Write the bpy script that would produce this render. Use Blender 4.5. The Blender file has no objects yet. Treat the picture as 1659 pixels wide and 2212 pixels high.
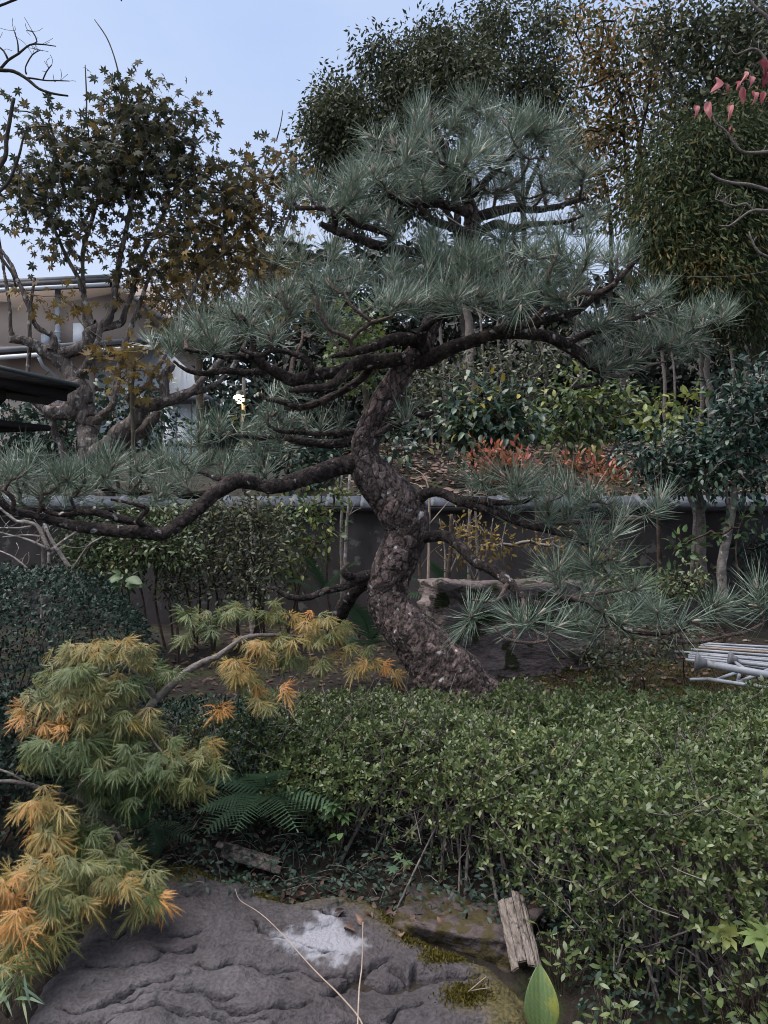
import bpy, math, random
import numpy as np
from mathutils import Vector, Matrix

rng = np.random.default_rng(11)
random.seed(11)
S = bpy.context.scene

# ------------------------------------------------------------------ camera, sky, sun, exposure
F_PX, CX, CY, HORIZON, CAM_Z = 1597.6, 829.5, 1106.0, 1180.0, 1.5
PITCH = math.atan((HORIZON - CY) / F_PX)
cam_data = bpy.data.cameras.new('camera')
cam_data.sensor_fit = 'VERTICAL'
cam_data.sensor_height = 36.0
cam_data.sensor_width = 27.0
cam_data.lens = 26.0
cam_data.clip_start = 0.05
cam_data.clip_end = 600.0
cam = bpy.data.objects.new('camera', cam_data)
cam.location = (0, 0, CAM_Z)
cam.rotation_euler = (math.pi / 2 + PITCH, 0, 0)
S.collection.objects.link(cam)
S.camera = cam

SUN_EL, SUN_ROT = math.radians(66), math.radians(255)
world = bpy.data.worlds.new('World')
S.world = world
world.use_nodes = True
wn, wl = world.node_tree.nodes, world.node_tree.links
wn.clear()
w_out = wn.new('ShaderNodeOutputWorld')
w_bg = wn.new('ShaderNodeBackground')
w_sky = wn.new('ShaderNodeTexSky')
w_sky.sky_type = 'NISHITA'
w_sky.sun_disc = False
w_sky.sun_elevation = SUN_EL
w_sky.sun_rotation = SUN_ROT
w_tc = wn.new('ShaderNodeTexCoord')
w_map = wn.new('ShaderNodeMapping')
w_map.inputs['Scale'].default_value = (1.0, 1.0, 2.4)
w_noise = wn.new('ShaderNodeTexNoise')
w_noise.inputs['Scale'].default_value = 1.7
w_noise.inputs['Detail'].default_value = 5.0
w_noise.inputs['Roughness'].default_value = 0.55
w_ramp = wn.new('ShaderNodeValToRGB')
w_ramp.color_ramp.elements[0].position = 0.35
w_ramp.color_ramp.elements[0].color = (1.06, 1.33, 1.93, 1)
w_ramp.color_ramp.elements[1].position = 0.72
w_ramp.color_ramp.elements[1].color = (1.40, 1.60, 2.02, 1)
w_mix = wn.new('ShaderNodeMixRGB')
w_mix.inputs[0].default_value = 0.88
wl.new(w_tc.outputs['Generated'], w_map.inputs[0])
wl.new(w_map.outputs[0], w_noise.inputs['Vector'])
wl.new(w_noise.outputs['Fac'], w_ramp.inputs[0])
wl.new(w_sky.outputs[0], w_mix.inputs[1])
wl.new(w_ramp.outputs[0], w_mix.inputs[2])
w_sep = wn.new('ShaderNodeSeparateXYZ')
w_hz = wn.new('ShaderNodeMapRange')
w_hz.interpolation_type = 'SMOOTHSTEP'
w_hz.inputs[1].default_value = 0.0
w_hz.inputs[2].default_value = 0.62
w_hz.inputs[3].default_value = 0.75
w_hz.inputs[4].default_value = 0.0
w_mix2 = wn.new('ShaderNodeMixRGB')
w_mix2.inputs[2].default_value = (1.72, 1.82, 2.05, 1)
wl.new(w_tc.outputs['Generated'], w_sep.inputs[0])
wl.new(w_sep.outputs['Z'], w_hz.inputs[0])
wl.new(w_hz.outputs[0], w_mix2.inputs[0])
wl.new(w_mix.outputs[0], w_mix2.inputs[1])
wl.new(w_mix2.outputs[0], w_bg.inputs['Color'])
w_bg.inputs['Strength'].default_value = 0.1
wl.new(w_bg.outputs[0], w_out.inputs['Surface'])

sun_data = bpy.data.lights.new('sun', 'SUN')
sun_data.energy = 1.5
sun_data.angle = math.radians(60)
sun_data.color = (1.0, 0.95, 0.93)
sun = bpy.data.objects.new('sun', sun_data)
_el, _az = SUN_EL, SUN_ROT
_sd = Vector((math.sin(_az) * math.cos(_el), math.cos(_az) * math.cos(_el), math.sin(_el)))
sun.rotation_euler = _sd.to_track_quat('Z', 'Y').to_euler()
sun.location = (0, 0, 20)
S.collection.objects.link(sun)

S.view_settings.view_transform = 'Standard'
S.view_settings.look = 'None'
S.view_settings.gamma = 1.0
S.view_settings.use_curve_mapping = False
S.view_settings.exposure = 2.15
S.cycles.max_bounces = 5
S.cycles.diffuse_bounces = 3
S.cycles.glossy_bounces = 2
S.cycles.transmission_bounces = 3
S.cycles.transparent_max_bounces = 4
S.cycles.use_denoising = True
S.cycles.filter_width = 1.0
S.cycles.sample_clamp_indirect = 4.0

# ------------------------------------------------------------------ small helpers
def P(u, v, Y):
    """point at world depth Y seen at (u, v) of the 1659 x 2212 photograph"""
    a, b = (u - CX) / F_PX, (CY - v) / F_PX
    c, s = math.cos(PITCH), math.sin(PITCH)
    fy, fz = c - b * s, s + b * c
    t = Y / fy
    return np.array([a * t, Y, CAM_Z + fz * t])

def PZ(u, v, z):
    """point at world height z seen at (u, v)"""
    a, b = (u - CX) / F_PX, (CY - v) / F_PX
    c, s = math.cos(PITCH), math.sin(PITCH)
    fy, fz = c - b * s, s + b * c
    t = (z - CAM_Z) / fz
    return np.array([a * t, fy * t, z])

def pxm(n, Y):
    return n / F_PX * Y

def nrm(a):
    a = np.asarray(a, float)
    return a / np.maximum(np.linalg.norm(a, axis=-1, keepdims=True), 1e-9)

def _hash(ix, iy, iz):
    h = (ix * 374761393 + iy * 668265263 + iz * 2147483647 + 1013904223) & 0xFFFFFFFF
    h = ((h ^ (h >> 13)) * 1274126177) & 0xFFFFFFFF
    h = (h ^ (h >> 16)) & 0xFFFFFFFF
    return h / 4294967295.0

def vnoise(p, freq=1.0):
    p = np.asarray(p, float) * freq + 1000.0
    i = np.floor(p).astype(np.int64)
    f = p - i
    f = f * f * (3 - 2 * f)
    r = 0
    for dx in (0, 1):
        for dy in (0, 1):
            for dz in (0, 1):
                w = (f[..., 0] if dx else 1 - f[..., 0]) * (f[..., 1] if dy else 1 - f[..., 1]) * (f[..., 2] if dz else 1 - f[..., 2])
                r = r + w * _hash(i[..., 0] + dx, i[..., 1] + dy, i[..., 2] + dz)
    return r

def fbm(p, freq=1.0, oct=4):
    r, a = 0, 0.5
    for k in range(oct):
        r = r + a * (vnoise(p, freq) - 0.5)
        freq *= 2.03
        a *= 0.5
    return r

def cells(p, freq):
    """F1 and F2-F1 of a cellular noise"""
    p = np.asarray(p, float) * freq + 500.0
    i = np.floor(p).astype(np.int64)
    f1 = np.full(p.shape[:-1], 9.0)
    f2 = np.full(p.shape[:-1], 9.0)
    cid = np.zeros(p.shape[:-1])
    for dx in (-1, 0, 1):
        for dy in (-1, 0, 1):
            for dz in (-1, 0, 1):
                c = i + np.array([dx, dy, dz])
                o = np.stack([_hash(c[..., 0], c[..., 1], c[..., 2]), _hash(c[..., 1] + 57, c[..., 2], c[..., 0]), _hash(c[..., 2] + 131, c[..., 0], c[..., 1])], -1)
                d = np.linalg.norm(c + o - p, axis=-1)
                cid = np.where(d < f1, o[..., 0], cid)
                f2 = np.where(d < f1, f1, np.minimum(f2, d))
                f1 = np.minimum(f1, d)
    cells.last_id = cid
    return f1, f2 - f1

def smooth(a, b, x):
    t = np.clip((x - a) / (b - a), 0, 1)
    return t * t * (3 - 2 * t)

def raw_mesh(name, V, faces, mats, tint=None, mat_idx=None, smooth_shade=False, attrs=None):
    """faces: list of int arrays (n, k)"""
    me = bpy.data.meshes.new(name)
    V = np.asarray(V, np.float32)
    faces = [np.asarray(f, np.int32) for f in faces if len(f)]
    me.vertices.add(len(V))
    me.vertices.foreach_set('co', V.ravel())
    loops = np.concatenate([f.ravel() for f in faces])
    tot = np.concatenate([np.full(len(f), f.shape[1], np.int32) for f in faces])
    start = np.concatenate([[0], np.cumsum(tot)[:-1]]).astype(np.int32)
    me.loops.add(len(loops))
    me.loops.foreach_set('vertex_index', loops)
    me.polygons.add(len(tot))
    me.polygons.foreach_set('loop_start', start)
    me.polygons.foreach_set('loop_total', tot)
    for m in (mats if isinstance(mats, (list, tuple)) else [mats]):
        me.materials.append(m)
    if mat_idx is not None:
        me.polygons.foreach_set('material_index', np.asarray(mat_idx, np.int32))
    if smooth_shade:
        me.polygons.foreach_set('use_smooth', np.ones(len(tot), bool))
    if tint is not None:
        a = me.attributes.new('tint', 'FLOAT', 'FACE')
        a.data.foreach_set('value', np.asarray(tint, np.float32))
    for k, vals in (attrs or {}).items():
        a = me.attributes.new(k, 'FLOAT', 'POINT')
        a.data.foreach_set('value', np.asarray(vals, np.float32))
    me.update(calc_edges=True)
    return me

def link(name, me, parent=None, kind=None, matrix=None):
    o = bpy.data.objects.new(name, me)
    S.collection.objects.link(o)
    if parent is not None:
        o.parent = parent
        o.matrix_parent_inverse = chain_inv(parent)
    if matrix is not None:
        o.matrix_basis = matrix
    if kind:
        o['kind'] = kind
    return o

def chain_inv(p):
    if p.parent is None:
        return Matrix.Translation(-Vector(p.location))
    return chain_inv(p.parent)

def thing(name, label, cat, loc=(0, 0, 0), group=None):
    o = bpy.data.objects.new(name, None)
    o.empty_display_size = 0.1
    o.location = tuple(float(c) for c in loc)
    S.collection.objects.link(o)
    return tag(o, label, cat, group)

def tag(o, label, cat, group=None):
    o['label'] = label
    o['category'] = cat
    if group:
        o['group'] = group
    return o

class Geo:
    """collects tubes, boxes and sheets into one mesh"""
    def __init__(self):
        self.V, self.Q, self.T, self.n = [], [], [], 0
    def add(self, V, Q=None, T=None):
        V = np.asarray(V, float)
        self.V.append(V)
        if Q is not None and len(Q):
            self.Q.append(np.asarray(Q) + self.n)
        if T is not None and len(T):
            self.T.append(np.asarray(T) + self.n)
        self.n += len(V)
    def tube(self, pts, rad, n=6, cap=True, jitter=0.0):
        pts = np.asarray(pts, float)
        m = len(pts)
        rad = np.broadcast_to(np.asarray(rad, float), (m,)).copy()
        T = nrm(np.gradient(pts, axis=0))
        mean = T.mean(0)
        ref = np.eye(3)[int(np.argmin(np.abs(mean)))]
        A = nrm(np.cross(T, ref))
        B = np.cross(T, A)
        ang = np.linspace(0, 2 * math.pi, n, endpoint=False)
        R = rad[:, None]
        if jitter:
            R = R * (1 + jitter * (rng.random((m, n)) - 0.5) * 2)
        ring = pts[:, None, :] + R[..., None] * (np.cos(ang)[None, :, None] * A[:, None, :] + np.sin(ang)[None, :, None] * B[:, None, :])
        V = ring.reshape(-1, 3)
        i = np.arange(m - 1)[:, None] * n
        j = np.arange(n)[None, :]
        k = (np.arange(n)[None, :] + 1) % n
        Q = np.stack([i + j, i + k, i + n + k, i + n + j], -1).reshape(-1, 4)
        Tt = None
        if cap:
            V = np.concatenate([V, pts[:1], pts[-1:]])
            c0, c1 = m * n, m * n + 1
            jj = np.arange(n)
            kk = (jj + 1) % n
            Tt = np.concatenate([np.stack([np.full(n, c0), kk, jj], -1), np.stack([np.full(n, c1), (m - 1) * n + jj, (m - 1) * n + kk], -1)])
        self.add(V, Q, Tt)
    def box(self, c, size, rot=None):
        h = np.asarray(size, float) / 2
        V = np.array([[x, y, z] for x in (-1, 1) for y in (-1, 1) for z in (-1, 1)], float) * h
        if rot is not None:
            V = V @ np.asarray(rot, float).T
        V = V + np.asarray(c, float)
        self.add(V, [[0, 1, 3, 2], [4, 6, 7, 5], [0, 4, 5, 1], [2, 3, 7, 6], [0, 2, 6, 4], [1, 5, 7, 3]])
    def prism(self, poly, d):
        """polygon (k,3) extruded by vector d"""
        poly = np.asarray(poly, float)
        k = len(poly)
        V = np.concatenate([poly, poly + np.asarray(d, float)])
        Q = [[i, (i + 1) % k, k + (i + 1) % k, k + i] for i in range(k)]
        if k == 4:
            Q += [[3, 2, 1, 0], [4, 5, 6, 7]]
            self.add(V, Q)
        else:
            T = [[0, i + 1, i] for i in range(1, k - 1)] + [[k, k + i, k + i + 1] for i in range(1, k - 1)]
            self.add(V, Q, T)
    def mesh(self, name, mat, smooth_shade=False):
        V = np.concatenate(self.V)
        fs = []
        if self.Q:
            fs.append(np.concatenate(self.Q))
        if self.T:
            fs.append(np.concatenate(self.T))
        return raw_mesh(name, V, fs, mat, smooth_shade=smooth_shade)
    def build(self, name, mat, parent=None, smooth_shade=False, kind=None):
        return link(name, self.mesh(name, mat, smooth_shade), parent, kind)

def catmull(pts, step):
    pts = np.asarray(pts, float)
    if len(pts) < 3:
        n = max(2, int(np.linalg.norm(pts[-1, :3] - pts[0, :3]) / step))
        t = np.linspace(0, 1, n + 1)[:, None]
        return pts[0] * (1 - t) + pts[-1] * t
    p = np.concatenate([[2 * pts[0] - pts[1]], pts, [2 * pts[-1] - pts[-2]]])
    out = []
    for i in range(1, len(p) - 2):
        L = np.linalg.norm(p[i + 1, :3] - p[i, :3])
        n = max(1, int(math.ceil(L / step)))
        t = (np.arange(n) / n)[:, None]
        a, b, c, d = p[i - 1], p[i], p[i + 1], p[i + 2]
        out.append(0.5 * (2 * b + (c - a) * t + (2 * a - 5 * b + 4 * c - d) * t * t + (3 * b - a - 3 * c + d) * t ** 3))
    out.append(p[-2][None])
    return np.concatenate(out)

def limb(seq, step=0.04, wob=0.0):
    """seq of (u, v, Y, width_px) -> points, radii"""
    a = np.array([list(P(u, v, Y)) + [pxm(w, Y) / 2] for u, v, Y, w in seq])
    c = catmull(a, step)
    pts, r = c[:, :3], np.maximum(c[:, 3], 0.0015)
    if wob:
        d = np.stack([fbm(pts + k * 17.3, 6.0, 3) for k in range(3)], -1)
        pts = pts + d * wob * r[:, None] * 4
    return pts, r

class Nodes:
    def __init__(self, cap=60000):
        self.p = np.zeros((cap, 3))
        self.par = np.full(cap, -1)
        self.n = 0
    def add(self, pts, par=-1):
        k = len(pts)
        self.p[self.n:self.n + k] = pts
        self.par[self.n:self.n + k] = par
        self.n += k

def grow(skel, targets, step=0.06, sag=0.12, wig=0.08, rtip=0.003, power=0.42, rmax=0.05, up_pen=0.0):
    """connect every target to the nearest point of what has grown so far.
    returns list of (pts, radii) and tip directions in the order of targets"""
    N = Nodes(len(skel) + len(targets) * 60 + 10)
    N.add(skel)
    targets = np.asarray(targets, float)
    base = np.array([np.min(np.linalg.norm(skel - t, axis=1)) for t in targets])
    order = np.argsort(base)
    chains, dirs = [], np.zeros_like(targets)
    for oi in order:
        t = targets[oi]
        d3 = t - N.p[:N.n]
        d = np.linalg.norm(d3, axis=1)
        cost = d + up_pen * np.maximum(0, -d3[:, 2])
        j = int(np.argmin(cost))
        a = N.p[j].copy()
        L = d[j]
        m = int(min(50, max(2, math.ceil(L / step))))
        s = np.linspace(0, 1, m + 1)[1:, None]
        perp = rng.normal(size=3)
        path = a + (t - a) * s
        path[:, 2] -= (np.sin(s[:, 0] * math.pi) * sag * L)
        path += perp * (np.sin(s * math.pi * rng.uniform(1, 2)) * wig * L) * (1 - s)
        idx = np.arange(N.n, N.n + m)
        N.p[idx] = path
        N.par[idx] = np.concatenate([[j], idx[:-1]])
        N.n += m
        chains.append((j, idx))
        dirs[oi] = path[-1] - (path[-2] if m > 1 else a)
    w = np.zeros(N.n)
    tipid = [c[1][-1] for c in chains]
    w[tipid] = 1
    for k in range(N.n - 1, len(skel) - 1, -1):
        q = N.par[k]
        if q >= 0:
            w[q] += w[k]
    out = []
    for j, idx in chains:
        pts = np.concatenate([N.p[j][None], N.p[idx]])
        r = rtip * np.maximum(np.concatenate([[w[idx[0]]], w[idx]]), 1) ** power
        out.append((pts, np.minimum(r, rmax)))
    return out, nrm(dirs)

# ------------------------------------------------------------------ materials
def new_mat(name):
    m = bpy.data.materials.new(name)
    m.use_nodes = True
    nt = m.node_tree
    b = nt.nodes['Principled BSDF']
    return m, nt.nodes, nt.links, b

def ramp_node(nodes, stops):
    r = nodes.new('ShaderNodeValToRGB')
    el = r.color_ramp.elements
    while len(el) < len(stops):
        el.new(0.5)
    for e, (p, c) in zip(el, stops):
        e.position = p
        e.color = (*c, 1)
    return r

def leaf_mat(name, stops, rough=0.45, trans=0.25, spec=0.4, inst=0.0):
    m, N, L, b = new_mat(name)
    at = N.new('ShaderNodeAttribute')
    at.attribute_name = 'tint'
    rp = ramp_node(N, stops)
    src = at.outputs['Fac']
    if inst:
        oi = N.new('ShaderNodeObjectInfo')
        ma = N.new('ShaderNodeMath')
        ma.operation = 'MULTIPLY_ADD'
        ma.inputs[1].default_value = inst
        L.new(oi.outputs['Random'], ma.inputs[0])
        L.new(src, ma.inputs[2])
        src = ma.outputs[0]
    L.new(src, rp.inputs[0])
    tc = N.new('ShaderNodeTexCoord')
    nz = N.new('ShaderNodeTexNoise')
    nz.inputs['Scale'].default_value = 3.0
    nz.inputs['Detail'].default_value = 3.0
    L.new(tc.outputs['Object'], nz.inputs['Vector'])
    hv = N.new('ShaderNodeHueSaturation')
    mr = N.new('ShaderNodeMapRange')
    mr.inputs[3].default_value = 0.72
    mr.inputs[4].default_value = 1.28
    L.new(nz.outputs['Fac'], mr.inputs[0])
    L.new(mr.outputs[0], hv.inputs['Value'])
    L.new(rp.outputs[0], hv.inputs['Color'])
    L.new(hv.outputs[0], b.inputs['Base Color'])
    b.inputs['Roughness'].default_value = rough
    b.inputs['Specular IOR Level'].default_value = spec
    if trans:
        tr = N.new('ShaderNodeBsdfTranslucent')
        L.new(hv.outputs[0], tr.inputs['Color'])
        mx = N.new('ShaderNodeMixShader')
        mx.inputs[0].default_value = trans
        L.new(b.outputs[0], mx.inputs[1])
        L.new(tr.outputs[0], mx.inputs[2])
        L.new(mx.outputs[0], N['Material Output'].inputs['Surface'])
    return m

def rough_mat(name, dark, light, scale=8.0, bump=0.5, rough=0.9, stretch=(1, 1, 1), spots=None, spot_scale=30, spot_lo=0.62, detail=6, spec=0.25, bdist=0.02):
    """noise-coloured weathered surface; optional pale spots (lichen) of their own shape"""
    m, N, L, b = new_mat(name)
    tc = N.new('ShaderNodeTexCoord')
    mp = N.new('ShaderNodeMapping')
    mp.inputs['Scale'].default_value = stretch
    L.new(tc.outputs['Object'], mp.inputs[0])
    n1 = N.new('ShaderNodeTexNoise')
    n1.inputs['Scale'].default_value = scale
    n1.inputs['Detail'].default_value = detail
    n1.inputs['Roughness'].default_value = 0.65
    L.new(mp.outputs[0], n1.inputs['Vector'])
    rp = ramp_node(N, [(0.3, dark), (0.7, light)])
    L.new(n1.outputs['Fac'], rp.inputs[0])
    col = rp.outputs[0]
    if spots is not None:
        n2 = N.new('ShaderNodeTexNoise')
        n2.inputs['Scale'].default_value = spot_scale
        n2.inputs['Detail'].default_value = 4
        L.new(tc.outputs['Object'], n2.inputs['Vector'])
        r2 = ramp_node(N, [(spot_lo, (0, 0, 0)), (spot_lo + 0.06, (1, 1, 1))])
        L.new(n2.outputs['Fac'], r2.inputs[0])
        mx = N.new('ShaderNodeMixRGB')
        mx.inputs[2].default_value = (*spots, 1)
        L.new(r2.outputs[0], mx.inputs[0])
        L.new(col, mx.inputs[1])
        col = mx.outputs[0]
    L.new(col, b.inputs['Base Color'])
    b.inputs['Roughness'].default_value = rough
    b.inputs['Specular IOR Level'].default_value = spec
    bp = N.new('ShaderNodeBump')
    bp.inputs['Strength'].default_value = bump
    bp.inputs['Distance'].default_value = bdist
    n3 = N.new('ShaderNodeTexNoise')
    n3.inputs['Scale'].default_value = scale * 2.5
    n3.inputs['Detail'].default_value = 8
    L.new(mp.outputs[0], n3.inputs['Vector'])
    L.new(n3.outputs['Fac'], bp.inputs['Height'])
    L.new(bp.outputs[0], b.inputs['Normal'])
    return m

def plain_mat(name, col, rough=0.5, metal=0.0, spec=0.4):
    m = rough_mat(name, tuple(c * 0.82 for c in col), tuple(min(1, c * 1.1) for c in col), scale=5, bump=0.08, rough=rough, spec=spec)
    m.node_tree.nodes['Principled BSDF'].inputs['Metallic'].default_value = metal
    return m

# ------------------------------------------------------------------ leaf templates (axis +X, upper side +Z, length 1)
def t_leaf4(w=0.4, fold=0.06, droop=0.08):
    V = np.array([[0, 0, 0], [0.34, w * .44, fold], [0.34, -w * .44, 0], [0.72, w * .40, fold * .6 - droop * .3], [0.72, -w * .40, -droop * .3], [1, 0, -droop]], float)
    return V, np.array([[0, 2, 1], [1, 2, 4], [1, 4, 3], [3, 4, 5]])

def t_leaf8(w=0.45, fold=0.07, droop=0.12):
    V = np.array([[0, 0, 0], [0.3, w * .46, fold], [0.3, 0, 0.02], [0.3, -w * .46, fold],
                  [0.68, w * .42, fold * .8 - droop * .4], [0.68, 0, -droop * .4], [0.68, -w * .42, fold * .8 - droop * .4], [1, 0, -droop]], float)
    return V, np.array([[0, 2, 1], [0, 3, 2], [1, 2, 5], [1, 5, 4], [2, 3, 6], [2, 6, 5], [4, 5, 7], [5, 6, 7]])

def t_diamond(w=0.4, fold=0.1):
    V = np.array([[0, 0, 0], [0.45, w / 2, fold], [1, 0, 0], [0.45, -w / 2, fold]], float)
    return V, np.array([[0, 3, 2], [0, 2, 1]])

def t_maple(lobes=7, spread=2.3, width=0.13, droop=0.25):
    V, T = [[0, 0, 0]], []
    angs = np.linspace(-spread, spread, lobes)
    for i, a in enumerate(angs):
        L = 0.62 * (1 - 0.42 * (abs(a) / spread) ** 1.5) + 0.0
        c, s = math.cos(a), math.sin(a)
        k = len(V)
        mx, my = 0.5 * L * c, 0.5 * L * s
        V += [[mx - s * width * L * 1.5, my + c * width * L * 1.5, 0.02], [mx + s * width * L * 1.5, my - c * width * L * 1.5, 0.02],
              [L * c, L * s, -droop * L * L]]
        T += [[0, k + 1, k], [k, k + 1, k + 2]]
    V = np.array(V) + [0.3, 0, 0]
    V = np.concatenate([V, [[0, -0.008, 0], [0, 0.008, 0], [0.3, 0, 0]]])
    n = len(V)
    T += [[n - 3, n - 1, n - 2]]
    return V, np.array(T)

def t_laceleaf(seed):
    r = np.random.default_rng(seed)
    V, T = [], []
    def tri(a, b, c):
        k = len(V)
        V.extend([a, b, c])
        T.append([k, k + 1, k + 2])
    for a in np.array([-1.15, -0.75, -0.36, 0, 0.36, 0.75, 1.15]) + r.uniform(-.14, .14, 7):
        L = (1.0 - 0.45 * abs(a) / 1.15) * r.uniform(0.75, 1.15)
        d = np.array([math.cos(a), math.sin(a), 0])
        q = np.array([-d[1], d[0], 0])
        cv = r.uniform(0.15, 0.6)
        def at(s, off=0.0):
            p = d * (s * L) + q * off
            p[2] = -cv * (s * L) ** 2 + 0.02 * math.sin(9 * s)
            return p
        ks = [0.0, 0.25, 0.45, 0.62, 0.78, 1.0]
        wd = [0.005, 0.012, 0.016, 0.016, 0.012, 0.0]
        for i in range(5):
            a0, a1 = at(ks[i], wd[i] * 1.1), at(ks[i], -wd[i] * 1.1)
            b0, b1 = at(ks[i + 1], wd[i + 1] * 1.1), at(ks[i + 1], -wd[i + 1] * 1.1)
            k = len(V)
            V.extend([a0, a1, b1, b0])
            T.append([k, k + 1, k + 2])
            T.append([k, k + 2, k + 3])
        for i, s in enumerate((0.32, 0.44, 0.55, 0.66, 0.77)):
            for sg in (1, -1):
                ss = s + r.uniform(-.03, .03)
                tp = at(ss + 0.17, sg * (0.105 - 0.013 * i))
                tp[2] -= 0.02
                tri(at(ss - 0.018, sg * 0.010), at(ss + 0.028, sg * 0.010), tp)
    return np.array(V), np.array(T)

def t_bigleaf(w=0.5, cup=0.12, curl=0.3, wave=0.03, seed=0, m=9, k=5):
    r = np.random.default_rng(seed)
    V, T = [], []
    ph = r.uniform(0, 6)
    for i in range(m + 1):
        s = i / m
        hw = w * 0.5 * math.sin(math.pi * min(1, s ** 0.75)) ** 0.85 + 0.004
        for j in range(k):
            q = -1 + 2 * j / (k - 1)
            V.append([s * (1 - 0.15 * curl * s), q * hw, cup * q * q * math.sin(math.pi * s) - curl * s * s + wave * math.sin(7 * s + ph + 2 * q)])
    for i in range(m):
        for j in range(k - 1):
            a = i * k + j
            T += [[a, a + 1, a + k + 1], [a, a + k + 1, a + k]]
    return np.array(V), np.array(T)

def frames(d, up):
    x = nrm(d)
    up = np.broadcast_to(np.asarray(up, float), x.shape)
    z = up - (up * x).sum(-1, keepdims=True) * x
    z = nrm(z + 1e-6)
    y = np.cross(z, x)
    return np.stack([x, y, z], -1)

def scatter(tpl, pos, R, s):
    V, T = tpl
    pos = np.asarray(pos, float)
    s = np.broadcast_to(np.asarray(s, float), (len(pos),))
    W = np.einsum('nij,kj->nki', R, V) * s[:, None, None] + pos[:, None, :]
    k = len(V)
    idx = (T[None] + (np.arange(len(pos)) * k)[:, None, None]).reshape(-1, 3)
    return W.reshape(-1, 3), idx

def leaf_stuff(name, tpl, pos, R, s, tint, mat, parent, kind='stuff'):
    V, T = scatter(tpl, pos, R, s)
    me = raw_mesh(name, V, [T], mat, tint=np.repeat(tint, len(tpl[1])))
    return link(name, me, parent, kind)

def leaf_parts(name, tpls, pos, R, s, tint, mat, parent):
    """single pieces, alike ones share a mesh"""
    bins = [0.1, 0.3, 0.5, 0.7, 0.9]
    cache = {}
    for i in range(len(pos)):
        k = int(rng.integers(len(tpls)))
        b = int(np.argmin([abs(tint[i] - q) for q in bins]))
        if (k, b) not in cache:
            V, T = tpls[k]
            cache[(k, b)] = raw_mesh(name, V, [T], mat, tint=np.full(len(T), bins[b]) + rng.uniform(-.04, .04, len(T)))
        M = np.eye(4)
        M[:3, :3] = R[i] * s[i]
        M[:3, 3] = pos[i]
        link(name, cache[(k, b)], parent, None, Matrix(M.tolist()))

def leaves(thing_, tpls, pos, R, s, tint, mat, n_parts=300, part='leaf', rest='foliage', sel=None):
    """the n_parts that show largest become parts, the rest one stuff part"""
    pos = np.asarray(pos)
    s = np.broadcast_to(np.asarray(s, float), (len(pos),))
    tint = np.clip(np.asarray(tint, float), 0, 1)
    dist = np.linalg.norm(pos - np.array([0, 0, CAM_Z]), axis=1) / s
    if sel is not None:
        dist = np.where(sel, dist, dist + 1e3)
    order = np.argsort(dist)
    a, b = order[:n_parts], order[n_parts:]
    if len(a):
        leaf_parts(part, tpls, pos[a], R[a], s[a], tint[a], mat, thing_)
    if len(b):
        leaf_stuff(rest, tpls[0], pos[b], R[b], s[b], tint[b], mat, thing_)

def rand_unit(n):
    return nrm(rng.normal(size=(n, 3)))

def in_ellipsoids(specs, n_per=None, dens=None):
    """specs: (u, v, ru, rv, Y, dY) -> random points in world space"""
    out, ids = [], []
    for i, (u, v, ru, rv, Y, dY) in enumerate(specs):
        n = n_per if n_per else max(2, int(math.pi * ru * rv * dens))
        d = rand_unit(n) * (rng.random((n, 1)) ** (1 / 2.4))
        for k in range(n):
            out.append(P(u + d[k, 0] * ru, v + d[k, 2] * rv, Y + d[k, 1] * dY))
            ids.append(i)
    return np.array(out), np.array(ids)

def visible_u(p):
    """photo column and row of world points"""
    p = np.asarray(p)
    c, s = math.cos(PITCH), math.sin(PITCH)
    y, z = p[..., 1], p[..., 2] - CAM_Z
    f = y * c + z * s
    h = -y * s + z * c
    return CX + F_PX * p[..., 0] / f, CY - F_PX * h / f

# ------------------------------------------------------------------ shared materials
M = {}
M['soil'] = rough_mat('soil', (0.008, 0.0065, 0.005), (0.030, 0.022, 0.016), scale=6, bump=1.0, spots=(0.028, 0.032, 0.012), spot_scale=3.5, spot_lo=0.54, bdist=0.05)
M['pine_bark'] = rough_mat('pine_bark', (0.016, 0.011, 0.010), (0.125, 0.085, 0.075), scale=24, bump=1.0, rough=0.92, stretch=(1, 1, 0.55), spots=(0.24, 0.24, 0.22), spot_scale=34, spot_lo=0.645, bdist=0.03)
M['pine_twig'] = rough_mat('pine_twig', (0.045, 0.030, 0.026), (0.23, 0.165, 0.142), scale=55, bump=1.0, rough=0.9, spots=(0.26, 0.24, 0.23), spot_scale=60, spot_lo=0.63)
M['maple_bark'] = rough_mat('maple_bark', (0.030, 0.024, 0.021), (0.20, 0.165, 0.145), scale=14, bump=1.0, rough=0.9, stretch=(1, 1, 0.3), spots=(0.30, 0.28, 0.25), spot_scale=16, spot_lo=0.58, bdist=0.05)
M['shoot_bark'] = rough_mat('shoot_bark', (0.03, 0.026, 0.018), (0.11, 0.09, 0.065), scale=14, bump=0.4, rough=0.85)
M['dark_bark'] = rough_mat('dark_bark', (0.012, 0.010, 0.009), (0.05, 0.042, 0.036), scale=12, bump=0.6)
M['pale_bark'] = rough_mat('pale_bark', (0.09, 0.075, 0.065), (0.32, 0.28, 0.25), scale=22, bump=0.6, spots=(0.42, 0.42, 0.40), spot_scale=25, spot_lo=0.6)
M['brown_stem'] = rough_mat('brown_stem', (0.025, 0.018, 0.014), (0.10, 0.072, 0.055), scale=30, bump=0.5)
M['grey_stem'] = rough_mat('grey_stem', (0.06, 0.052, 0.048), (0.21, 0.18, 0.16), scale=40, bump=0.5)
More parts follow.
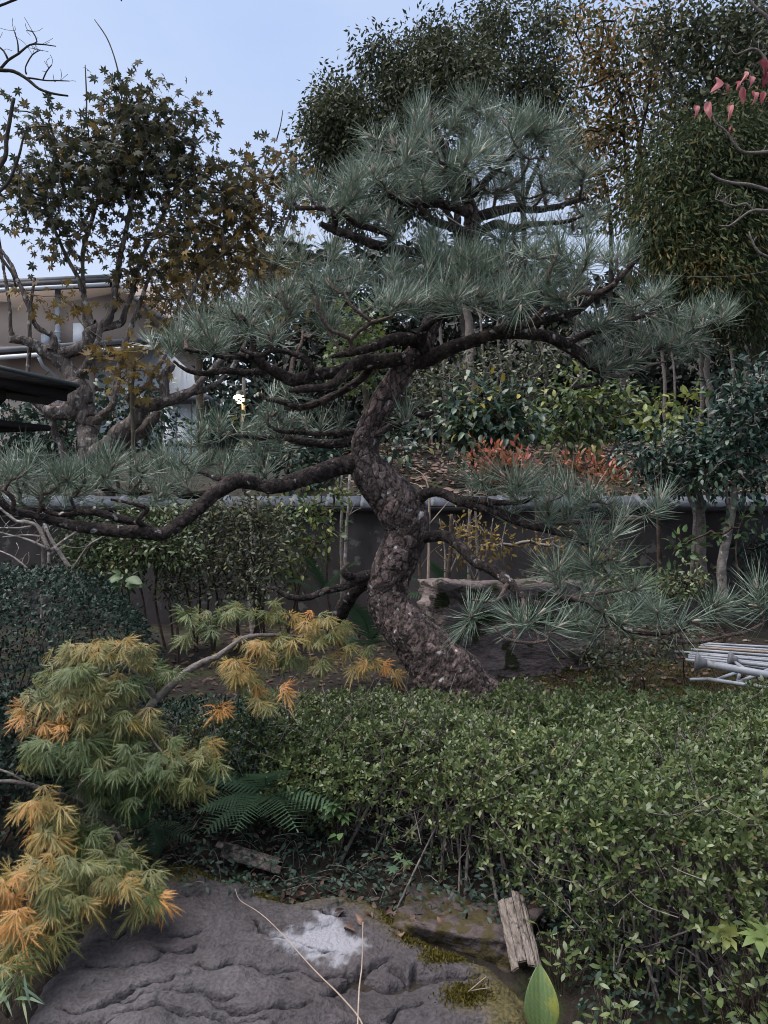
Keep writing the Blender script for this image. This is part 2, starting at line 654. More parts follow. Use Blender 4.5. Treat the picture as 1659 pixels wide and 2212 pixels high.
M['wall_plaster'] = rough_mat('wall_plaster', (0.018, 0.016, 0.016), (0.075, 0.066, 0.064), scale=2.2, bump=0.35, stretch=(1, 1, 0.45), spots=(0.10, 0.095, 0.09), spot_scale=9, spot_lo=0.6)
M['roof_tile'] = rough_mat('roof_tile', (0.055, 0.060, 0.070), (0.135, 0.145, 0.165), scale=7, bump=0.2, rough=0.6, spots=(0.06, 0.06, 0.05), spot_scale=9, spot_lo=0.6)
M['house_plaster'] = rough_mat('house_plaster', (0.50, 0.40, 0.34), (0.60, 0.48, 0.41), scale=1.2, bump=0.1)
M['house_white'] = rough_mat('house_white', (0.42, 0.44, 0.47), (0.60, 0.62, 0.65), scale=1.0, bump=0.05, rough=0.6)
M['house_trim'] = rough_mat('house_trim', (0.02, 0.019, 0.022), (0.045, 0.042, 0.048), scale=3, bump=0.1, rough=0.6)
M['house_roof'] = rough_mat('house_roof', (0.05, 0.055, 0.065), (0.10, 0.105, 0.12), scale=4, bump=0.2, rough=0.55)
M['wood_frame'] = rough_mat('wood_frame', (0.10, 0.055, 0.035), (0.19, 0.11, 0.075), scale=5, bump=0.2)
M['glass'] = plain_mat('glass', (0.30, 0.33, 0.36), rough=0.12, spec=0.6)
M['gate_timber'] = rough_mat('gate_timber', (0.010, 0.009, 0.010), (0.028, 0.023, 0.024), scale=12, bump=0.4, stretch=(0.3, 1, 1), rough=0.75)
M['gate_metal'] = plain_mat('gate_metal', (0.055, 0.065, 0.068), rough=0.45)
M['aluminium'] = rough_mat('aluminium', (0.16, 0.17, 0.19), (0.34, 0.355, 0.38), scale=9, bump=0.1, rough=0.42, spots=(0.17, 0.16, 0.15), spot_scale=22, spot_lo=0.64)
M['rubber'] = rough_mat('rubber', (0.11, 0.11, 0.115), (0.20, 0.20, 0.21), scale=14, bump=0.2, rough=0.8)
M['boulder'] = rough_mat('boulder', (0.040, 0.031, 0.029), (0.185, 0.148, 0.138), scale=9, bump=1.0, stretch=(1, 1, 2.2), spots=(0.024, 0.026, 0.010), spot_scale=9, spot_lo=0.55)
M['old_wood'] = rough_mat('old_wood', (0.075, 0.060, 0.050), (0.25, 0.21, 0.18), scale=11, bump=0.8, stretch=(6, 0.9, 6), spots=(0.030, 0.026, 0.022), spot_scale=16, spot_lo=0.55)
M['dry_stalk'] = rough_mat('dry_stalk', (0.20, 0.155, 0.12), (0.33, 0.265, 0.21), scale=30, bump=0.2)
M['moss'] = leaf_mat('moss', [(0, (0.035, 0.032, 0.008)), (0.5, (0.075, 0.065, 0.014)), (1, (0.13, 0.10, 0.025))], rough=0.9, trans=0.1, spec=0.1)

# ------------------------------------------------------------------ ground
def zg(x, y):
    x, y = np.asarray(x, float), np.asarray(y, float)
    sh = 0.25 * smooth(0.55, 0.95, x)
    f = 0.04 + 0.24 * smooth(1.5, 2.45, y - sh) + 0.40 * smooth(2.5, 3.5, y - sh) + 0.15 * smooth(3.5, 6.4, y)
    right = 1.86 + 0.31 * np.clip(y - 6.8, 0, 3.4) + 0.09 * np.maximum(0, y - 10.2)
    left = 1.50 + 0.20 * np.maximum(0, y - 7.5)
    far = 1.0 - smooth(24, 60, y) * 0.55
    b = left + (right - left) * smooth(-2.0, 0.3, x + 0.05 * (y - 7))
    b = 1.5 + (np.minimum(b, 7.5 + 0.03 * y) - 1.5) * far
    t = smooth(6.52, 6.66, y)
    z = f * (1 - t) + b * t
    z = z + 9.0 * smooth(24, 38, y) * smooth(-9.5, -4.0, x - 0.06 * (y - 24))
    p = np.stack([x, y, np.zeros_like(x)], -1)
    return z + fbm(p, 1.3, 4) * 0.09 * smooth(3.0, 4.0, y)

xs = np.unique(np.concatenate([np.linspace(-200, -14, 14), np.linspace(-14, -4, 26), np.linspace(-4, 4, 150), np.linspace(4, 14, 26), np.linspace(14, 200, 14)]))
ys = np.unique(np.concatenate([np.linspace(-8, 1, 8), np.linspace(1, 9, 180), np.linspace(9, 28, 60), np.linspace(28, 300, 24)]))
GX, GY = np.meshgrid(xs, ys)
GZ = zg(GX, GY)
nx_, ny_ = len(xs), len(ys)
ii, jj = np.meshgrid(np.arange(nx_ - 1), np.arange(ny_ - 1))
q0 = (jj * nx_ + ii).ravel()
ground = link('ground', raw_mesh('ground', np.stack([GX.ravel(), GY.ravel(), GZ.ravel()], -1), [np.stack([q0, q0 + 1, q0 + 1 + nx_, q0 + nx_], -1)], M['soil'], smooth_shade=True))
ground['kind'] = 'structure'
ground['label'] = 'dark earth of the garden mound and wooded slope'

def gpos(n, x0, x1, y0, y1, lift=0.01):
    x, y = rng.uniform(x0, x1, n), rng.uniform(y0, y1, n)
    return np.stack([x, y, zg(x, y) + lift], -1)

# ------------------------------------------------------------------ plastered garden wall with tiled cap
WY, WT, WZ = 6.42, 0.20, 1.80
wall = thing('garden_wall', 'dark stained plaster garden wall capped with grey roof tiles', 'wall', (0, WY, 0.7))
g = Geo()
nseg = 60
wx = np.linspace(-6.2, 6.4, nseg + 1)
wz = np.linspace(0.3, WZ, 9)
WX, WZZ = np.meshgrid(wx, wz)
wp = np.stack([WX, np.full_like(WX, WY), WZZ], -1)
wp[..., 1] += fbm(wp, 1.1, 3) * 0.02
a_, b_ = np.meshgrid(np.arange(nseg), np.arange(8))
k0 = (b_ * (nseg + 1) + a_).ravel()
g.add(wp.reshape(-1, 3), np.stack([k0, k0 + 1, k0 + nseg + 2, k0 + nseg + 1], -1))
g.box((0.1, WY + WT / 2 + 0.03, (0.3 + WZ) / 2), (12.6, WT - 0.01, WZ - 0.3))
g.build('wall_body', M['wall_plaster'], wall)
g = Geo()
g.box((0.1, WY + 0.1, WZ + 0.02), (12.7, 0.34, 0.04))
g.build('eave_board', M['house_trim'], wall)
TL = 0.30
prof = np.array([(-0.19, 0.0), (-0.185, 0.035), (-0.12, 0.055), (-0.055, 0.085), (0, 0.10), (0.055, 0.085), (0.12, 0.055), (0.185, 0.035), (0.19, 0.0)])
g = Geo()
rings, sc_ = [0, 0.035, 0.045, TL - 0.008], [1.13, 1.13, 1.0, 0.98]
V = np.concatenate([[[x, p[0] * s, p[1] * s] for p in prof] for x, s in zip(rings, sc_)])
k = len(prof)
Q = [[r * k + i, (r + 1) * k + i, (r + 1) * k + i + 1, r * k + i + 1] for r in range(3) for i in range(k - 1)]
V = np.concatenate([V, [[0, 0, 0], [TL - 0.008, 0, 0]]])
T = [[4 * k, i, i + 1] for i in range(k - 1)] + [[4 * k + 1, 3 * k + i + 1, 3 * k + i] for i in range(k - 1)]
g.add(V, Q, T)
tile_me = g.mesh('cap_tile', M['roof_tile'])
for i in range(42):
    x = -6.2 + i * TL
    link('cap_tile', tile_me, wall, None, Matrix.Translation((x, WY + 0.10, WZ + 0.043 + rng.uniform(-.004, .004))) @ Matrix.Rotation(rng.uniform(-.02, .02), 4, 'Z'))

# ------------------------------------------------------------------ house on the rise behind the maple
HY = 22.0
def frect(geo, u0, v0, u1, v1, Y, depth):
    a, b = P(u0, v1, Y), P(u1, v0, Y)
    geo.box(((a[0] + b[0]) / 2, Y + depth / 2, (a[2] + b[2]) / 2), (b[0] - a[0], depth, b[2] - a[2]))

hb = P(120, 1000, HY)
house = thing('house', 'two storey beige plaster house with dark eaves behind the pollarded maple', 'house', (hb[0], HY, hb[2] - 1.0))
def hpart(name, mat, boxes, parent=None):
    gg = Geo()
    for bx in boxes:
        frect(gg, *bx)
    return gg.build(name, M[mat], parent or house)
hpart('upper_wall', 'house_plaster', [(-130, 612, 318, 748, HY, 6.0)])
hpart('lower_wall', 'house_plaster', [(-130, 748, 200, 1080, HY - 0.02, 6.0)])
hpart('window_wall', 'house_white', [(200, 748, 352, 1080, HY + 0.1, 5.5)])
# upper roof: shed slab running up and back, with fascia
gg = Geo()
a, b = P(-150, 622, HY - 0.9), P(236, 604, HY - 0.9)
c, d = P(345, 690, HY - 0.9), None
gg.prism([a, b, b + [0, 0, 0.16], a + [0, 0, 0.16]], (0.0, 8.0, 0.9))
upper_roof = gg.build('upper_roof', M['house_roof'], house)
gg = Geo()
gg.prism([a + [0, -0.03, -0.10], b + [0, -0.03, -0.10], b + [0, -0.03, 0.05], a + [0, -0.03, 0.05]], (0, 0.06, 0.0))
gg.build('fascia', M['house_trim'], house)
gg = Geo()
gg.prism([b + [0, -0.05, 0.16], c + [0, -0.05, 0.10], c + [0, -0.05, -0.06], b + [0, -0.05, -0.02]], (0, 8.0, 0.9))
gg.build('gable_roof', M['house_roof'], house)
gg = Geo()
a, b = P(-150, 634, HY - 1.0), P(236, 614, HY - 1.0)
gg.tube([a, b], 0.06, 8)
gg.build('gutter', M['house_white'], house)
# lower pent roof
gg = Geo()
a, b = P(-150, 772, HY - 1.4), P(330, 738, HY - 1.4)
gg.prism([a, b, b + [0, 0, 0.14], a + [0, 0, 0.14]], (0, 1.5, 0.42))
gg.build('pent_roof', M['house_roof'], house)
gg = Geo()
a, b = P(-150, 783, HY - 1.46), P(330, 749, HY - 1.46)
gg.tube([a, b], 0.065, 8)
gg.tube([P(84, 772, HY - 1.46), P(92, 790, HY - 1.2), P(122, 812, HY - 0.6), P(126, 840, HY - 0.3), P(126, 1000, HY - 0.3)], 0.05, 8)
gg.build('lower_gutter', M['house_white'], house, True)
gg = Geo()
gg.tube([P(125, 626, HY - 0.25), P(125, 750, HY - 0.25)], 0.085, 10)
for v in (690, 716, 736):
    gg.tube([P(125, v, HY - 0.25), P(125, v + 4, HY - 0.25)], 0.105, 10)
gg.build('downpipe', M['house_white'], house, True)
win = hpart('window_box', 'house_white', [(157, 698, 190, 748, HY - 0.55, 0.6)])
hpart('dark_opening', 'house_trim', [(168, 705, 189, 726, HY - 0.57, 0.03)], win)
v0 = hpart('wall_vent', 'house_white', [(88, 722, 105, 746, HY - 0.22, 0.2)])
for k in range(5):
    hpart('louvre', 'house_trim', [(90, 724.5 + k * 4.4, 98, 727 + k * 4.4, HY - 0.24, 0.025)], v0)
for (u0, u1) in ((204, 240), (242, 282), (284, 318), (320, 350)):
    f = hpart('window', 'wood_frame', [(u0, 838, u1, 842, HY - 0.02, 0.1), (u0, 1000, u1, 1004, HY - 0.02, 0.1), (u0, 842, u0 + 3, 1000, HY - 0.02, 0.1), (u1 - 3, 842, u1, 1000, HY - 0.02, 0.1), (u0 + 3, 868, u1 - 3, 871, HY - 0.02, 0.1)])
    hpart('pane', 'glass', [(u0 + 3, 871, u1 - 3, 1000, HY + 0.03, 0.03)], f)
    hpart('transom_pane', 'house_white', [(u0 + 3, 842, u1 - 3, 868, HY + 0.03, 0.03)], f)

shed_y = 17.0
sb = P(400, 1040, shed_y)
shed = thing('garden_shed', 'white panelled shed with dark corner post beside the house', 'shed', (sb[0], shed_y, sb[2]))
def spart(name, mat, boxes):
    gg = Geo()
    for bx in boxes:
        frect(gg, *bx)
    return gg.build(name, M[mat], shed)
for i, (u0, u1) in enumerate(((350, 381), (382, 413), (414, 438))):
    spart('wall_panel', 'house_white', [(u0, 868, u1, 1045, shed_y, 0.08)])
spart('corner_post', 'house_trim', [(439, 850, 447, 1060, shed_y - 0.03, 0.2)])
spart('rail', 'house_trim', [(346, 958, 439, 963, shed_y - 0.04, 0.06)])
spart('roof', 'house_roof', [(338, 854, 452, 866, shed_y - 0.35, 2.4)])
spart('back_wall', 'house_trim', [(350, 868, 438, 1045, shed_y + 1.6, 0.08)])

# ------------------------------------------------------------------ gate roof reaching in from the left
gy0, gy1 = 4.3, 5.4
def gdir(d):
    return (-0.62 * d, d, 0.10 * d)
gate = thing('gate_roof', 'dark timber gate eave with thin metal roof edge beside the maple', 'gate', P(-160, 1340, 4.8))
gg = Geo()
gg.prism([P(-260, 728, gy0), P(173, 829, gy0), P(172, 836, gy0), P(-260, 737, gy0)], gdir(gy1 - gy0))
gg.build('roof_sheet', M['gate_metal'], gate)
gg = Geo()
gg.prism([P(-260, 739, gy0 + 0.03), P(165, 837, gy0 + 0.03), P(165, 841, gy0 + 0.03), P(-260, 775, gy0 + 0.03)], gdir(gy1 - gy0 - 0.06))
gg.build('roof_boarding', M['gate_timber'], gate)
gg = Geo()
gg.prism([P(-260, 776, gy0 + 0.08), P(147, 840, gy0 + 0.08), P(145, 866, gy0 + 0.08), P(-260, 780, gy0 + 0.08)], gdir(0.05))
gg.build('barge_board', M['gate_timber'], gate)
gg = Geo()
gg.prism([P(-260, 792, gy0 + 0.5), P(88, 846, gy0 + 0.5), P(87, 857, gy0 + 0.5), P(-260, 806, gy0 + 0.5)], gdir(0.08))
gg.build('rafter', M['gate_timber'], gate)
gg = Geo()
gg.prism([P(-40, 828, gy0 + 0.2), P(13, 838, gy0 + 0.2), P(13, 864, gy0 + 0.2), P(-40, 858, gy0 + 0.2)], gdir(0.9))
gg.build('purlin', M['gate_timber'], gate)
gg = Geo()
gg.prism([P(-200, 884, gy0 + 0.3), P(108, 919, gy0 + 0.3), P(110, 930, gy0 + 0.3), P(-200, 901, gy0 + 0.3)], gdir(0.09))
gg.build('tie_beam', M['gate_timber'], gate)
gg = Geo()
gg.prism([P(-200, 928, gy0 + 0.42), P(40, 919, gy0 + 0.42), P(110, 921, gy0 + 0.42), P(110, 930, gy0 + 0.42), P(-200, 941, gy0 + 0.42)], gdir(0.07))
gg.build('brace', M['gate_timber'], gate)
gg = Geo()
pa = P(-150, 760, gy0 + 0.4)
gg.box((pa[0], gy0 + 0.45, (pa[2] + 0.6) / 2), (0.14, 0.14, pa[2] - 0.6))
gg.build('post', M['gate_timber'], gate)

# ------------------------------------------------------------------ lit lamp beyond the wall
ly = 12.0
lp = P(517, 862, ly)
lamp = thing('street_lamp', 'slim grey lamp post with a lit warm lamp behind the pine', 'lamp', (lp[0] + 0.07, ly, float(zg(lp[0], ly))))
gg = Geo()
gz = float(zg(lp[0], ly)) - 0.1
gg.tube([(lp[0] + 0.07, ly, gz), (lp[0] + 0.07, ly, lp[2] + 0.35)], 0.03, 8)
gg.tube([(lp[0] + 0.07, ly, lp[2] + 0.12), (lp[0], ly - 0.05, lp[2] + 0.10)], 0.018, 6)
gg.build('pole', M['grey_stem'], lamp)
gg = Geo()
gg.tube([(lp[0], ly - 0.05, lp[2] + 0.12), (lp[0], ly - 0.05, lp[2] + 0.05), (lp[0], ly - 0.05, lp[2] + 0.03)], [0.03, 0.07, 0.075], 12)
gg.build('lamp_shade', M['gate_metal'], lamp)
em, N_, L_, b_ = new_mat('lamp_glow')
b_.inputs['Base Color'].default_value = (1, 0.8, 0.5, 1)
b_.inputs['Emission Color'].default_value = (1.0, 0.72, 0.33, 1)
b_.inputs['Emission Strength'].default_value = 14.0
gg = Geo()
th = np.linspace(0.05, math.pi - 0.05, 9)
gg.tube([(lp[0], ly - 0.05, lp[2] + 0.085 * math.cos(t)) for t in th], [0.085 * math.sin(t) for t in th], 12)
gg.build('bulb', em, lamp, True)
pl = bpy.data.lights.new('lamp_light', 'POINT')
pl.energy = 1.2
pl.color = (1.0, 0.7, 0.35)
pl.shadow_soft_size = 0.06
plo = bpy.data.objects.new('lamp_light', pl)
plo.location = (lp[0], ly - 0.14, lp[2] - 0.02)
S.collection.objects.link(plo)

# ------------------------------------------------------------------ the big slab of rock in front
def rock_plane(x, y):
    return 0.22 + 0.2 * (y - 1.9)
def RP(u, v):
    a, b = (u - CX) / F_PX, (CY - v) / F_PX
    c, s = math.cos(PITCH), math.sin(PITCH)
    fy, fz = c - b * s, s + b * c
    t = (0.22 - 0.38 - CAM_Z) / (fz - 0.2 * fy)
    return np.array([a * t, fy * t])

def poly_sd(px_, py_, poly):
    """signed distance to polygon, negative inside"""
    d = np.full(px_.shape, 1e9)
    inside = np.zeros(px_.shape, bool)
    n = len(poly)
    for i in range(n):
        ax, ay = poly[i]
        bx, by = poly[(i + 1) % n]
        ex, ey = bx - ax, by - ay
        t = np.clip(((px_ - ax) * ex + (py_ - ay) * ey) / (ex * ex + ey * ey + 1e-12), 0, 1)
        d = np.minimum(d, np.hypot(px_ - ax - t * ex, py_ - ay - t * ey))
        cond = ((ay > py_) != (by > py_)) & (px_ < (bx - ax) * (py_ - ay) / (by - ay + 1e-12) + ax)
        inside ^= cond
    return np.where(inside, -d, d)

def line_d(px_, py_, line):
    """distance to polyline and side (positive = farther from camera)"""
    d = np.full(px_.shape, 1e9)
    sd = np.zeros(px_.shape)
    tt = np.zeros(px_.shape)
    n = len(line) - 1
    for i in range(n):
        ax, ay = line[i]
        bx, by = line[i + 1]
        ex, ey = bx - ax, by - ay
        t = np.clip(((px_ - ax) * ex + (py_ - ay) * ey) / (ex * ex + ey * ey + 1e-12), 0, 1)
        dd = np.hypot(px_ - ax - t * ex, py_ - ay - t * ey)
        m = dd < d
        d = np.where(m, dd, d)
        tt = np.where(m, (i + t) / n, tt)
        sd = np.where(m, (py_ - ay) * ex - (px_ - ax) * ey, sd)
    return d, sd, tt

out_uv = [(30, 2300), (60, 2180), (100, 2080), (170, 1985), (250, 1890), (310, 1850), (350, 1846), (430, 1856), (480, 1880), (530, 1884), (572, 1906), (630, 1926), (690, 1908), (760, 1912), (805, 1920), (850, 1960), (905, 2010), (970, 2035), (1060, 2060), (1125, 2120), (1170, 2190), (1190, 2300), (800, 2420), (300, 2420)]
outline = np.array([RP(u, v) for u, v in out_uv])
cracks_uv = [
    ([(840, 2075), (880, 2095), (960, 2090), (1050, 2100)], 0.020), ([(755, 2085), (800, 2100), (835, 2110), (880, 2105), (905, 2075)], 0.026),
    ([(700, 2140), (735, 2115), (780, 2085), (800, 2078), (850, 2062)], 0.018), ([(580, 2088), (640, 2080), (700, 2098), (760, 2088), (800, 2075)], 0.010),
    ([(415, 2075), (470, 2080), (530, 2072), (580, 2090), (640, 2100)], 0.012), ([(355, 2128), (420, 2122), (455, 2140), (510, 2152)], 0.014),
    ([(255, 2142), (290, 2122), (330, 2108), (380, 2104)], 0.012), ([(420, 2140), (500, 2170), (560, 2175), (620, 2165), (680, 2160)], 0.014),
    ([(230, 2190), (300, 2160), (350, 2150), (400, 2175), (470, 2180), (540, 2190), (600, 2200)], 0.015), ([(120, 2170), (180, 2175), (240, 2150), (300, 2135), (340, 2130)], 0.012),
    ([(60, 2200), (130, 2195), (200, 2205), (260, 2190)], 0.012), ([(200, 2015), (250, 2012), (275, 1995)], 0.014), ([(360, 2015), (400, 2012), (445, 2006)], 0.010),
    ([(250, 2070), (320, 2055), (360, 2040)], 0.009), ([(690, 2200), (760, 2190), (830, 2200), (900, 2195), (980, 2215)], 0.018), ([(820, 2190), (870, 2165), (920, 2145)], 0.010),
    ([(540, 1975), (555, 1990), (565, 2005), (600, 2020), (640, 2025), (690, 2045), (740, 2060)], 0.007), ([(655, 1960), (700, 1962), (760, 1968)], 0.006), ([(640, 2240), (760, 2235), (900, 2250)], 0.02),
    ([(180, 2070), (240, 2062), (300, 2068)], 0.008), ([(330, 2030), (390, 2042), (430, 2036)], 0.007),
]
RS = 0.0042
rx, ry = np.arange(-1.42, 0.62, RS), np.arange(1.66, 2.84, RS)
RX, RY = np.meshgrid(rx, ry)
RXf, RYf = RX.ravel(), RY.ravel()
rp3 = np.stack([RXf, RYf, np.zeros_like(RXf)], -1)
wob = np.stack([fbm(rp3 + 3.1, 7, 3), fbm(rp3 + 9.7, 7, 3)], -1) * 0.05
sdist = poly_sd(RXf + wob[:, 0], RYf + wob[:, 1], outline)
zr = rock_plane(RXf, RYf) + fbm(rp3, 2.2, 4) * 0.055 + fbm(rp3 * [1, 2.2, 1] + 5, 12, 4) * 0.014 + fbm(rp3 + 7, 60, 2) * 0.007
# thin bedding: the surface breaks in low ledges facing the path
lay = rock_plane(RXf, RYf) * 26 + fbm(rp3 * [0.8, 1.6, 1] + 21, 3.0, 4) * 3.4
zr += (np.floor(lay) + smooth(0.455, 0.545, lay - np.floor(lay)) - lay) * 0.013
jw = np.stack([fbm(rp3 + 31, 22, 3), fbm(rp3 + 41, 22, 3)], -1) * 0.035
crk = np.zeros_like(zr)
shift = np.zeros_like(zr)
for uv, depth in cracks_uv:
    ln = np.array([RP(u, v) for u, v in uv])
    d, sd, tt = line_d(RXf + jw[:, 0], RYf + jw[:, 1], ln)
    taper = np.clip(np.minimum(tt, 1 - tt) * 6, 0.15, 1)
    zr -= depth * 3.6 * taper * np.exp(-(d / (0.0034 + 0.13 * depth)) ** 2)
    zr -= depth * 1.0 * taper * (sd < 0) * np.exp(-d / 0.06)
    shift = shift - (0.010 + 0.25 * depth) * taper * (sd > 0) * np.exp(-((d - 0.004) / 0.011) ** 2) + 0.005 * taper * np.exp(-(d / 0.004) ** 2)
    crk = np.maximum(crk, taper * np.exp(-(d / 0.02) ** 2))
edge = smooth(-0.10, 0.02, sdist)
zr -= edge ** 2 * 0.05
zr = np.where(sdist > -0.004, zr - 0.03 - np.clip(sdist + 0.004, 0, 1) * 4.0, zr)
zr = np.maximum(zr, -0.05)
keep = (sdist < 0.12)
# pale worn patch and moss, stains with a shape of their own
pat = np.array([RP(u, v) for u, v in [(585, 2025), (600, 2008), (645, 2010), (690, 1990), (688, 1972), (715, 1962), (740, 1975), (735, 2000), (770, 2022), (800, 2030), (790, 2045), (745, 2068), (700, 2065), (655, 2052), (610, 2040)]])
pale = 1 - smooth(-0.02, 0.022, poly_sd(RXf + jw[:, 0] * 1.6, RYf + jw[:, 1] * 1.6, pat) + fbm(rp3 + 77, 55, 3) * 0.05)
mossn = fbm(rp3 + 55, 5, 4)
moss = smooth(-0.09, 0.0, sdist + mossn * 0.16) * smooth(2.3, 2.45, RYf)
for (u, v, r) in [(870, 1965, .10), (960, 2060, .10), (470, 1870, .07), (600, 1915, .06), (380, 1862, .08), (1020, 2140, .10), (390, 1890, .07), (1040, 2085, .13), (1110, 2150, .14), (960, 2035, .10), (1000, 2060, .10), (1130, 2210, .1)]:
    c = RP(u, v)
    moss = np.maximum(moss, 1 - smooth(0.3, 1.0, np.hypot(RXf - c[0], (RYf - c[1]) * 1.3) / r + mossn * 2.2))
n_rx = len(rx)
qi, qj = np.meshgrid(np.arange(n_rx - 1), np.arange(len(ry) - 1))
k0 = (qj * n_rx + qi).ravel()
qq = np.stack([k0, k0 + 1, k0 + 1 + n_rx, k0 + n_rx], -1)
qq = qq[keep[qq].all(1)]
used = np.unique(qq)
remap = np.full(len(zr), -1)
remap[used] = np.arange(len(used))
rm, N_, L_, b_ = new_mat('slab_rock')
tc = N_.new('ShaderNodeTexCoord')
n1 = N_.new('ShaderNodeTexNoise'); n1.inputs['Scale'].default_value = 5; n1.inputs['Detail'].default_value = 8; n1.inputs['Roughness'].default_value = 0.7
n2 = N_.new('ShaderNodeTexNoise'); n2.inputs['Scale'].default_value = 90; n2.inputs['Detail'].default_value = 4
n4 = N_.new('ShaderNodeTexNoise'); n4.inputs['Scale'].default_value = 1.6; n4.inputs['Detail'].default_value = 4
for n_ in (n1, n2, n4):
    L_.new(tc.outputs['Object'], n_.inputs['Vector'])
r1 = ramp_node(N_, [(0.28, (0.030, 0.0275, 0.029)), (0.5, (0.062, 0.058, 0.061)), (0.74, (0.112, 0.106, 0.111))])
L_.new(n1.outputs['Fac'], r1.inputs[0])
rr = ramp_node(N_, [(0.45, (0.62, 0.5, 0.5)), (0.65, (1, 1, 1))])
L_.new(n4.outputs['Fac'], rr.inputs[0])
mxa = N_.new('ShaderNodeMixRGB'); mxa.blend_type = 'MULTIPLY'; mxa.inputs[0].default_value = 0.6
L_.new(r1.outputs[0], mxa.inputs[1]); L_.new(rr.outputs[0], mxa.inputs[2])
r2 = ramp_node(N_, [(0.36, (0.66, 0.66, 0.66)), (0.62, (1.25, 1.25, 1.25))])
L_.new(n2.outputs['Fac'], r2.inputs[0])
mxb = N_.new('ShaderNodeMixRGB'); mxb.blend_type = 'MULTIPLY'; mxb.inputs[0].default_value = 0.75
L_.new(mxa.outputs[0], mxb.inputs[1]); L_.new(r2.outputs[0], mxb.inputs[2])
ap = N_.new('ShaderNodeAttribute'); ap.attribute_name = 'pale'
mxc = N_.new('ShaderNodeMixRGB'); mxc.inputs[2].default_value = (0.27, 0.27, 0.295, 1)
mpl = N_.new('ShaderNodeMath'); mpl.operation = 'MULTIPLY'; mpl.inputs[1].default_value = 0.72
L_.new(ap.outputs['Fac'], mpl.inputs[0]); L_.new(mpl.outputs[0], mxc.inputs[0]); L_.new(mxb.outputs[0], mxc.inputs[1])
am = N_.new('ShaderNodeAttribute'); am.attribute_name = 'moss'
mxd = N_.new('ShaderNodeMixRGB')
mr_ = ramp_node(N_, [(0.35, (0.028, 0.026, 0.010)), (0.65, (0.085, 0.066, 0.022))])
L_.new(n2.outputs['Fac'], mr_.inputs[0])
L_.new(am.outputs['Fac'], mxd.inputs[0]); L_.new(mxc.outputs[0], mxd.inputs[1]); L_.new(mr_.outputs[0], mxd.inputs[2])
L_.new(mxd.outputs[0], b_.inputs['Base Color'])
b_.inputs['Roughness'].default_value = 0.78
b_.inputs['Specular IOR Level'].default_value = 0.3
bp = N_.new('ShaderNodeBump'); bp.inputs['Strength'].default_value = 0.9; bp.inputs['Distance'].default_value = 0.01
L_.new(n2.outputs['Fac'], bp.inputs['Height']); L_.new(bp.outputs[0], b_.inputs['Normal'])
RV = np.stack([RXf, RYf + shift, zr], -1)[used]
rock = link('slab_rock', raw_mesh('slab_rock', RV, [remap[qq]], rm, smooth_shade=True, attrs={'pale': pale[used], 'moss': moss[used]}))
tag(rock, 'large grey cracked slab of rock with a pale worn patch below the hedge', 'rock')

def rock_z(x, y):
    i = np.clip(((np.asarray(x) - rx[0]) / RS).round().astype(int), 0, n_rx - 1)
    j = np.clip(((np.asarray(y) - ry[0]) / RS).round().astype(int), 0, len(ry) - 1)
    return zr[j * n_rx + i]

def blob_rock(name, label, c, size, mat, seed, flat=0.35, res=56, strata=0.0, rot=0.0):
    th = np.linspace(0, math.pi, res)
    ph = np.linspace(0, 2 * math.pi, res * 2, endpoint=False)
    TH, PH = np.meshgrid(th, ph, indexing='ij')
    d = np.stack([np.sin(TH) * np.cos(PH), np.sin(TH) * np.sin(PH), np.cos(TH)], -1)
    # boxy superellipsoid with broken faces
    e = 0.55
    q = np.sign(d) * np.abs(d) ** e
    q = q / np.maximum(np.abs(q).max(-1, keepdims=True), 1e-6) * (np.linalg.norm(q, axis=-1, keepdims=True) ** 0.25)
    r = 1 + fbm(d + seed, 1.6, 5) * 0.55
    f1, fe = cells(d * 1.2 + seed, 1.5)
    r = r - 0.10 * (f1 - 0.5)
    V = q * r[..., None] * np.asarray(size) / 2
    if strata:
        lay = V[..., 2] * strata + fbm(d + seed + 3, 2, 3)
        V[..., :2] *= (1 + 0.05 * (lay - np.floor(lay)))[..., None]
    V += np.stack([fbm(V + seed + 1, 9, 4)] * 3, -1) * 0.06 * d
    ce, cf = cells(V * [1, 1, 2.0] + seed, 9.0)
    V -= (1 - smooth(0.0, 0.12, cf))[..., None] * d * 0.012
    c_, s_ = math.cos(rot), math.sin(rot)
    V = V @ np.array([[c_, s_, 0], [-s_, c_, 0], [0, 0, 1]])
    V = V + np.asarray(c)
    n, m = res, res * 2
    i, j = np.meshgrid(np.arange(n - 1), np.arange(m), indexing='ij')
    k = (j + 1) % m
    Q = np.stack([i * m + j, (i + 1) * m + j, (i + 1) * m + k, i * m + k], -1).reshape(-1, 4)
    o = link(name, raw_mesh(name, V.reshape(-1, 3), [Q], mat, smooth_shade=True))
    return tag(o, label, 'rock') if label else o

M['mossy_rock'] = rough_mat('mossy_rock', (0.030, 0.023, 0.022), (0.10, 0.078, 0.074), scale=12, bump=1.0, spots=(0.042, 0.033, 0.013), spot_scale=16, spot_lo=0.47)
c = RP(1005, 1985)
blob_rock('mossy_rock', 'small reddish mossy rock tucked behind the slab beside the broken bamboo', (c[0], c[1] + 0.03, 0.20), (0.40, 0.26, 0.24), M['mossy_rock'], 4.2, rot=-0.35)
c = P(1085, 1372, 4.75)
blob_rock('flat_boulder', 'flat topped brown boulder with moss standing behind the pine trunk', (c[0] + 0.03, 4.85, 0.93), (0.92, 0.7, 0.66), M['boulder'], 8.6, strata=14, res=60, rot=0.15)
c = P(760, 1480, 3.9)

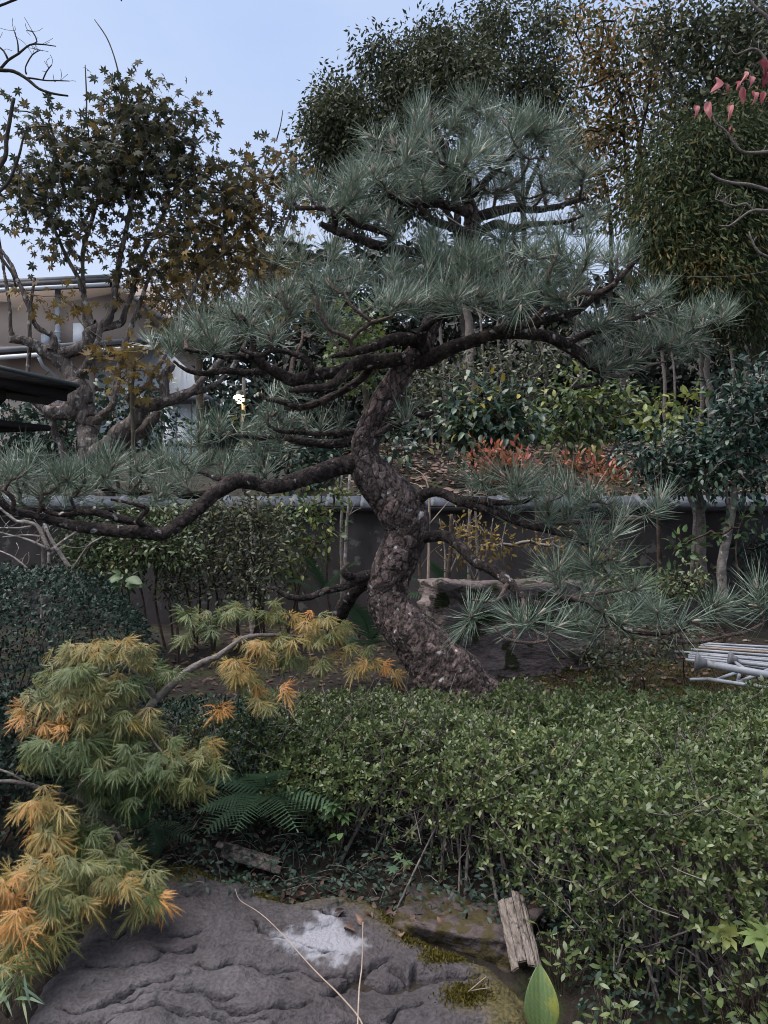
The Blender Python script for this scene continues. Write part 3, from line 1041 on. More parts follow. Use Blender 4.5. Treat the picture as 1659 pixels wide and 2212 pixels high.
# ------------------------------------------------------------------ the trained black pine
TY = 3.95
pine = thing('pine_tree', 'trained black pine with twisting scaly trunk and cloud-pruned needle pads', 'tree', P(975, 1478, TY - 0.05))

def bark_trunk(pts, r, n=112, plate=0.0066, seed=0.0, stretch=0.62, freq=27.0):
    m = len(pts)
    T = nrm(np.gradient(pts, axis=0))
    A = nrm(np.cross(T, np.array([0, 1.0, 0.12])))
    B = np.cross(T, A)
    ang = np.linspace(0, 2 * math.pi, n, endpoint=False)
    dirs = np.cos(ang)[None, :, None] * A[:, None] + np.sin(ang)[None, :, None] * B[:, None]
    base = pts[:, None] + r[:, None, None] * dirs
    q = base + seed
    w = np.stack([fbm(q + 2, 9, 3), fbm(q + 5, 9, 3), fbm(q + 8, 9, 3)], -1) * 0.11
    f1, fe = cells((q + w) * [1, 1, stretch], freq)
    pid_ = cells.last_id
    f1b, feb = cells((q + w * 0.5) * [1, 1, 0.8] + 3, 62.0)
    disp = plate * (smooth(0.03, 0.11, fe) - 0.6) * (0.45 + 1.1 * pid_) + plate * 0.30 * smooth(0.0, 0.10, feb) * cells.last_id + fbm(q, 4.0, 3) * r[:, None] * 0.5 + fbm(q, 70, 2) * 0.003
    V = base + dirs * disp[..., None]
    V = np.concatenate([V.reshape(-1, 3), pts[-1:], pts[:1]])
    i = np.arange(m - 1)[:, None] * n
    j = np.arange(n)[None]
    k = (j + 1) % n
    Q = np.stack([i + j, i + k, i + n + k, i + n + j], -1).reshape(-1, 4)
    jj, kk = np.arange(n), (np.arange(n) + 1) % n
    Tt = np.stack([np.full(n, m * n), (m - 1) * n + jj, (m - 1) * n + kk], -1)
    crack = np.concatenate([((1 - smooth(0.02, 0.10, fe)) * 0.8).ravel(), [0, 0]])
    plate_id = np.concatenate([(0.65 * pid_ + 0.35 * cells.last_id).ravel(), [0, 0]])
    return V, [Q, Tt], crack, plate_id

def bark_mat(name, lo=(0.018, 0.013, 0.012), hi=(0.20, 0.15, 0.137), sl=0.63):
    m = rough_mat(name, lo, hi, scale=34, bump=1.0, rough=0.92, stretch=(1, 1, 0.6), spots=(0.36, 0.35, 0.34), spot_scale=24, spot_lo=sl, bdist=0.02)
    N, L = m.node_tree.nodes, m.node_tree.links
    b = N['Principled BSDF']
    src = b.inputs['Base Color'].links[0].from_socket
    at = N.new('ShaderNodeAttribute'); at.attribute_name = 'crack'
    mx = N.new('ShaderNodeMixRGB'); mx.inputs[2].default_value = (0.012, 0.009, 0.008, 1)
    pa = N.new('ShaderNodeAttribute'); pa.attribute_name = 'plate'
    pr = ramp_node(N, [(0.15, (0.45, 0.43, 0.42)), (0.6, (1.0, 1.0, 1.0)), (0.9, (1.75, 1.65, 1.62))])
    L.new(pa.outputs['Fac'], pr.inputs[0])
    pm = N.new('ShaderNodeMixRGB'); pm.blend_type = 'MULTIPLY'; pm.inputs[0].default_value = 1.0
    L.new(src, pm.inputs[1]); L.new(pr.outputs[0], pm.inputs[2]); src = pm.outputs[0]
    L.new(at.outputs['Fac'], mx.inputs[0]); L.new(src, mx.inputs[1]); L.new(mx.outputs[0], b.inputs['Base Color'])
    return m
M['pine_trunk'] = bark_mat('pine_trunk')
M['pine_limb'] = bark_mat('pine_limb', (0.010, 0.008, 0.007), (0.085, 0.064, 0.058), 0.625)

trunk_seq = [(1010, 1520, TY - .1, 165), (975, 1472, TY - .1, 140), (925, 1410, TY - .08, 112), (870, 1352, TY - .05, 96), (839, 1297, TY, 90), (842, 1242, TY, 90), (868, 1187, TY, 92), (882, 1146, TY, 94), (866, 1105, TY, 94), (838, 1062, TY, 86), (798, 1018, TY, 74), (788, 985, TY, 60), (793, 945, TY, 57), (820, 885, TY, 56), (852, 830, TY, 52), (874, 790, TY, 48), (908, 757, TY + .02, 46), (925, 715, TY + .05, 40), (955, 640, TY + .1, 36), (1000, 545, TY + .12, 34), (1020, 480, TY + .1, 31), (1003, 410, TY + .1, 24), (965, 330, TY + .05, 17), (935, 265, TY, 9), (930, 235, TY, 5)]
tp_, tr_ = limb(trunk_seq, 0.0062)
V, fs, crack, plid = bark_trunk(tp_, tr_)
link('trunk', raw_mesh('trunk', V, fs, M['pine_trunk'], smooth_shade=True, attrs={'crack': crack, 'plate': plid}), pine)

D = 3.95
limbs = {
    'low_left': [(785, 1000, D, 46), (740, 1003, D - .03, 40), (690, 1018, D - .08, 36), (640, 1037, D - .13, 33), (590, 1052, D - .18, 30), (555, 1046, D - .2, 29), (511, 1043, D - .25, 33), (468, 1064, D - .3, 31), (416, 1108, D - .35, 30), (373, 1142, D - .4, 30), (334, 1152, D - .43, 28), (260, 1144, D - .5, 26), (173, 1135, D - .55, 22), (117, 1124, D - .55, 20), (65, 1111, D - .6, 17), (17, 1098, D - .6, 14), (-10, 1060, D - .6, 11), (-50, 1040, D - .6, 8)],
    'low_left_b': [(340, 1150, D - .43, 18), (290, 1128, D - .40, 17), (235, 1114, D - .42, 15), (190, 1107, D - .40, 12), (130, 1112, D - .38, 10), (90, 1100, D - .38, 8)],
    'low_left_c': [(468, 1064, D - .3, 16), (420, 1070, D - .25, 14), (390, 1069, D - .22, 13), (364, 1050, D - .2, 10), (303, 1064, D - .2, 9), (247, 1060, D - .2, 8), (200, 1050, D - .2, 6)],
    'low_left_d': [(336, 1150, D - .43, 14), (312, 1136, D - .46, 12), (299, 1122, D - .5, 11), (318, 1100, D - .52, 9), (290, 1088, D - .55, 7), (240, 1078, D - .55, 5)],
    'low_left_e': [(511, 1043, D - .25, 18), (480, 1035, D - .1, 15), (440, 1020, D, 12), (400, 1010, D + .05, 9), (350, 1000, D + .1, 6)],
    'low_left_f': [(25, 1100, D - .6, 12), (28, 1078, D - .65, 10), (10, 1060, D - .7, 8), (-20, 1045, D - .7, 6)],
    'mid_left': [(912, 778, D, 34), (871, 776, D - .05, 32), (809, 783, D - .1, 29), (761, 792, D - .16, 27), (721, 806, D - .2, 26), (677, 808, D - .25, 25), (633, 822, D - .3, 25), (589, 803, D - .35, 24), (563, 785, D - .38, 22), (548, 764, D - .4, 19), (534, 769, D - .42, 14), (479, 769, D - .46, 11), (442, 762, D - .5, 8), (400, 755, D - .52, 6)],
    'mid_left_b': [(800, 774, D - .1, 22), (780, 778, D - .2, 21), (746, 806, D - .28, 20), (713, 834, D - .33, 19), (677, 840, D - .36, 18), (647, 842, D - .38, 14), (625, 846, D - .4, 6)],
    'mid_left_c': [(805, 786, D - .1, 20), (796, 800, D - .05, 19), (779, 820, D, 17), (743, 843, D + .02, 16), (695, 866, D, 14), (647, 879, D, 12), (603, 866, D - .02, 10), (581, 862, D, 8), (560, 850, D, 6)],
    'mid_left_d': [(662, 826, D - .33, 15), (673, 797, D - .38, 13), (655, 772, D - .42, 12), (620, 760, D - .44, 11), (589, 757, D - .46, 10), (560, 768, D - .46, 9), (520, 755, D - .5, 6)],
    'mid_left_e': [(575, 800, D - .36, 15), (530, 803, D - .3, 13), (479, 800, D - .3, 12), (442, 806, D - .3, 10), (405, 800, D - .3, 7), (375, 780, D - .3, 5)],
    'mid_left_f': [(545, 765, D - .4, 14), (548, 735, D - .42, 11), (540, 705, D - .45, 8), (520, 680, D - .45, 6)],
    'mid_left_g': [(628, 812, D - .3, 11), (632, 780, D - .2, 9), (650, 745, D - .15, 8), (655, 715, D - .1, 6)],
    'fork_left': [(905, 745, D, 26), (880, 731, D - .1, 24), (845, 734, D - .2, 23), (810, 748, D - .28, 19), (780, 757, D - .34, 16), (750, 764, D - .38, 13), (717, 770, D - .42, 6)],
    'fork_left_b': [(757, 762, D - .38, 11), (757, 735, D - .44, 10), (735, 722, D - .48, 10), (713, 713, D - .52, 9), (697, 690, D - .55, 8), (688, 667, D - .57, 7), (680, 640, D - .58, 6)],
    'fork_left_c': [(757, 735, D - .44, 9), (775, 716, D - .5, 9), (798, 697, D - .55, 9), (780, 680, D - .58, 8), (757, 658, D - .6, 6), (745, 630, D - .6, 5)],
    'fork_left_d': [(798, 697, D - .55, 8), (825, 690, D - .58, 7), (849, 681, D - .6, 6), (862, 655, D - .62, 5)],
    'fork_up': [(920, 760, D - .02, 30), (912, 735, D - .08, 24), (916, 712, D - .14, 20), (935, 695, D - .22, 12), (960, 680, D - .3, 8), (975, 650, D - .35, 6)],
    'right_tier': [(905, 775, D, 40), (930, 768, D - .02, 36), (969, 754, D - .08, 30), (1030, 733, D - .15, 26), (1085, 715, D - .2, 22), (1130, 704, D - .25, 18), (1200, 687, D - .3, 16), (1245, 672, D - .34, 14), (1280, 647, D - .37, 13), (1320, 620, D - .4, 12), (1360, 577, D - .42, 9), (1385, 552, D - .44, 6)],
    'right_tier_b': [(1060, 722, D - .18, 26), (1110, 720, D - .12, 25), (1180, 728, D - .08, 25), (1215, 742, D - .05, 25), (1250, 765, D - .02, 23), (1280, 790, D, 20), (1302, 806, D, 12), (1290, 828, D, 8), (1240, 836, D, 6)],
    'right_tier_c': [(1140, 702, D - .26, 12), (1190, 655, D - .35, 11), (1245, 633, D - .4, 10), (1290, 632, D - .42, 10), (1330, 610, D - .45, 6)],
    'right_tier_d': [(1225, 745, D - .05, 16), (1250, 728, D - .05, 14), (1320, 704, D - .05, 12), (1380, 684, D - .03, 10), (1420, 668, D, 8), (1470, 655, D, 6)],
    'right_tier_e': [(1275, 785, D, 14), (1330, 790, D, 12), (1390, 765, D + .02, 10), (1440, 745, D + .05, 9), (1500, 715, D + .05, 7), (1560, 690, D + .05, 5)],
    'right_tier_f': [(1302, 806, D, 10), (1345, 812, D, 8), (1400, 790, D, 6), (1440, 780, D, 5)],
    'crown_left': [(1018, 470, D + .1, 20), (1005, 458, D + .05, 19), (968, 443, D - .03, 18), (930, 440, D - .08, 17), (895, 440, D - .12, 17), (861, 430, D - .16, 16), (835, 417, D - .2, 13), (821, 397, D - .22, 9), (815, 370, D - .25, 6)],
    'crown_left_b': [(1010, 505, D + .1, 18), (970, 490, D, 16), (941, 480, D - .05, 15), (915, 462, D - .1, 15), (901, 445, D - .13, 13)],
    'crown_left_c': [(985, 570, D + .1, 22), (920, 552, D + .02, 20), (860, 540, D - .08, 19), (808, 530, D - .16, 19), (768, 513, D - .22, 18), (721, 497, D - .27, 17), (691, 483, D - .3, 9)],
    'crown_left_d': [(721, 497, D - .27, 13), (724, 475, D - .3, 12), (716, 458, D - .32, 11), (688, 448, D - .36, 10), (660, 450, D - .4, 8), (641, 447, D - .42, 6), (630, 420, D - .42, 5)],
    'crown_left_e': [(850, 538, D - .08, 14), (835, 505, D - .12, 13), (800, 494, D - .16, 12), (770, 485, D - .2, 11), (740, 462, D - .24, 8)],
    'crown_left_f': [(970, 600, D + .1, 18), (880, 590, D + .1, 16), (800, 578, D + .05, 14), (740, 572, D, 13), (700, 560, D - .05, 13), (672, 552, D - .1, 12), (650, 540, D - .12, 10), (640, 528, D - .15, 8), (600, 522, D - .2, 6)],
    'crown_right': [(1020, 480, D + .1, 24), (1048, 466, D + .1, 22), (1110, 450, D + .12, 18), (1150, 455, D + .15, 14), (1190, 450, D + .18, 12), (1230, 438, D + .2, 9), (1265, 428, D + .2, 6)],
    'crown_right_b': [(1035, 500, D + .12, 20), (1070, 485, D + .05, 18), (1110, 492, D, 15), (1150, 483, D - .05, 12), (1225, 478, D - .08, 8), (1260, 465, D - .1, 5)],
    'crown_right_c': [(1010, 430, D + .1, 15), (1060, 380, D + .1, 13), (1110, 330, D + .08, 10), (1145, 280, D + .05, 7), (1160, 240, D + .05, 5)],
    'crown_up_left': [(1000, 400, D + .08, 13), (950, 375, D, 11), (900, 350, D - .08, 9), (855, 325, D - .12, 6)],
    'crown_mid': [(1008, 440, D + .1, 14), (1010, 410, D - .05, 13), (1012, 385, D - .15, 10), (985, 365, D - .22, 8), (950, 350, D - .25, 6)],
    'inner_left': [(790, 955, D, 28), (761, 954, D + .05, 22), (735, 960, D + .1, 20), (699, 961, D + .14, 18), (647, 953, D + .18, 15), (603, 942, D + .2, 12), (560, 945, D + .2, 9), (520, 942, D + .2, 7), (480, 935, D + .2, 5)],
    'inner_left_b': [(790, 940, D + .03, 18), (755, 934, D + .06, 15), (700, 938, D + .08, 12), (650, 934, D + .05, 10), (607, 932, D, 8), (580, 920, D, 5)],
    'stub_right': [(850, 850, D, 18), (866, 862, D - .05, 15), (884, 880, D - .08, 13), (904, 894, D - .1, 13), (922, 894, D - .1, 11), (942, 889, D - .1, 5)],
    'stub_right_b': [(800, 950, D, 18), (823, 934, D - .08, 14), (849, 917, D - .12, 10), (872, 915, D - .14, 6), (890, 905, D - .15, 4)],
    'right_mid': [(880, 1085, D, 34), (905, 1074, D - .05, 28), (925, 1063, D - .1, 22), (952, 1063, D - .15, 20), (985, 1078, D - .2, 21), (1021, 1088, D - .26, 22), (1072, 1106, D - .34, 20), (1146, 1134, D - .42, 17), (1221, 1154, D - .48, 13), (1273, 1178, D - .5, 9), (1310, 1190, D - .5, 6)],
    'right_mid_b': [(990, 1078, D - .2, 14), (1035, 1080, D - .3, 13), (1072, 1086, D - .38, 12), (1110, 1086, D - .43, 10), (1142, 1080, D - .46, 7), (1160, 1062, D - .48, 5)],
    'right_mid_c': [(1146, 1134, D - .42, 12), (1230, 1128, D - .4, 10), (1300, 1128, D - .4, 8), (1375, 1122, D - .4, 7), (1405, 1112, D - .4, 5)],
    'right_low': [(905, 1160, D, 34), (930, 1156, D - .08, 25), (966, 1160, D - .15, 23), (999, 1184, D - .22, 23), (1029, 1214, D - .3, 22), (1071, 1238, D - .36, 22), (1098, 1257, D - .42, 20), (1130, 1290, D - .5, 14), (1174, 1308, D - .56, 12), (1209, 1292, D - .6, 15), (1225, 1294, D - .62, 12), (1269, 1300, D - .66, 10), (1313, 1334, D - .7, 9), (1352, 1360, D - .72, 9), (1408, 1369, D - .74, 8), (1440, 1368, D - .75, 7), (1477, 1358, D - .76, 6), (1490, 1340, D - .77, 5)],
    'right_low_b': [(1209, 1290, D - .6, 11), (1243, 1290, D - .58, 10), (1308, 1279, D - .58, 9), (1343, 1272, D - .58, 7), (1380, 1255, D - .58, 5)],
    'right_low_c': [(1130, 1292, D - .5, 9), (1135, 1330, D - .65, 8), (1160, 1370, D - .75, 7), (1157, 1388, D - .8, 7), (1113, 1386, D - .85, 7), (1083, 1373, D - .87, 6), (1070, 1352, D - .88, 5)],
    'right_low_d': [(1157, 1388, D - .8, 6), (1183, 1382, D - .82, 6), (1187, 1365, D - .84, 5)],
    'right_low_e': [(1408, 1369, D - .74, 8), (1470, 1385, D - .72, 8), (1521, 1384, D - .7, 9), (1568, 1373, D - .7, 9), (1610, 1365, D - .7, 7), (1650, 1345, D - .7, 5)],
    'right_low_f': [(1098, 1257, D - .42, 10), (1080, 1290, D - .55, 8), (1060, 1300, D - .6, 6), (1020, 1295, D - .65, 5)],
    'prop_limb': [(812, 1245, D, 40), (787, 1258, D + .04, 36), (757, 1289, D + .1, 33), (740, 1312, D + .14, 32), (725, 1340, D + .18, 32), (705, 1380, D + .24, 34)],
    'low_stub': [(808, 1240, D, 26), (773, 1250, D - .04, 22), (746, 1266, D - .08, 17), (705, 1276, D - .12, 14), (663, 1291, D - .15, 12), (620, 1288, D - .18, 9), (597, 1274, D - .2, 7), (578, 1268, D - .2, 4)],
    'low_stub_b': [(773, 1250, D - .04, 18), (750, 1241, D - .08, 16), (741, 1234, D - .1, 10)],
    'low_stub_c': [(746, 1240, D - .08, 10), (742, 1226, D - .1, 9), (755, 1215, D - .1, 6)],
}
skel, gl = [], {}
for key, seq in limbs.items():
    pts, r = limb(seq, 0.025, wob=0.28)
    skel.append(pts[3:])
    if r.max() > 0.0145:
        pts, r = limb(seq, 0.011, wob=0.28)
        V, fs, crack, plid = bark_trunk(pts, r, n=30, plate=0.0042, seed=len(skel) * 3.1)
        link('branch', raw_mesh('branch', V, fs, M['pine_limb'], smooth_shade=True, attrs={'crack': crack, 'plate': plid}), pine)
        continue
    gg = Geo()
    pts, r = limb(seq, 0.014, wob=0.3)
    gg.tube(pts, r * (1 + 0.22 * (rng.random(len(r)) - 0.5)), 9, True, jitter=0.16)
    link('branch', gg.mesh('branch', M['pine_twig'], True), pine)
skel = np.concatenate(skel)

pads = [  # u, v, ru, rv, Y, dY
    (925, 262, 85, 55, D, .25), (1085, 275, 95, 50, D + .05, .3), (855, 325, 75, 50, D - .1, .25), (1165, 330, 75, 70, D + .05, .3), (990, 335, 110, 55, D - .1, .3),
    (1060, 395, 110, 40, D + .2, .3), (700, 425, 75, 40, D - .35, .2), (790, 390, 75, 40, D - .25, .25), (1215, 410, 70, 55, D + .15, .25), (880, 390, 80, 40, D - .15, .25), (640, 440, 35, 30, D - .4, .12),
    (770, 465, 80, 28, D - .2, .25), (870, 490, 70, 28, D - .1, .25), (950, 500, 60, 24, D, .25), (1110, 505, 80, 24, D, .3), (1200, 490, 70, 30, D, .25), (700, 540, 60, 26, D - .1, .2), (1280, 470, 40, 30, D + .1, .2), (930, 420, 60, 30, D - .1, .25), (1100, 430, 70, 30, D + .2, .25), (1250, 370, 40, 40, D + .15, .2), (1020, 240, 60, 30, D, .2), (1150, 260, 60, 35, D, .2),
    (1000, 565, 100, 50, D - .3, .25), (1115, 560, 100, 50, D - .3, .3), (1235, 550, 95, 50, D - .3, .3), (1345, 560, 55, 30, D - .42, .12), (1010, 640, 110, 38, D - .45, .2), (1130, 640, 90, 40, D - .4, .2), (1220, 615, 80, 40, D - .4, .2),
    (860, 600, 95, 50, D - .25, .3), (740, 600, 80, 50, D - .3, .3), (640, 545, 55, 35, D - .15, .15), (820, 650, 90, 35, D - .55, .15), (910, 640, 70, 40, D - .5, .15),
    (1410, 650, 80, 35, D, .2), (1500, 690, 75, 40, D + .05, .2), (1390, 735, 85, 40, D, .2), (1330, 780, 60, 30, D, .15), (1470, 745, 70, 35, D + .05, .2), (1260, 700, 80, 30, D - .1, .25), (1560, 675, 30, 18, D + .05, .1),
    (610, 645, 90, 40, D - .35, .25), (500, 690, 85, 40, D - .4, .25), (390, 725, 60, 32, D - .45, .15), (690, 690, 70, 32, D - .3, .2), (590, 720, 80, 25, D - .3, .2), (450, 745, 60, 25, D - .45, .15), (345, 745, 30, 16, D - .45, .1),
    (500, 925, 80, 28, D + .15, .15), (620, 905, 80, 28, D + .1, .15), (570, 960, 80, 24, D + .2, .15), (620, 845, 50, 18, D, .12), (700, 905, 45, 22, D + .1, .12), (440, 950, 40, 24, D + .1, .1), (880, 905, 25, 15, D - .12, .08),
    (40, 1010, 55, 38, D - .6, .15), (140, 1035, 80, 38, D - .5, .2), (250, 1015, 90, 38, D - .35, .2), (360, 1005, 85, 36, D - .15, .2), (470, 1005, 70, 32, D, .2), (90, 1070, 70, 25, D - .5, .15), (300, 1060, 80, 20, D - .35, .15), (560, 1015, 50, 22, D - .15, .15), (5, 1035, 25, 35, D - .65, .1), (420, 1045, 50, 15, D - .3, .1),
    (1130, 1055, 70, 36, D - .45, .15), (1225, 1075, 80, 38, D - .45, .15), (1030, 1045, 45, 25, D - .35, .12), (1330, 1090, 50, 26, D - .4, .12), (1400, 1090, 38, 24, D - .4, .1), (1180, 1115, 60, 18, D - .45, .12), (1280, 1155, 55, 22, D - .48, .12),
    (1200, 1225, 60, 24, D - .5, .12), (1310, 1225, 65, 28, D - .52, .15), (1250, 1275, 60, 18, D - .6, .12), (1010, 1325, 38, 28, D - .66, .08), (1140, 1345, 60, 28, D - .8, .1), (1240, 1345, 70, 28, D - .72, .12), (1370, 1290, 70, 36, D - .62, .12), (1460, 1335, 50, 28, D - .75, .1), (1540, 1305, 45, 30, D - .7, .1), (1630, 1300, 35, 34, D - .7, .1), (1340, 1335, 60, 24, D - .7, .1), (1090, 1125, 35, 14, D - .36, .1),
]
pp, pid = in_ellipsoids(pads, dens=1 / 900.0)
pc = np.array([P(*pads[i][:2], pads[i][4]) for i in pid])
tw, dirs = grow(skel, pp, step=0.05, sag=0.14, wig=0.10, rtip=0.0044, power=0.36, rmax=0.011, up_pen=0.8)
gg = Geo()
for pts, r in tw:
    gg.tube(pts, r, 6, True, jitter=0.18)
gg.build('twigs', M['pine_twig'], pine, True, kind='stuff')

def tuft(seed, n=58, L=1.0, wid=0.0150):
    r = np.random.default_rng(seed)
    s = r.random(n)
    th = np.radians(10 + r.uniform(38, 66) * (1 - s) ** 0.8 + r.normal(0, 9, n))
    ph = r.uniform(0, 2 * math.pi, n)
    d = np.stack([np.cos(th), np.sin(th) * np.cos(ph), np.sin(th) * np.sin(ph)], -1)
    p0 = np.stack([-0.42 + 0.42 * s, np.zeros(n), np.zeros(n)], -1)
    ln = L * r.uniform(0.6, 1.08, n)
    side = nrm(np.cross(d, r.normal(size=(n, 3))))
    bend = r.normal(0, 0.035, (n, 3))
    p1 = p0 + d * (ln * 0.55)[:, None] + bend
    p2 = p0 + d * ln[:, None] + bend * 0.4
    w = wid
    V = np.stack([p0 + side * w * .5, p0 - side * w * .5, p1 - side * w * .5, p1 + side * w * .5, p2], 1).reshape(-1, 3)
    b = (np.arange(n) * 5)[:, None]
    T = np.concatenate([b + [0, 1, 2], b + [0, 2, 3], b + [3, 2, 4]], 1).reshape(-1, 3)
    tint = np.repeat(np.clip(r.uniform(0.40, 0.70) + r.normal(0, 0.2, n), 0, 1), 3)
    # candle bud
    rad, xs_ = [0.026, 0.042, 0.032, 0.004], [-0.02, 0.06, 0.15, 0.21]
    k = len(V)
    an = np.linspace(0, 2 * math.pi, 5, endpoint=False)
    B = np.concatenate([[[x, q * math.cos(a), q * math.sin(a)] for a in an] for x, q in zip(xs_, rad)])
    BT = []
    for i in range(3):
        for j in range(5):
            a, c = k + i * 5 + j, k + i * 5 + (j + 1) % 5
            BT += [[a, c, c + 5], [a, c + 5, a + 5]]
    return np.concatenate([V, B]), np.concatenate([T, np.array(BT)]), np.concatenate([tint, np.full(len(BT), 0.5)]), np.concatenate([np.zeros(len(T), int), np.ones(len(BT), int)])

M['needle'] = leaf_mat('needle', [(0.0, (0.036, 0.066, 0.040)), (0.4, (0.102, 0.150, 0.102)), (0.75, (0.20, 0.245, 0.185)), (1.0, (0.34, 0.38, 0.31))], rough=0.4, trans=0.1, spec=0.5, inst=0.0)
M['bud'] = rough_mat('bud', (0.32, 0.24, 0.19), (0.56, 0.46, 0.39), scale=60, bump=0.3)
tufts = [tuft(100 + i) for i in range(16)]
tuft_me = [raw_mesh('needle_tuft', V, [T], [M['needle'], M['bud']], tint=tn, mat_idx=mi) for V, T, tn, mi in tufts]
out = pp - pc
out[:, 2] *= 0.5
d = nrm(dirs * 0.55 + np.array([0, -0.10, 0.62]) + nrm(out) * 0.42 + rng.normal(0, 0.3, pp.shape))
low = visible_u(pp)[1] > 1260
d[low] = nrm(d[low] + np.array([0, -0.25, -0.35]))
Rm = frames(d, rand_unit(len(d)))
sz = rng.uniform(0.115, 0.20, len(pp)) * np.where(visible_u(pp)[1] > 1200, 1.08, 1.0)
tip = pp + d * 0.005
dist = pp[:, 1]
order = np.argsort(dist)
for i in order[:300]:
    Mx = np.eye(4)
    Mx[:3, :3] = Rm[i] * sz[i]
    Mx[:3, 3] = tip[i]
    link('needle_tuft', tuft_me[int(rng.integers(16))], pine, None, Matrix(Mx.tolist()))
Vs, Ts, tn, mi, off = [], [], [], [], 0
for q, i in enumerate(order[300:]):
    V, T, t_, m_ = tufts[q % 16]
    Vs.append((V * sz[i]) @ Rm[i].T + tip[i])
    Ts.append(T + off)
    off += len(V)
    tn.append(t_)
    mi.append(m_)
link('needles', raw_mesh('needles', np.concatenate(Vs), [np.concatenate(Ts)], [M['needle'], M['bud']], tint=np.concatenate(tn), mat_idx=np.concatenate(mi)), pine, 'stuff')

# ------------------------------------------------------------------ foliage materials
M['lf_maple'] = leaf_mat('lf_maple', [(0, (0.022, 0.030, 0.018)), (0.35, (0.050, 0.050, 0.024)), (0.6, (0.105, 0.075, 0.032)), (0.85, (0.19, 0.12, 0.035)), (1, (0.26, 0.20, 0.05))], rough=0.6, trans=0.35, spec=0.25)
M['lf_oak'] = leaf_mat('lf_oak', [(0, (0.018, 0.026, 0.014)), (0.5, (0.044, 0.054, 0.026)), (1, (0.090, 0.092, 0.042))], rough=0.6, trans=0.22, spec=0.25)
M['lf_autumn'] = leaf_mat('lf_autumn', [(0, (0.030, 0.038, 0.016)), (0.45, (0.075, 0.075, 0.026)), (0.75, (0.17, 0.115, 0.03)), (1, (0.36, 0.16, 0.04))], rough=0.5, trans=0.3)
M['lf_cedar'] = leaf_mat('lf_cedar', [(0, (0.014, 0.022, 0.010)), (0.5, (0.040, 0.058, 0.024)), (0.8, (0.075, 0.085, 0.030)), (1, (0.17, 0.11, 0.04))], rough=0.7, trans=0.2, spec=0.15)
M['lf_shaded'] = leaf_mat('lf_shaded', [(0, (0.008, 0.013, 0.009)), (1, (0.030, 0.042, 0.024))], rough=0.5, trans=0.1)  # far wood: canopy shade is put into the leaf colour
M['lf_camellia'] = leaf_mat('lf_camellia', [(0, (0.016, 0.036, 0.028)), (0.5, (0.040, 0.075, 0.050)), (0.8, (0.075, 0.115, 0.060)), (0.97, (0.12, 0.15, 0.05)), (1, (0.36, 0.28, 0.05))], rough=0.32, trans=0.15, spec=0.4)
M['lf_fresh'] = leaf_mat('lf_fresh', [(0, (0.035, 0.065, 0.025)), (0.5, (0.08, 0.12, 0.035)), (1, (0.22, 0.24, 0.05))], rough=0.38, trans=0.3, spec=0.5)
M['lf_orange'] = leaf_mat('lf_orange', [(0, (0.10, 0.09, 0.04)), (0.4, (0.26, 0.13, 0.06)), (0.75, (0.42, 0.13, 0.07)), (1, (0.45, 0.12, 0.12))], rough=0.5, trans=0.3)
M['lf_azalea'] = leaf_mat('lf_azalea', [(0, (0.035, 0.058, 0.020)), (0.45, (0.085, 0.118, 0.040)), (0.8, (0.150, 0.180, 0.068)), (0.95, (0.22, 0.22, 0.075)), (1, (0.34, 0.20, 0.12))], rough=0.36, trans=0.25, spec=0.5)
M['lf_twiggy'] = leaf_mat('lf_twiggy', [(0, (0.025, 0.034, 0.022)), (0.5, (0.065, 0.080, 0.045)), (0.9, (0.13, 0.14, 0.08)), (1, (0.25, 0.22, 0.06))], rough=0.45, trans=0.25)
M['lf_box'] = leaf_mat('lf_box', [(0, (0.008, 0.018, 0.012)), (0.5, (0.022, 0.042, 0.030)), (1, (0.055, 0.085, 0.062))], rough=0.45, trans=0.12, spec=0.22)
M['lf_lace'] = leaf_mat('lf_lace', [(0, (0.035, 0.065, 0.018)), (0.35, (0.085, 0.115, 0.032)), (0.6, (0.16, 0.145, 0.042)), (0.8, (0.30, 0.185, 0.042)), (1, (0.44, 0.19, 0.045))], rough=0.5, trans=0.3)
M['lf_fern'] = leaf_mat('lf_fern', [(0, (0.02, 0.045, 0.025)), (0.6, (0.055, 0.10, 0.055)), (1, (0.12, 0.15, 0.05))], rough=0.45, trans=0.25)
M['lf_red'] = leaf_mat('lf_red', [(0, (0.16, 0.03, 0.04)), (0.5, (0.36, 0.09, 0.10)), (1, (0.50, 0.22, 0.21))], rough=0.55, trans=0.25)
M['lf_dead'] = leaf_mat('lf_dead', [(0, (0.04, 0.024, 0.018)), (0.5, (0.12, 0.075, 0.055)), (1, (0.27, 0.19, 0.15))], rough=0.7, trans=0.1, spec=0.2)
M['lf_green'] = leaf_mat('lf_green', [(0, (0.04, 0.08, 0.03)), (0.6, (0.10, 0.16, 0.06)), (1, (0.22, 0.23, 0.045))], rough=0.4, trans=0.3)

T_OVAL, T_OVAL2, T_SLIM = t_leaf8(0.5, 0.07, 0.14), t_leaf8(0.42, 0.1, 0.25), t_leaf4(0.34, 0.07, 0.1)
T_SMALL, T_SMALL2, T_SMALL3 = t_leaf4(0.42, 0.05, 0.08), t_leaf4(0.36, 0.09, 0.16), t_leaf4(0.5, 0.03, 0.02)
T_DIA = t_diamond(0.42, 0.08)
T_MAPLE = [t_maple(), t_maple(7, 2.2, 0.12, 0.45), t_maple(5, 1.9, 0.14, 0.1)]
T_LACE = [t_laceleaf(i) for i in range(6)]

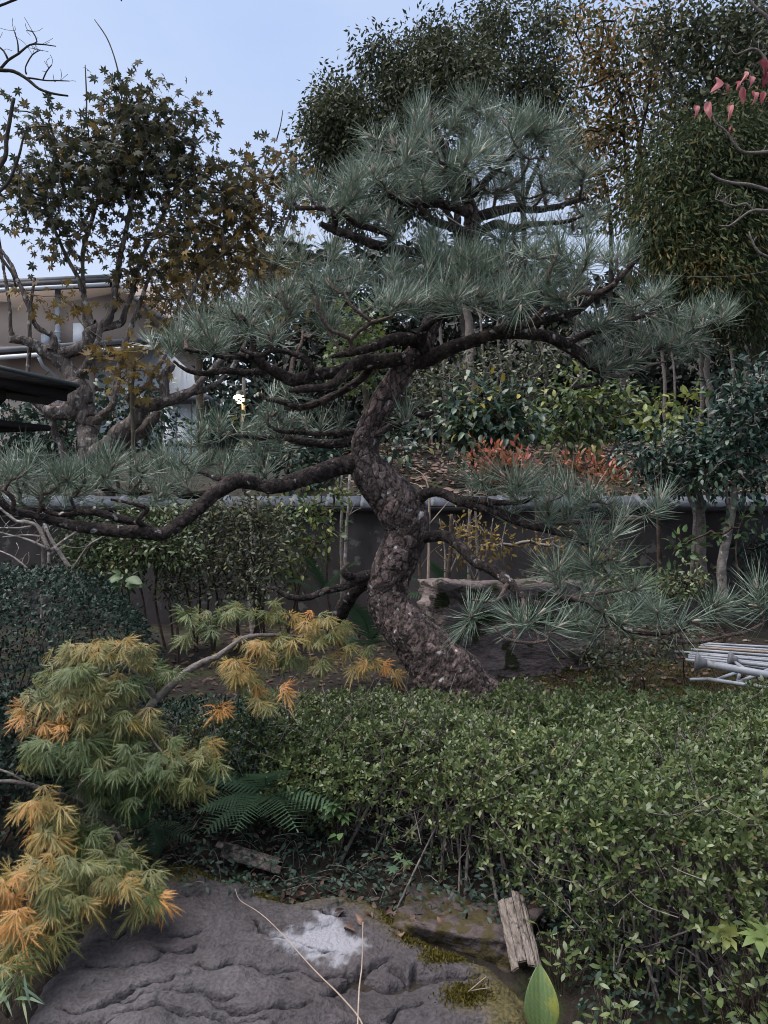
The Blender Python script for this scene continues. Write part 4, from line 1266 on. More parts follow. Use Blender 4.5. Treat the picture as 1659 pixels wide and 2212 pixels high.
def t_spray():
    V, T = [], []
    for s, L, a in [(0.0, 1.0, 0.0), (0.15, .5, .75), (0.15, .5, -.75), (0.32, .48, .7), (0.32, .48, -.7), (0.5, .4, .65), (0.5, .4, -.65), (0.68, .3, .6), (0.68, .3, -.6), (0.07, .42, .9), (0.07, .42, -.9), (0.24, .5, .72), (0.24, .5, -.72), (0.41, .44, .68), (0.41, .44, -.68), (0.59, .35, .6), (0.59, .35, -.6)]:
        d = np.array([math.cos(a), math.sin(a), -0.15])
        q = np.array([-d[1], d[0], 0.25])
        b = np.array([s, 0, -0.12 * s * s])
        k = len(V)
        V += [b, b + d * L * .5 + q * .026, b + d * L, b + d * L * .5 - q * .026]
        T += [[k, k + 3, k + 2], [k, k + 2, k + 1]]
    return np.array(V), np.array(T)
T_SPRAY = t_spray()

def plant(name, label, cat, limbs_, pads_, mat, bark, tpls, leaf=0.08, per_tip=12, spread=0.12, dens=1 / 900.0, rtip=0.003, rmax=0.02, droop=-0.3, up=0.4, tint=(0.45, 0.25),
          n_parts=60, part='leaf', rest='foliage', group=None, step=0.08, sag=0.03, wig=0.1, sides=6, tint_fn=None, kind='stuff', trunk_name='trunk', base=None, up_pen=0.3, bias_out=0.8, thing_=None, twig_bark=None, trunk_n=12, skel_from=0.35):
    """limbs_: explicit trunk and branches in photo columns; pads_: where the foliage sits"""
    L0 = [limb(s, 0.05, wob=0.2) for s in limbs_]
    b0 = L0[0][0][0] if base is None else base
    th = thing_ or thing(name, label, cat, b0, group)
    skel = []
    for i, (pts, r) in enumerate(L0):
        gg = Geo()
        if bark == 'maple_bark' and r.max() > 0.03:
            pts, r = limb(limbs_[i], 0.018, wob=0.35)
            r = r * (1 + 0.9 * fbm(pts + 3.3, 3.0, 3))
            V, fs, crack, plid = bark_trunk(pts, r, n=44, plate=0.006, seed=i * 2.3, stretch=0.22, freq=16.0)
            link(trunk_name if i == 0 else 'branch', raw_mesh('trunk', V, fs, M[bark], smooth_shade=True), th)
            skel.append(pts[int(len(pts) * (skel_from if i == 0 else 0.2)):])
            continue
        gg.tube(pts, r, trunk_n if i == 0 else max(sides, 8), True, jitter=0.06)
        gg.build(trunk_name if i == 0 else 'branch', M[bark], th, True)
        skel.append(pts[int(len(pts) * (skel_from if i == 0 else 0.2)):])
    skel = np.concatenate(skel)
    tips, ids = in_ellipsoids(pads_, dens=dens)
    tw, dirs = grow(skel, tips, step=step, sag=sag, wig=wig, rtip=rtip, rmax=rmax, up_pen=up_pen)
    gg = Geo()
    for pts, r in tw:
        gg.tube(pts, r, 4, False)
    gg.build('twigs', M[twig_bark or bark], th, True, kind='stuff')
    n = len(tips) * per_tip
    ti = np.repeat(np.arange(len(tips)), per_tip)
    off = rand_unit(n) * (rng.random((n, 1)) ** 0.5 * spread * 0.85)
    pos = tips[ti] + off - dirs[ti] * (rng.random((n, 1)) * spread)
    d = nrm(nrm(off) * bias_out + rand_unit(n) * 0.6 + dirs[ti] * 0.3 + np.array([0, 0, droop]))
    upv = nrm(np.array([0, -0.15, 1.0]) * up + rand_unit(n) * (1 - up))
    Rm = frames(d, upv)
    s = leaf * rng.uniform(0.65, 1.15, n)
    t = rng.normal(tint[0], tint[1], n) + np.repeat(rng.normal(0, tint[1] * 0.6, len(tips)), per_tip)
    if tint_fn is not None:
        t = t + tint_fn(pos)
    leaves(th, tpls, pos, Rm, s, t, M[mat], n_parts, part, rest)
    return th

# ------------------------------------------------------------------ pollarded maple behind the wall
MY = 7.6
maple_limbs = [
    [(205, 1100, MY, 66), (192, 1021, MY, 56), (192, 973, MY, 49), (189, 913, MY, 47), (174, 868, MY, 50), (162, 823, MY, 42), (138, 787, MY, 38), (122, 763, MY, 40), (112, 750, MY, 20)],
    [(122, 768, MY, 34), (90, 758, MY - .05, 27), (69, 742, MY - .1, 22), (36, 734, MY - .15, 18), (20, 733, MY - .2, 12)],
    [(124, 766, MY, 30), (150, 760, MY, 26), (172, 756, MY, 26), (190, 745, MY, 25), (194, 724, MY, 24), (216, 706, MY, 20)],
    [(205, 700, MY, 14), (195, 694, MY, 13), (180, 634, MY, 11), (165, 595, MY, 9), (144, 553, MY, 8), (110, 480, MY, 6), (95, 420, MY, 4)],
    [(215, 708, MY, 17), (240, 679, MY, 15), (249, 628, MY, 14), (255, 583, MY, 11), (261, 553, MY, 10), (275, 480, MY, 8), (290, 410, MY, 6), (295, 330, MY, 4)],
    [(216, 712, MY, 15), (258, 698, MY + .1, 12), (270, 673, MY + .1, 11), (285, 637, MY + .1, 9), (305, 560, MY + .1, 8), (345, 480, MY + .1, 6), (380, 400, MY + .1, 4)],
    [(112, 760, MY - .1, 20), (114, 727, MY - .1, 14), (81, 706, MY - .15, 12), (66, 673, MY - .2, 11), (45, 619, MY - .2, 9), (24, 571, MY - .2, 8), (-5, 530, MY - .2, 6)],
    [(194, 730, MY, 14), (185, 690, MY + .1, 11), (182, 640, MY + .1, 10), (178, 560, MY + .1, 8), (200, 470, MY + .1, 7), (225, 380, MY + .1, 5), (250, 280, MY, 4)],
    [(30, 736, MY - .15, 14), (22, 700, MY - .2, 9), (18, 640, MY - .2, 8), (5, 560, MY - .2, 6), (-10, 480, MY - .2, 5)],
    [(165, 818, MY, 20), (186, 790, MY - .1, 16), (200, 762, MY - .15, 13), (212, 735, MY - .2, 11), (218, 700, MY - .2, 8)],
    [(200, 990, MY - .05, 42), (228, 964, MY - .15, 38), (270, 928, MY - .2, 36), (300, 894, MY - .25, 33), (318, 878, MY - .3, 30), (360, 865, MY - .3, 28), (399, 852, MY - .3, 25), (425, 836, MY - .3, 16)],
    [(215, 978, MY, 34), (250, 962, MY - .02, 30), (300, 932, MY - .05, 27), (330, 905, MY - .05, 22), (345, 889, MY - .05, 12)],
    [(357, 862, MY - .3, 22), (356, 838, MY - .35, 19), (357, 812, MY - .35, 20), (369, 793, MY - .35, 15), (376, 786, MY - .35, 8)],
    [(318, 880, MY - .3, 16), (285, 866, MY - .4, 15), (280, 858, MY - .42, 14), (315, 832, MY - .4, 12), (330, 808, MY - .4, 11), (345, 788, MY - .4, 10), (372, 730, MY - .3, 8), (410, 640, MY - .2, 7), (450, 540, MY - .1, 6), (480, 450, MY, 4)],
    [(198, 915, MY, 20), (220, 895, MY - .05, 19), (240, 880, MY - .08, 17), (249, 847, MY - .08, 15), (255, 808, MY - .05, 13), (270, 740, MY, 10), (300, 660, MY, 8), (330, 580, MY, 6)],
    [(420, 838, MY - .3, 14), (445, 812, MY - .3, 10), (480, 770, MY - .2, 9), (520, 690, MY - .1, 8), (550, 590, MY, 7), (590, 480, MY, 5)],
    [(405, 850, MY - .3, 14), (450, 838, MY - .25, 10), (490, 810, MY - .2, 9), (540, 720, MY - .1, 8), (580, 600, MY, 7), (620, 480, MY, 5), (640, 420, MY, 3)],
    [(178, 888, MY, 40), (145, 893, MY - .05, 36), (118, 888, MY - .1, 32), (90, 873, MY - .1, 30), (62, 853, MY - .1, 24)],
    [(112, 895, MY - .1, 12), (116, 920, MY - .05, 13), (122, 945, MY, 14), (136, 975, MY, 15), (150, 1040, MY, 16)],
    [(62, 860, MY - .1, 12), (60, 800, MY, 10), (65, 740, MY, 9), (64, 680, MY, 8), (75, 600, MY, 6)],
]
maple_pads = [(290, 215, 55, 45, MY, .5), (260, 270, 110, 55, MY, .7), (150, 340, 95, 65, MY, .7), (55, 390, 65, 45, MY - .1, .6), (240, 350, 130, 55, MY, .8), (345, 260, 65, 50, MY, .5), (395, 300, 60, 55, MY, .5), (60, 450, 50, 20, MY - .1, .4),
              (400, 390, 100, 60, MY, .7), (140, 420, 100, 35, MY, .7), (250, 430, 60, 35, MY, .7), (520, 400, 75, 60, MY, .6), (600, 370, 55, 55, MY, .4), (450, 470, 90, 45, MY, .6), (560, 460, 70, 40, MY, .5), (360, 520, 90, 45, MY, .6), (460, 555, 90, 40, MY, .6), (150, 505, 70, 35, MY, .5), (250, 530, 50, 25, MY, .4),
              (80, 265, 40, 30, MY, .3), (30, 250, 22, 18, MY, .2), (260, 170, 18, 14, MY, .15), (430, 230, 25, 25, MY, .2), (300, 600, 70, 30, MY, .4), (560, 530, 60, 30, MY, .4)]
def maple_tint(p):
    u, v = visible_u(p)
    return 0.30 * smooth(380, 620, v) + 0.22 * smooth(350, 560, u) - 0.12
maple = plant('maple_tree', 'old pollarded maple with knobbly grey trunk and dark autumn leaves', 'tree', maple_limbs, maple_pads, 'lf_maple', 'maple_bark', T_MAPLE, leaf=0.125, per_tip=9, spread=0.34, dens=1 / 520.0,
              rtip=0.0055, rmax=0.02, droop=-0.35, up=0.5, tint=(0.36, 0.18), n_parts=300, tint_fn=maple_tint, step=0.15, trunk_n=20, twig_bark='shoot_bark')
# low yellow sprays on the pollard knuckles
def spray_leaves(th, specs, tpls, leaf, mat, dens, tint, n_parts):
    pos, ids = in_ellipsoids(specs, dens=dens)
    n = len(pos)
    Rm = frames(nrm(rand_unit(n) + [0, -0.2, -0.35]), nrm(np.array([0, -0.3, 1.0]) + rand_unit(n) * 0.5))
    leaves(th, tpls, pos, Rm, leaf * rng.uniform(0.7, 1.1, n), rng.normal(tint[0], tint[1], n), M[mat], n_parts)
plant('young_maple', 'thin yellowing maple shoots below the pollard limbs', 'tree', [[(290, 1080, 7.0, 10), (288, 960, 7.0, 9), (285, 850, 7.0, 7), (290, 790, 7.0, 5), (280, 740, 7.0, 3)]],
      [(250, 770, 40, 25, 7.0, .15), (300, 800, 35, 30, 7.0, .15), (265, 810, 30, 20, 7.0, .12), (320, 760, 25, 18, 7.0, .1), (135, 640, 30, 25, 7.3, .1), (40, 640, 14, 14, 7.3, .1)],
      'lf_maple', 'shoot_bark', T_MAPLE, leaf=0.13, per_tip=7, spread=0.22, dens=1 / 550.0, tint=(0.82, 0.10), n_parts=120, step=0.12, rmax=0.012, base=P(290, 1100, 7.0))
# long bare shoots above the maple crown
for seq in ([(258, 165, MY, 4), (246, 120, MY, 3), (230, 80, MY, 3), (204, 42, MY, 2)], [(186, 255, MY, 4), (187, 215, MY, 3.5), (185, 165, MY, 3), (184, 140, MY, 2)], [(598, 300, MY, 3), (606, 270, MY, 2.5), (611, 238, MY, 2)]):
    pts, r = limb(seq, 0.1)
    gg = Geo(); gg.tube(pts, r, 5); gg.build('shoot', M['shoot_bark'], maple)

# slender maple farther back
plant('slender_maple', 'slender rust leaved maple seen through the gap left of the pine', 'tree',
      [[(440, 1000, 11, 20), (430, 800, 11, 17), (440, 650, 11, 13), (470, 540, 11, 8), (500, 450, 11, 5)], [(436, 720, 11, 11), (400, 640, 11, 9), (370, 540, 11, 6)], [(438, 680, 11, 11), (500, 600, 11, 8), (560, 520, 11, 5)], [(433, 780, 11, 10), (520, 660, 11, 8), (600, 600, 11, 5)]],
      [(400, 590, 80, 45, 11, .8), (500, 580, 90, 45, 11, .8), (590, 590, 70, 50, 11, .7), (340, 640, 50, 50, 11, .6), (620, 660, 60, 50, 11, .6), (480, 650, 80, 40, 11, .7), (400, 680, 70, 40, 11, .6)],
      'lf_maple', 'shoot_bark', [T_MAPLE[2]], leaf=0.13, per_tip=12, spread=0.5, dens=1 / 420.0, rtip=0.006, tint=(0.62, 0.16), n_parts=0, rest='crown', kind=None, step=0.2)
plant('backdrop_maple', 'orange tinged maple glimpsed through the middle of the pine', 'tree', [[(800, 1000, 10, 16), (790, 850, 10, 13), (775, 760, 10, 9), (770, 700, 10, 5)]],
      [(760, 725, 55, 45, 10, .5), (740, 780, 50, 30, 10, .5), (820, 800, 30, 20, 10, .4), (800, 715, 20, 25, 9.8, .2)], 'lf_fresh', 'shoot_bark', [T_MAPLE[2]], leaf=0.12, per_tip=14, spread=0.4, dens=1 / 300.0, rtip=0.006, tint=(0.45, 0.2), n_parts=0, rest='crown', step=0.2)

# ------------------------------------------------------------------ the wooded slope
def trunk_to(u, v, Y, w, base_u=None):
    """straightish trunk from the ground to (u, v)"""
    top = P(u, v, Y)
    bu = u if base_u is None else base_u
    gx = P(bu, 1000, Y)[0]
    gz = float(zg(gx, Y)) - 0.1
    vb = float(visible_u(np.array([gx, Y, gz]))[1])
    return [(bu, vb, Y, w), (bu + (u - bu) * .3 + 6, vb + (v - vb) * .35, Y, w * .85), (bu + (u - bu) * .6 - 5, vb + (v - vb) * .65, Y, w * .7), (u, v, Y, w * .45)]

oy = 15.5
oak = [trunk_to(985, 330, oy, 26, 1012), [(1000, 520, oy, 14), (930, 400, oy, 11), (860, 300, oy, 8), (760, 270, oy, 5)], [(995, 450, oy, 14), (930, 300, oy, 10), (900, 200, oy, 7), (870, 130, oy, 4)], [(990, 400, oy, 13), (1000, 260, oy, 10), (990, 150, oy, 6), (960, 80, oy, 4)]]
oak_pads = [(712, 195, 40, 35, oy, 1.0), (700, 270, 60, 50, oy, 1.2), (760, 250, 70, 55, oy, 1.4), (820, 120, 55, 35, oy, 1.0), (850, 185, 80, 55, oy, 1.5), (930, 75, 45, 35, oy, 1.0), (960, 130, 80, 55, oy, 1.5), (920, 210, 90, 55, oy, 1.5), (800, 300, 90, 40, oy, 1.5), (670, 310, 25, 25, oy, .6), (1020, 170, 60, 50, oy, 1.3), (880, 290, 90, 40, oy, 1.4), (720, 350, 45, 35, oy, .9), (800, 370, 60, 35, oy, 1.0), (690, 420, 35, 35, oy, .7), (900, 380, 70, 40, oy, 1.0), (760, 440, 50, 40, oy, .8), (860, 460, 60, 40, oy, .8)]
plant('evergreen_oak', 'tall dense evergreen oak with rounded crown rising behind the pine top', 'tree', oak, oak_pads, 'lf_oak', 'dark_bark', [T_DIA], leaf=0.135, per_tip=120, spread=0.62, dens=1 / 520.0, rtip=0.012, rmax=0.07, droop=-0.7, up=0.3, tint=(0.5, 0.22), n_parts=0, rest='crown', step=0.3, sides=6, bias_out=0.6)
oy2 = 17.5
oak2 = [trunk_to(1130, 330, oy2, 20, 1150), [(1135, 480, oy2, 12), (1080, 300, oy2, 9), (1060, 160, oy2, 6), (1050, 60, oy2, 4)], [(1135, 420, oy2, 11), (1190, 280, oy2, 8), (1200, 150, oy2, 5), (1180, 60, oy2, 3)], [(1130, 380, oy2, 10), (1120, 250, oy2, 7), (1125, 100, oy2, 4)]]
plant('spreading_oak', 'lighter evergreen oak with see-through crown between the dense oak and autumn tree', 'tree', oak2, [(1050, 50, 60, 40, oy2, 1.2), (1120, 40, 60, 35, oy2, 1.2), (1180, 60, 45, 45, oy2, 1.0), (1090, 110, 90, 45, oy2, 1.5), (1190, 140, 50, 50, oy2, 1.0), (1120, 190, 80, 45, oy2, 1.4), (1200, 230, 60, 60, oy2, 1.0), (1130, 270, 70, 40, oy2, 1.2), (1230, 330, 50, 70, oy2, 1.0)],
      'lf_oak', 'dark_bark', [T_DIA], leaf=0.15, per_tip=80, spread=0.70, dens=1 / 620.0, rtip=0.012, rmax=0.06, droop=-0.7, up=0.3, tint=(0.55, 0.22), n_parts=0, rest='crown', step=0.3)
ay = 14.0
aut = [[(1352, 900, ay, 15), (1355, 700, ay, 14), (1362, 560, ay, 13), (1372, 440, ay, 12), (1380, 350, ay, 11), (1378, 280, ay, 8), (1360, 210, ay, 6), (1330, 130, ay, 5), (1300, 40, ay, 3)],
       [(1376, 330, ay, 8), (1395, 240, ay, 7), (1410, 150, ay, 5), (1420, 60, ay, 3)], [(1362, 480, ay, 8), (1350, 330, ay, 7), (1345, 220, ay, 5), (1320, 150, ay, 3)], [(1310, 900, ay + .5, 12), (1320, 500, ay + .5, 10), (1290, 350, ay + .5, 8), (1260, 240, ay + .5, 5)], [(1365, 470, ay, 7), (1400, 330, ay, 5), (1450, 220, ay, 3)]]
plant('autumn_tree', 'slim dark stemmed tree with ochre and orange leaves against the sky', 'tree', aut, [(1290, 30, 70, 40, ay, 1.0), (1390, 40, 70, 40, ay, 1.0), (1270, 110, 50, 50, ay, .8), (1350, 110, 70, 45, ay, 1.0), (1440, 130, 60, 60, ay, 1.0), (1290, 190, 70, 50, ay, .9), (1390, 190, 60, 40, ay, .9), (1330, 270, 80, 40, ay, 1.0), (1260, 300, 50, 50, ay, .8), (1420, 270, 50, 40, ay, .8), (1300, 370, 70, 50, ay, .9), (1400, 370, 50, 50, ay, .8), (1330, 450, 70, 40, ay, .9), (1250, 420, 50, 50, ay, .8)],
      'lf_autumn', 'dark_bark', [T_DIA], leaf=0.135, per_tip=32, spread=0.55, dens=1 / 560.0, rtip=0.010, rmax=0.05, droop=-0.5, up=0.3, tint=(0.55, 0.24), n_parts=0, rest='crown', step=0.3)
by = 12.5
tallr = [[(1640, 900, by, 26), (1635, 600, by, 24), (1600, 400, by, 20), (1560, 250, by, 15), (1520, 130, by, 10), (1490, 20, by, 6)], [(1585, 330, by, 13), (1500, 230, by, 10), (1440, 150, by, 7), (1390, 60, by, 5)], [(1560, 250, by, 11), (1530, 180, by, 10), (1495, 100, by, 7), (1470, 10, by, 4)], [(1600, 400, by, 12), (1620, 200, by, 9), (1640, 60, by, 5)]]
plant('leaning_tree', 'dark limbed leaning tree with thin green leaves above the cypress', 'tree', tallr, [(1500, 50, 80, 50, by, .9), (1600, 60, 80, 60, by, .9), (1440, 60, 50, 50, by, .7), (1550, 150, 70, 50, by, .9), (1640, 160, 50, 70, by, .8), (1480, 190, 60, 50, by, .8), (1580, 240, 60, 40, by, .8), (1450, 270, 40, 40, by, .6)],
      'lf_oak', 'dark_bark', [T_DIA], leaf=0.135, per_tip=44, spread=0.58, dens=1 / 560.0, rtip=0.010, rmax=0.06, droop=-0.6, up=0.3, tint=(0.5, 0.22), n_parts=0, rest='crown', step=0.3)
cy = 10.5
ced = [trunk_to(1610, 330, cy, 30, 1640), [(1625, 600, cy, 9), (1520, 520, cy - .6, 6), (1420, 520, cy - .9, 3)], [(1620, 450, cy, 9), (1520, 380, cy - .6, 6), (1430, 380, cy - .8, 3)], [(1612, 330, cy, 8), (1540, 280, cy - .6, 5), (1480, 300, cy - .7, 3)], [(1628, 700, cy, 8), (1550, 640, cy - .8, 5), (1480, 620, cy - 1.0, 3)]]
def ced_tint(p):
    u, v = visible_u(p)
    return 0.32 * np.exp(-((u - 1500) / 90) ** 2 - ((v - 570) / 60) ** 2)
plant('cypress_tree', 'big drooping cypress with bronze tinged green sprays at the wood edge', 'tree', ced, [(1500, 340, 70, 45, cy - .5, .6), (1580, 320, 80, 70, cy - .5, .8), (1640, 280, 60, 90, cy - .4, .8), (1450, 400, 60, 40, cy - .7, .5), (1540, 430, 90, 60, cy - .7, .7), (1630, 430, 60, 80, cy - .6, .7), (1430, 480, 50, 40, cy - .8, .5), (1510, 520, 90, 50, cy - .9, .6), (1610, 550, 70, 70, cy - .8, .6), (1440, 560, 60, 40, cy - .9, .5), (1540, 610, 80, 40, cy - 1.0, .5), (1640, 650, 50, 50, cy - .9, .5), (1400, 440, 35, 50, cy - .6, .4)],
      'lf_cedar', 'dark_bark', [t_diamond(0.24, 0.03)], leaf=0.12, per_tip=135, spread=0.58, dens=1 / 540.0, rtip=0.008, rmax=0.04, droop=-0.95, up=0.4, tint=(0.45, 0.2), n_parts=0, part='spray', rest='crown', step=0.25, tint_fn=ced_tint)
plant('back_cypress', 'dark cypress half hidden behind the leaning tree trunk', 'tree', [trunk_to(1690, 60, 13.5, 30)], [(1650, 120, 60, 110, 13.5, .9), (1690, 300, 80, 150, 13.5, .9), (1630, 60, 50, 70, 13.5, .8), (1600, 220, 50, 80, 13.5, .8), (1690, 550, 80, 120, 13.5, .9)],
      'lf_cedar', 'dark_bark', [t_diamond(0.24, 0.03)], leaf=0.17, per_tip=70, spread=0.7, dens=1 / 600.0, rtip=0.008, rmax=0.04, droop=-0.7, up=0.4, tint=(0.15, 0.12), n_parts=0, rest='crown', step=0.3)

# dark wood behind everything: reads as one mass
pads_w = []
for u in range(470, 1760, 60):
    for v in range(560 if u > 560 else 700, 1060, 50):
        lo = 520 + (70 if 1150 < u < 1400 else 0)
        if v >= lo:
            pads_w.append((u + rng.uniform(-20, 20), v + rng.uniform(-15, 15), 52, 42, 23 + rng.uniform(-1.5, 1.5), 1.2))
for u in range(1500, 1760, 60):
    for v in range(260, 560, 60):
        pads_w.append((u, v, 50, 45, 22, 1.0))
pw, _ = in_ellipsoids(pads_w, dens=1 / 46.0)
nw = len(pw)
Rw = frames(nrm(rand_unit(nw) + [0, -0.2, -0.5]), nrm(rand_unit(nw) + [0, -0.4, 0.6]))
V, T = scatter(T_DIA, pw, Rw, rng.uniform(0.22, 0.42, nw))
wood = link('woodland', raw_mesh('woodland', V, [T], M['lf_shaded'], tint=np.repeat(np.clip(rng.normal(0.45, 0.28, nw), 0, 1), 2)), None, 'stuff')
tag(wood, 'evergreen wood closing the slope behind all trees, canopy shade in its leaf colour', 'woodland')
# tree stems one can tell apart in the dark wood
stems = [(1010, 640, 12.5, 24, 'thick grey trunk'), (960, 700, 13, 10, None), (1040, 690, 12, 7, None), (1075, 700, 12.2, 6, None), (1100, 680, 12.8, 7, None), (1530, 690, 10.2, 15, 'pale straight trunk'), (1508, 720, 10.6, 10, None), (1455, 700, 9.6, 6, None), (1580, 720, 11.4, 9, None), (1430, 720, 12, 9, None), (1610, 690, 11, 14, None), (1170, 740, 13, 8, None), (1250, 760, 12.4, 8, None), (930, 740, 12.6, 6, None)]
for k, (u, v, Y, w, nm) in enumerate(stems):
    seq = trunk_to(u + rng.uniform(-12, 12), v - 160, Y, w, u)
    pts, r = limb(seq, 0.15, wob=0.6)
    t_ = thing('tree_stem', {'thick grey trunk': 'thick grey trunk standing behind the camellia bush', 'pale straight trunk': 'pale straight trunk below the cypress'}.get(nm, 'thin bare tree stem rising in the dark wood'), 'tree', pts[0], None if nm else 'thin stems in the dark wood')
    gg = Geo(); gg.tube(pts, r, 9, True, jitter=0.05)
    gg.build('trunk', M['grey_stem'], t_, True)
    top = pts[int(len(pts) * .55):]
    gg = Geo()
    for q in range(7):
        a = top[int(rng.integers(len(top)))]
        e = a + np.array([rng.normal(0, .5), rng.normal(0, .3), rng.uniform(.2, .9)])
        gg.tube(catmull([a, (a + e) / 2 + rng.normal(0, .06, 3), e], 0.1), np.linspace(0.012, 0.004, len(catmull([a, (a + e) / 2, e], 0.1)))[:1], 4, False)
    gg.build('branches', M['grey_stem'], t_, True, kind='stuff')

# leaf litter on the slope
pl_ = np.concatenate([gpos(9000, -0.5, 6.0, 6.8, 12.5, 0.015), gpos(2500, -1.4, 2.8, 3.5, 6.3, 0.012), gpos(1500, -1.2, 0.9, 2.45, 3.2, 0.012)])
n = len(pl_)
Rl = frames(nrm(rand_unit(n) * [1, 1, 0.25]), nrm(rand_unit(n) * 0.5 + [0, -0.2, 1]))
V, T = scatter(T_SMALL3, pl_, Rl, rng.uniform(0.05, 0.11, n) * np.where(pl_[:, 1] < 6.3, np.where(pl_[:, 1] < 3.3, 0.33, 0.5), 1))
lit = link('leaf_litter', raw_mesh('leaf_litter', V, [T], M['lf_dead'], tint=np.repeat(np.clip(rng.normal(np.where(pl_[:, 1] < 6.3, 0.3, 0.68), 0.25), 0, 1), 4)), None, 'stuff')
tag(lit, 'brown fallen leaves covering the slope and garden floor', 'leaf litter')

# ------------------------------------------------------------------ shrubs around and behind the wall
def gbase(u, Y):
    x = P(u, 1000, Y)[0]
    return float(visible_u(np.array([x, Y, float(zg(x, Y)) - 0.05]))[1])
def stems_for(us, Y, v_top, w, fan=0.0):
    out = []
    mid = sum(us) / len(us)
    for u in us:
        vb = gbase(u, Y)
        out.append([(mid + (u - mid) * 0.35, vb, Y, w), (mid + (u - mid) * .7 + rng.uniform(-6, 6), vb + (v_top - vb) * .5, Y, w * .8), (u + fan * (u - mid), v_top, Y, w * .45)])
    return out

plant('camellia_bush', 'glossy blue green camellia bush on the slope behind the pine trunk', 'shrub', stems_for([1000, 1060, 1120], 7.7, 890, 8), [(985, 880, 45, 35, 7.7, .3), (1050, 860, 55, 35, 7.7, .3), (1110, 880, 45, 40, 7.7, .3), (960, 925, 35, 25, 7.7, .25), (1040, 915, 60, 35, 7.6, .3), (1120, 930, 45, 30, 7.6, .3), (1000, 950, 50, 15, 7.6, .3)],
      'lf_camellia', 'brown_stem', [T_OVAL, T_OVAL2], leaf=0.115, per_tip=7, spread=0.26, dens=1 / 190.0, rtip=0.004, droop=-0.35, up=0.65, tint=(0.55, 0.25), n_parts=260, step=0.1)
plant('yellowing_camellia', 'taller camellia bush with yellowing leaves and pale stems behind the wall', 'shrub', stems_for([1190, 1250, 1300, 1360], 8.6, 860, 9), [(1180, 900, 40, 40, 8.6, .3), (1240, 860, 55, 40, 8.6, .35), (1310, 870, 55, 40, 8.6, .35), (1370, 890, 50, 40, 8.6, .3), (1220, 930, 50, 30, 8.5, .3), (1300, 930, 50, 30, 8.5, .3), (1340, 830, 40, 25, 8.6, .3), (1260, 810, 40, 25, 8.7, .3)],
      'lf_fresh', 'grey_stem', [T_OVAL, T_OVAL2], leaf=0.105, per_tip=7, spread=0.28, dens=1 / 230.0, rtip=0.004, droop=-0.35, up=0.65, tint=(0.38, 0.28), n_parts=260, step=0.1)
plant('wild_shrub', 'loose small leaved shrub under the thick grey trunk', 'shrub', stems_for([900, 950, 1080, 1140], 9.6, 800, 7), [(920, 830, 45, 50, 9.6, .4), (980, 800, 45, 40, 9.6, .4), (1080, 790, 50, 45, 9.6, .4), (1150, 800, 45, 45, 9.6, .4), (900, 910, 35, 40, 9.4, .4), (1200, 770, 45, 40, 9.6, .4), (880, 860, 30, 30, 9.5, .3)],
      'lf_twiggy', 'grey_stem', [T_SMALL], leaf=0.075, per_tip=16, spread=0.4, dens=1 / 260.0, rtip=0.004, droop=-0.3, tint=(0.45, 0.22), n_parts=0, step=0.15)
plant('bright_sapling', 'sapling with bright yellow green leaves beside the dark tree', 'shrub', stems_for([1440, 1480], 7.3, 880, 7), [(1475, 865, 22, 35, 7.3, .12), (1440, 890, 22, 22, 7.3, .12), (1395, 905, 30, 25, 7.4, .12), (1460, 920, 30, 18, 7.3, .12)],
      'lf_fresh', 'brown_stem', [T_OVAL, T_OVAL2], leaf=0.11, per_tip=7, spread=0.2, dens=1 / 330.0, tint=(0.78, 0.16), n_parts=150, step=0.1, droop=-0.1)
ty = 5.95
plant('dark_garden_tree', 'two stemmed small dark leaved tree in front of the wall', 'tree', [[(1518, 1265, ty, 24), (1513, 1200, ty, 22), (1514, 1130, ty, 21), (1512, 1085, ty, 21), (1500, 1050, ty, 17), (1495, 1000, ty, 13), (1498, 930, ty, 8)], [(1495, 1240, ty - .1, 9), (1500, 1150, ty - .1, 9), (1502, 1110, ty - .1, 9), (1490, 1075, ty - .1, 9), (1470, 1035, ty - .1, 8), (1462, 1000, ty - .1, 6)], [(1498, 1040, ty, 8), (1530, 1000, ty, 6), (1560, 960, ty, 4)]],
      [(1400, 985, 55, 35, ty, .3), (1460, 1005, 60, 35, ty, .35), (1520, 1010, 55, 35, ty, .35), (1480, 950, 55, 35, ty, .35), (1420, 1030, 45, 22, ty, .3), (1540, 960, 40, 35, ty, .3), (1360, 960, 30, 25, ty, .2)],
      'lf_camellia', 'grey_stem', [T_OVAL, T_OVAL2], leaf=0.062, per_tip=8, spread=0.2, dens=1 / 150.0, rtip=0.003, tint=(0.26, 0.2), n_parts=250, step=0.08, up=0.6)
ty2 = 5.7
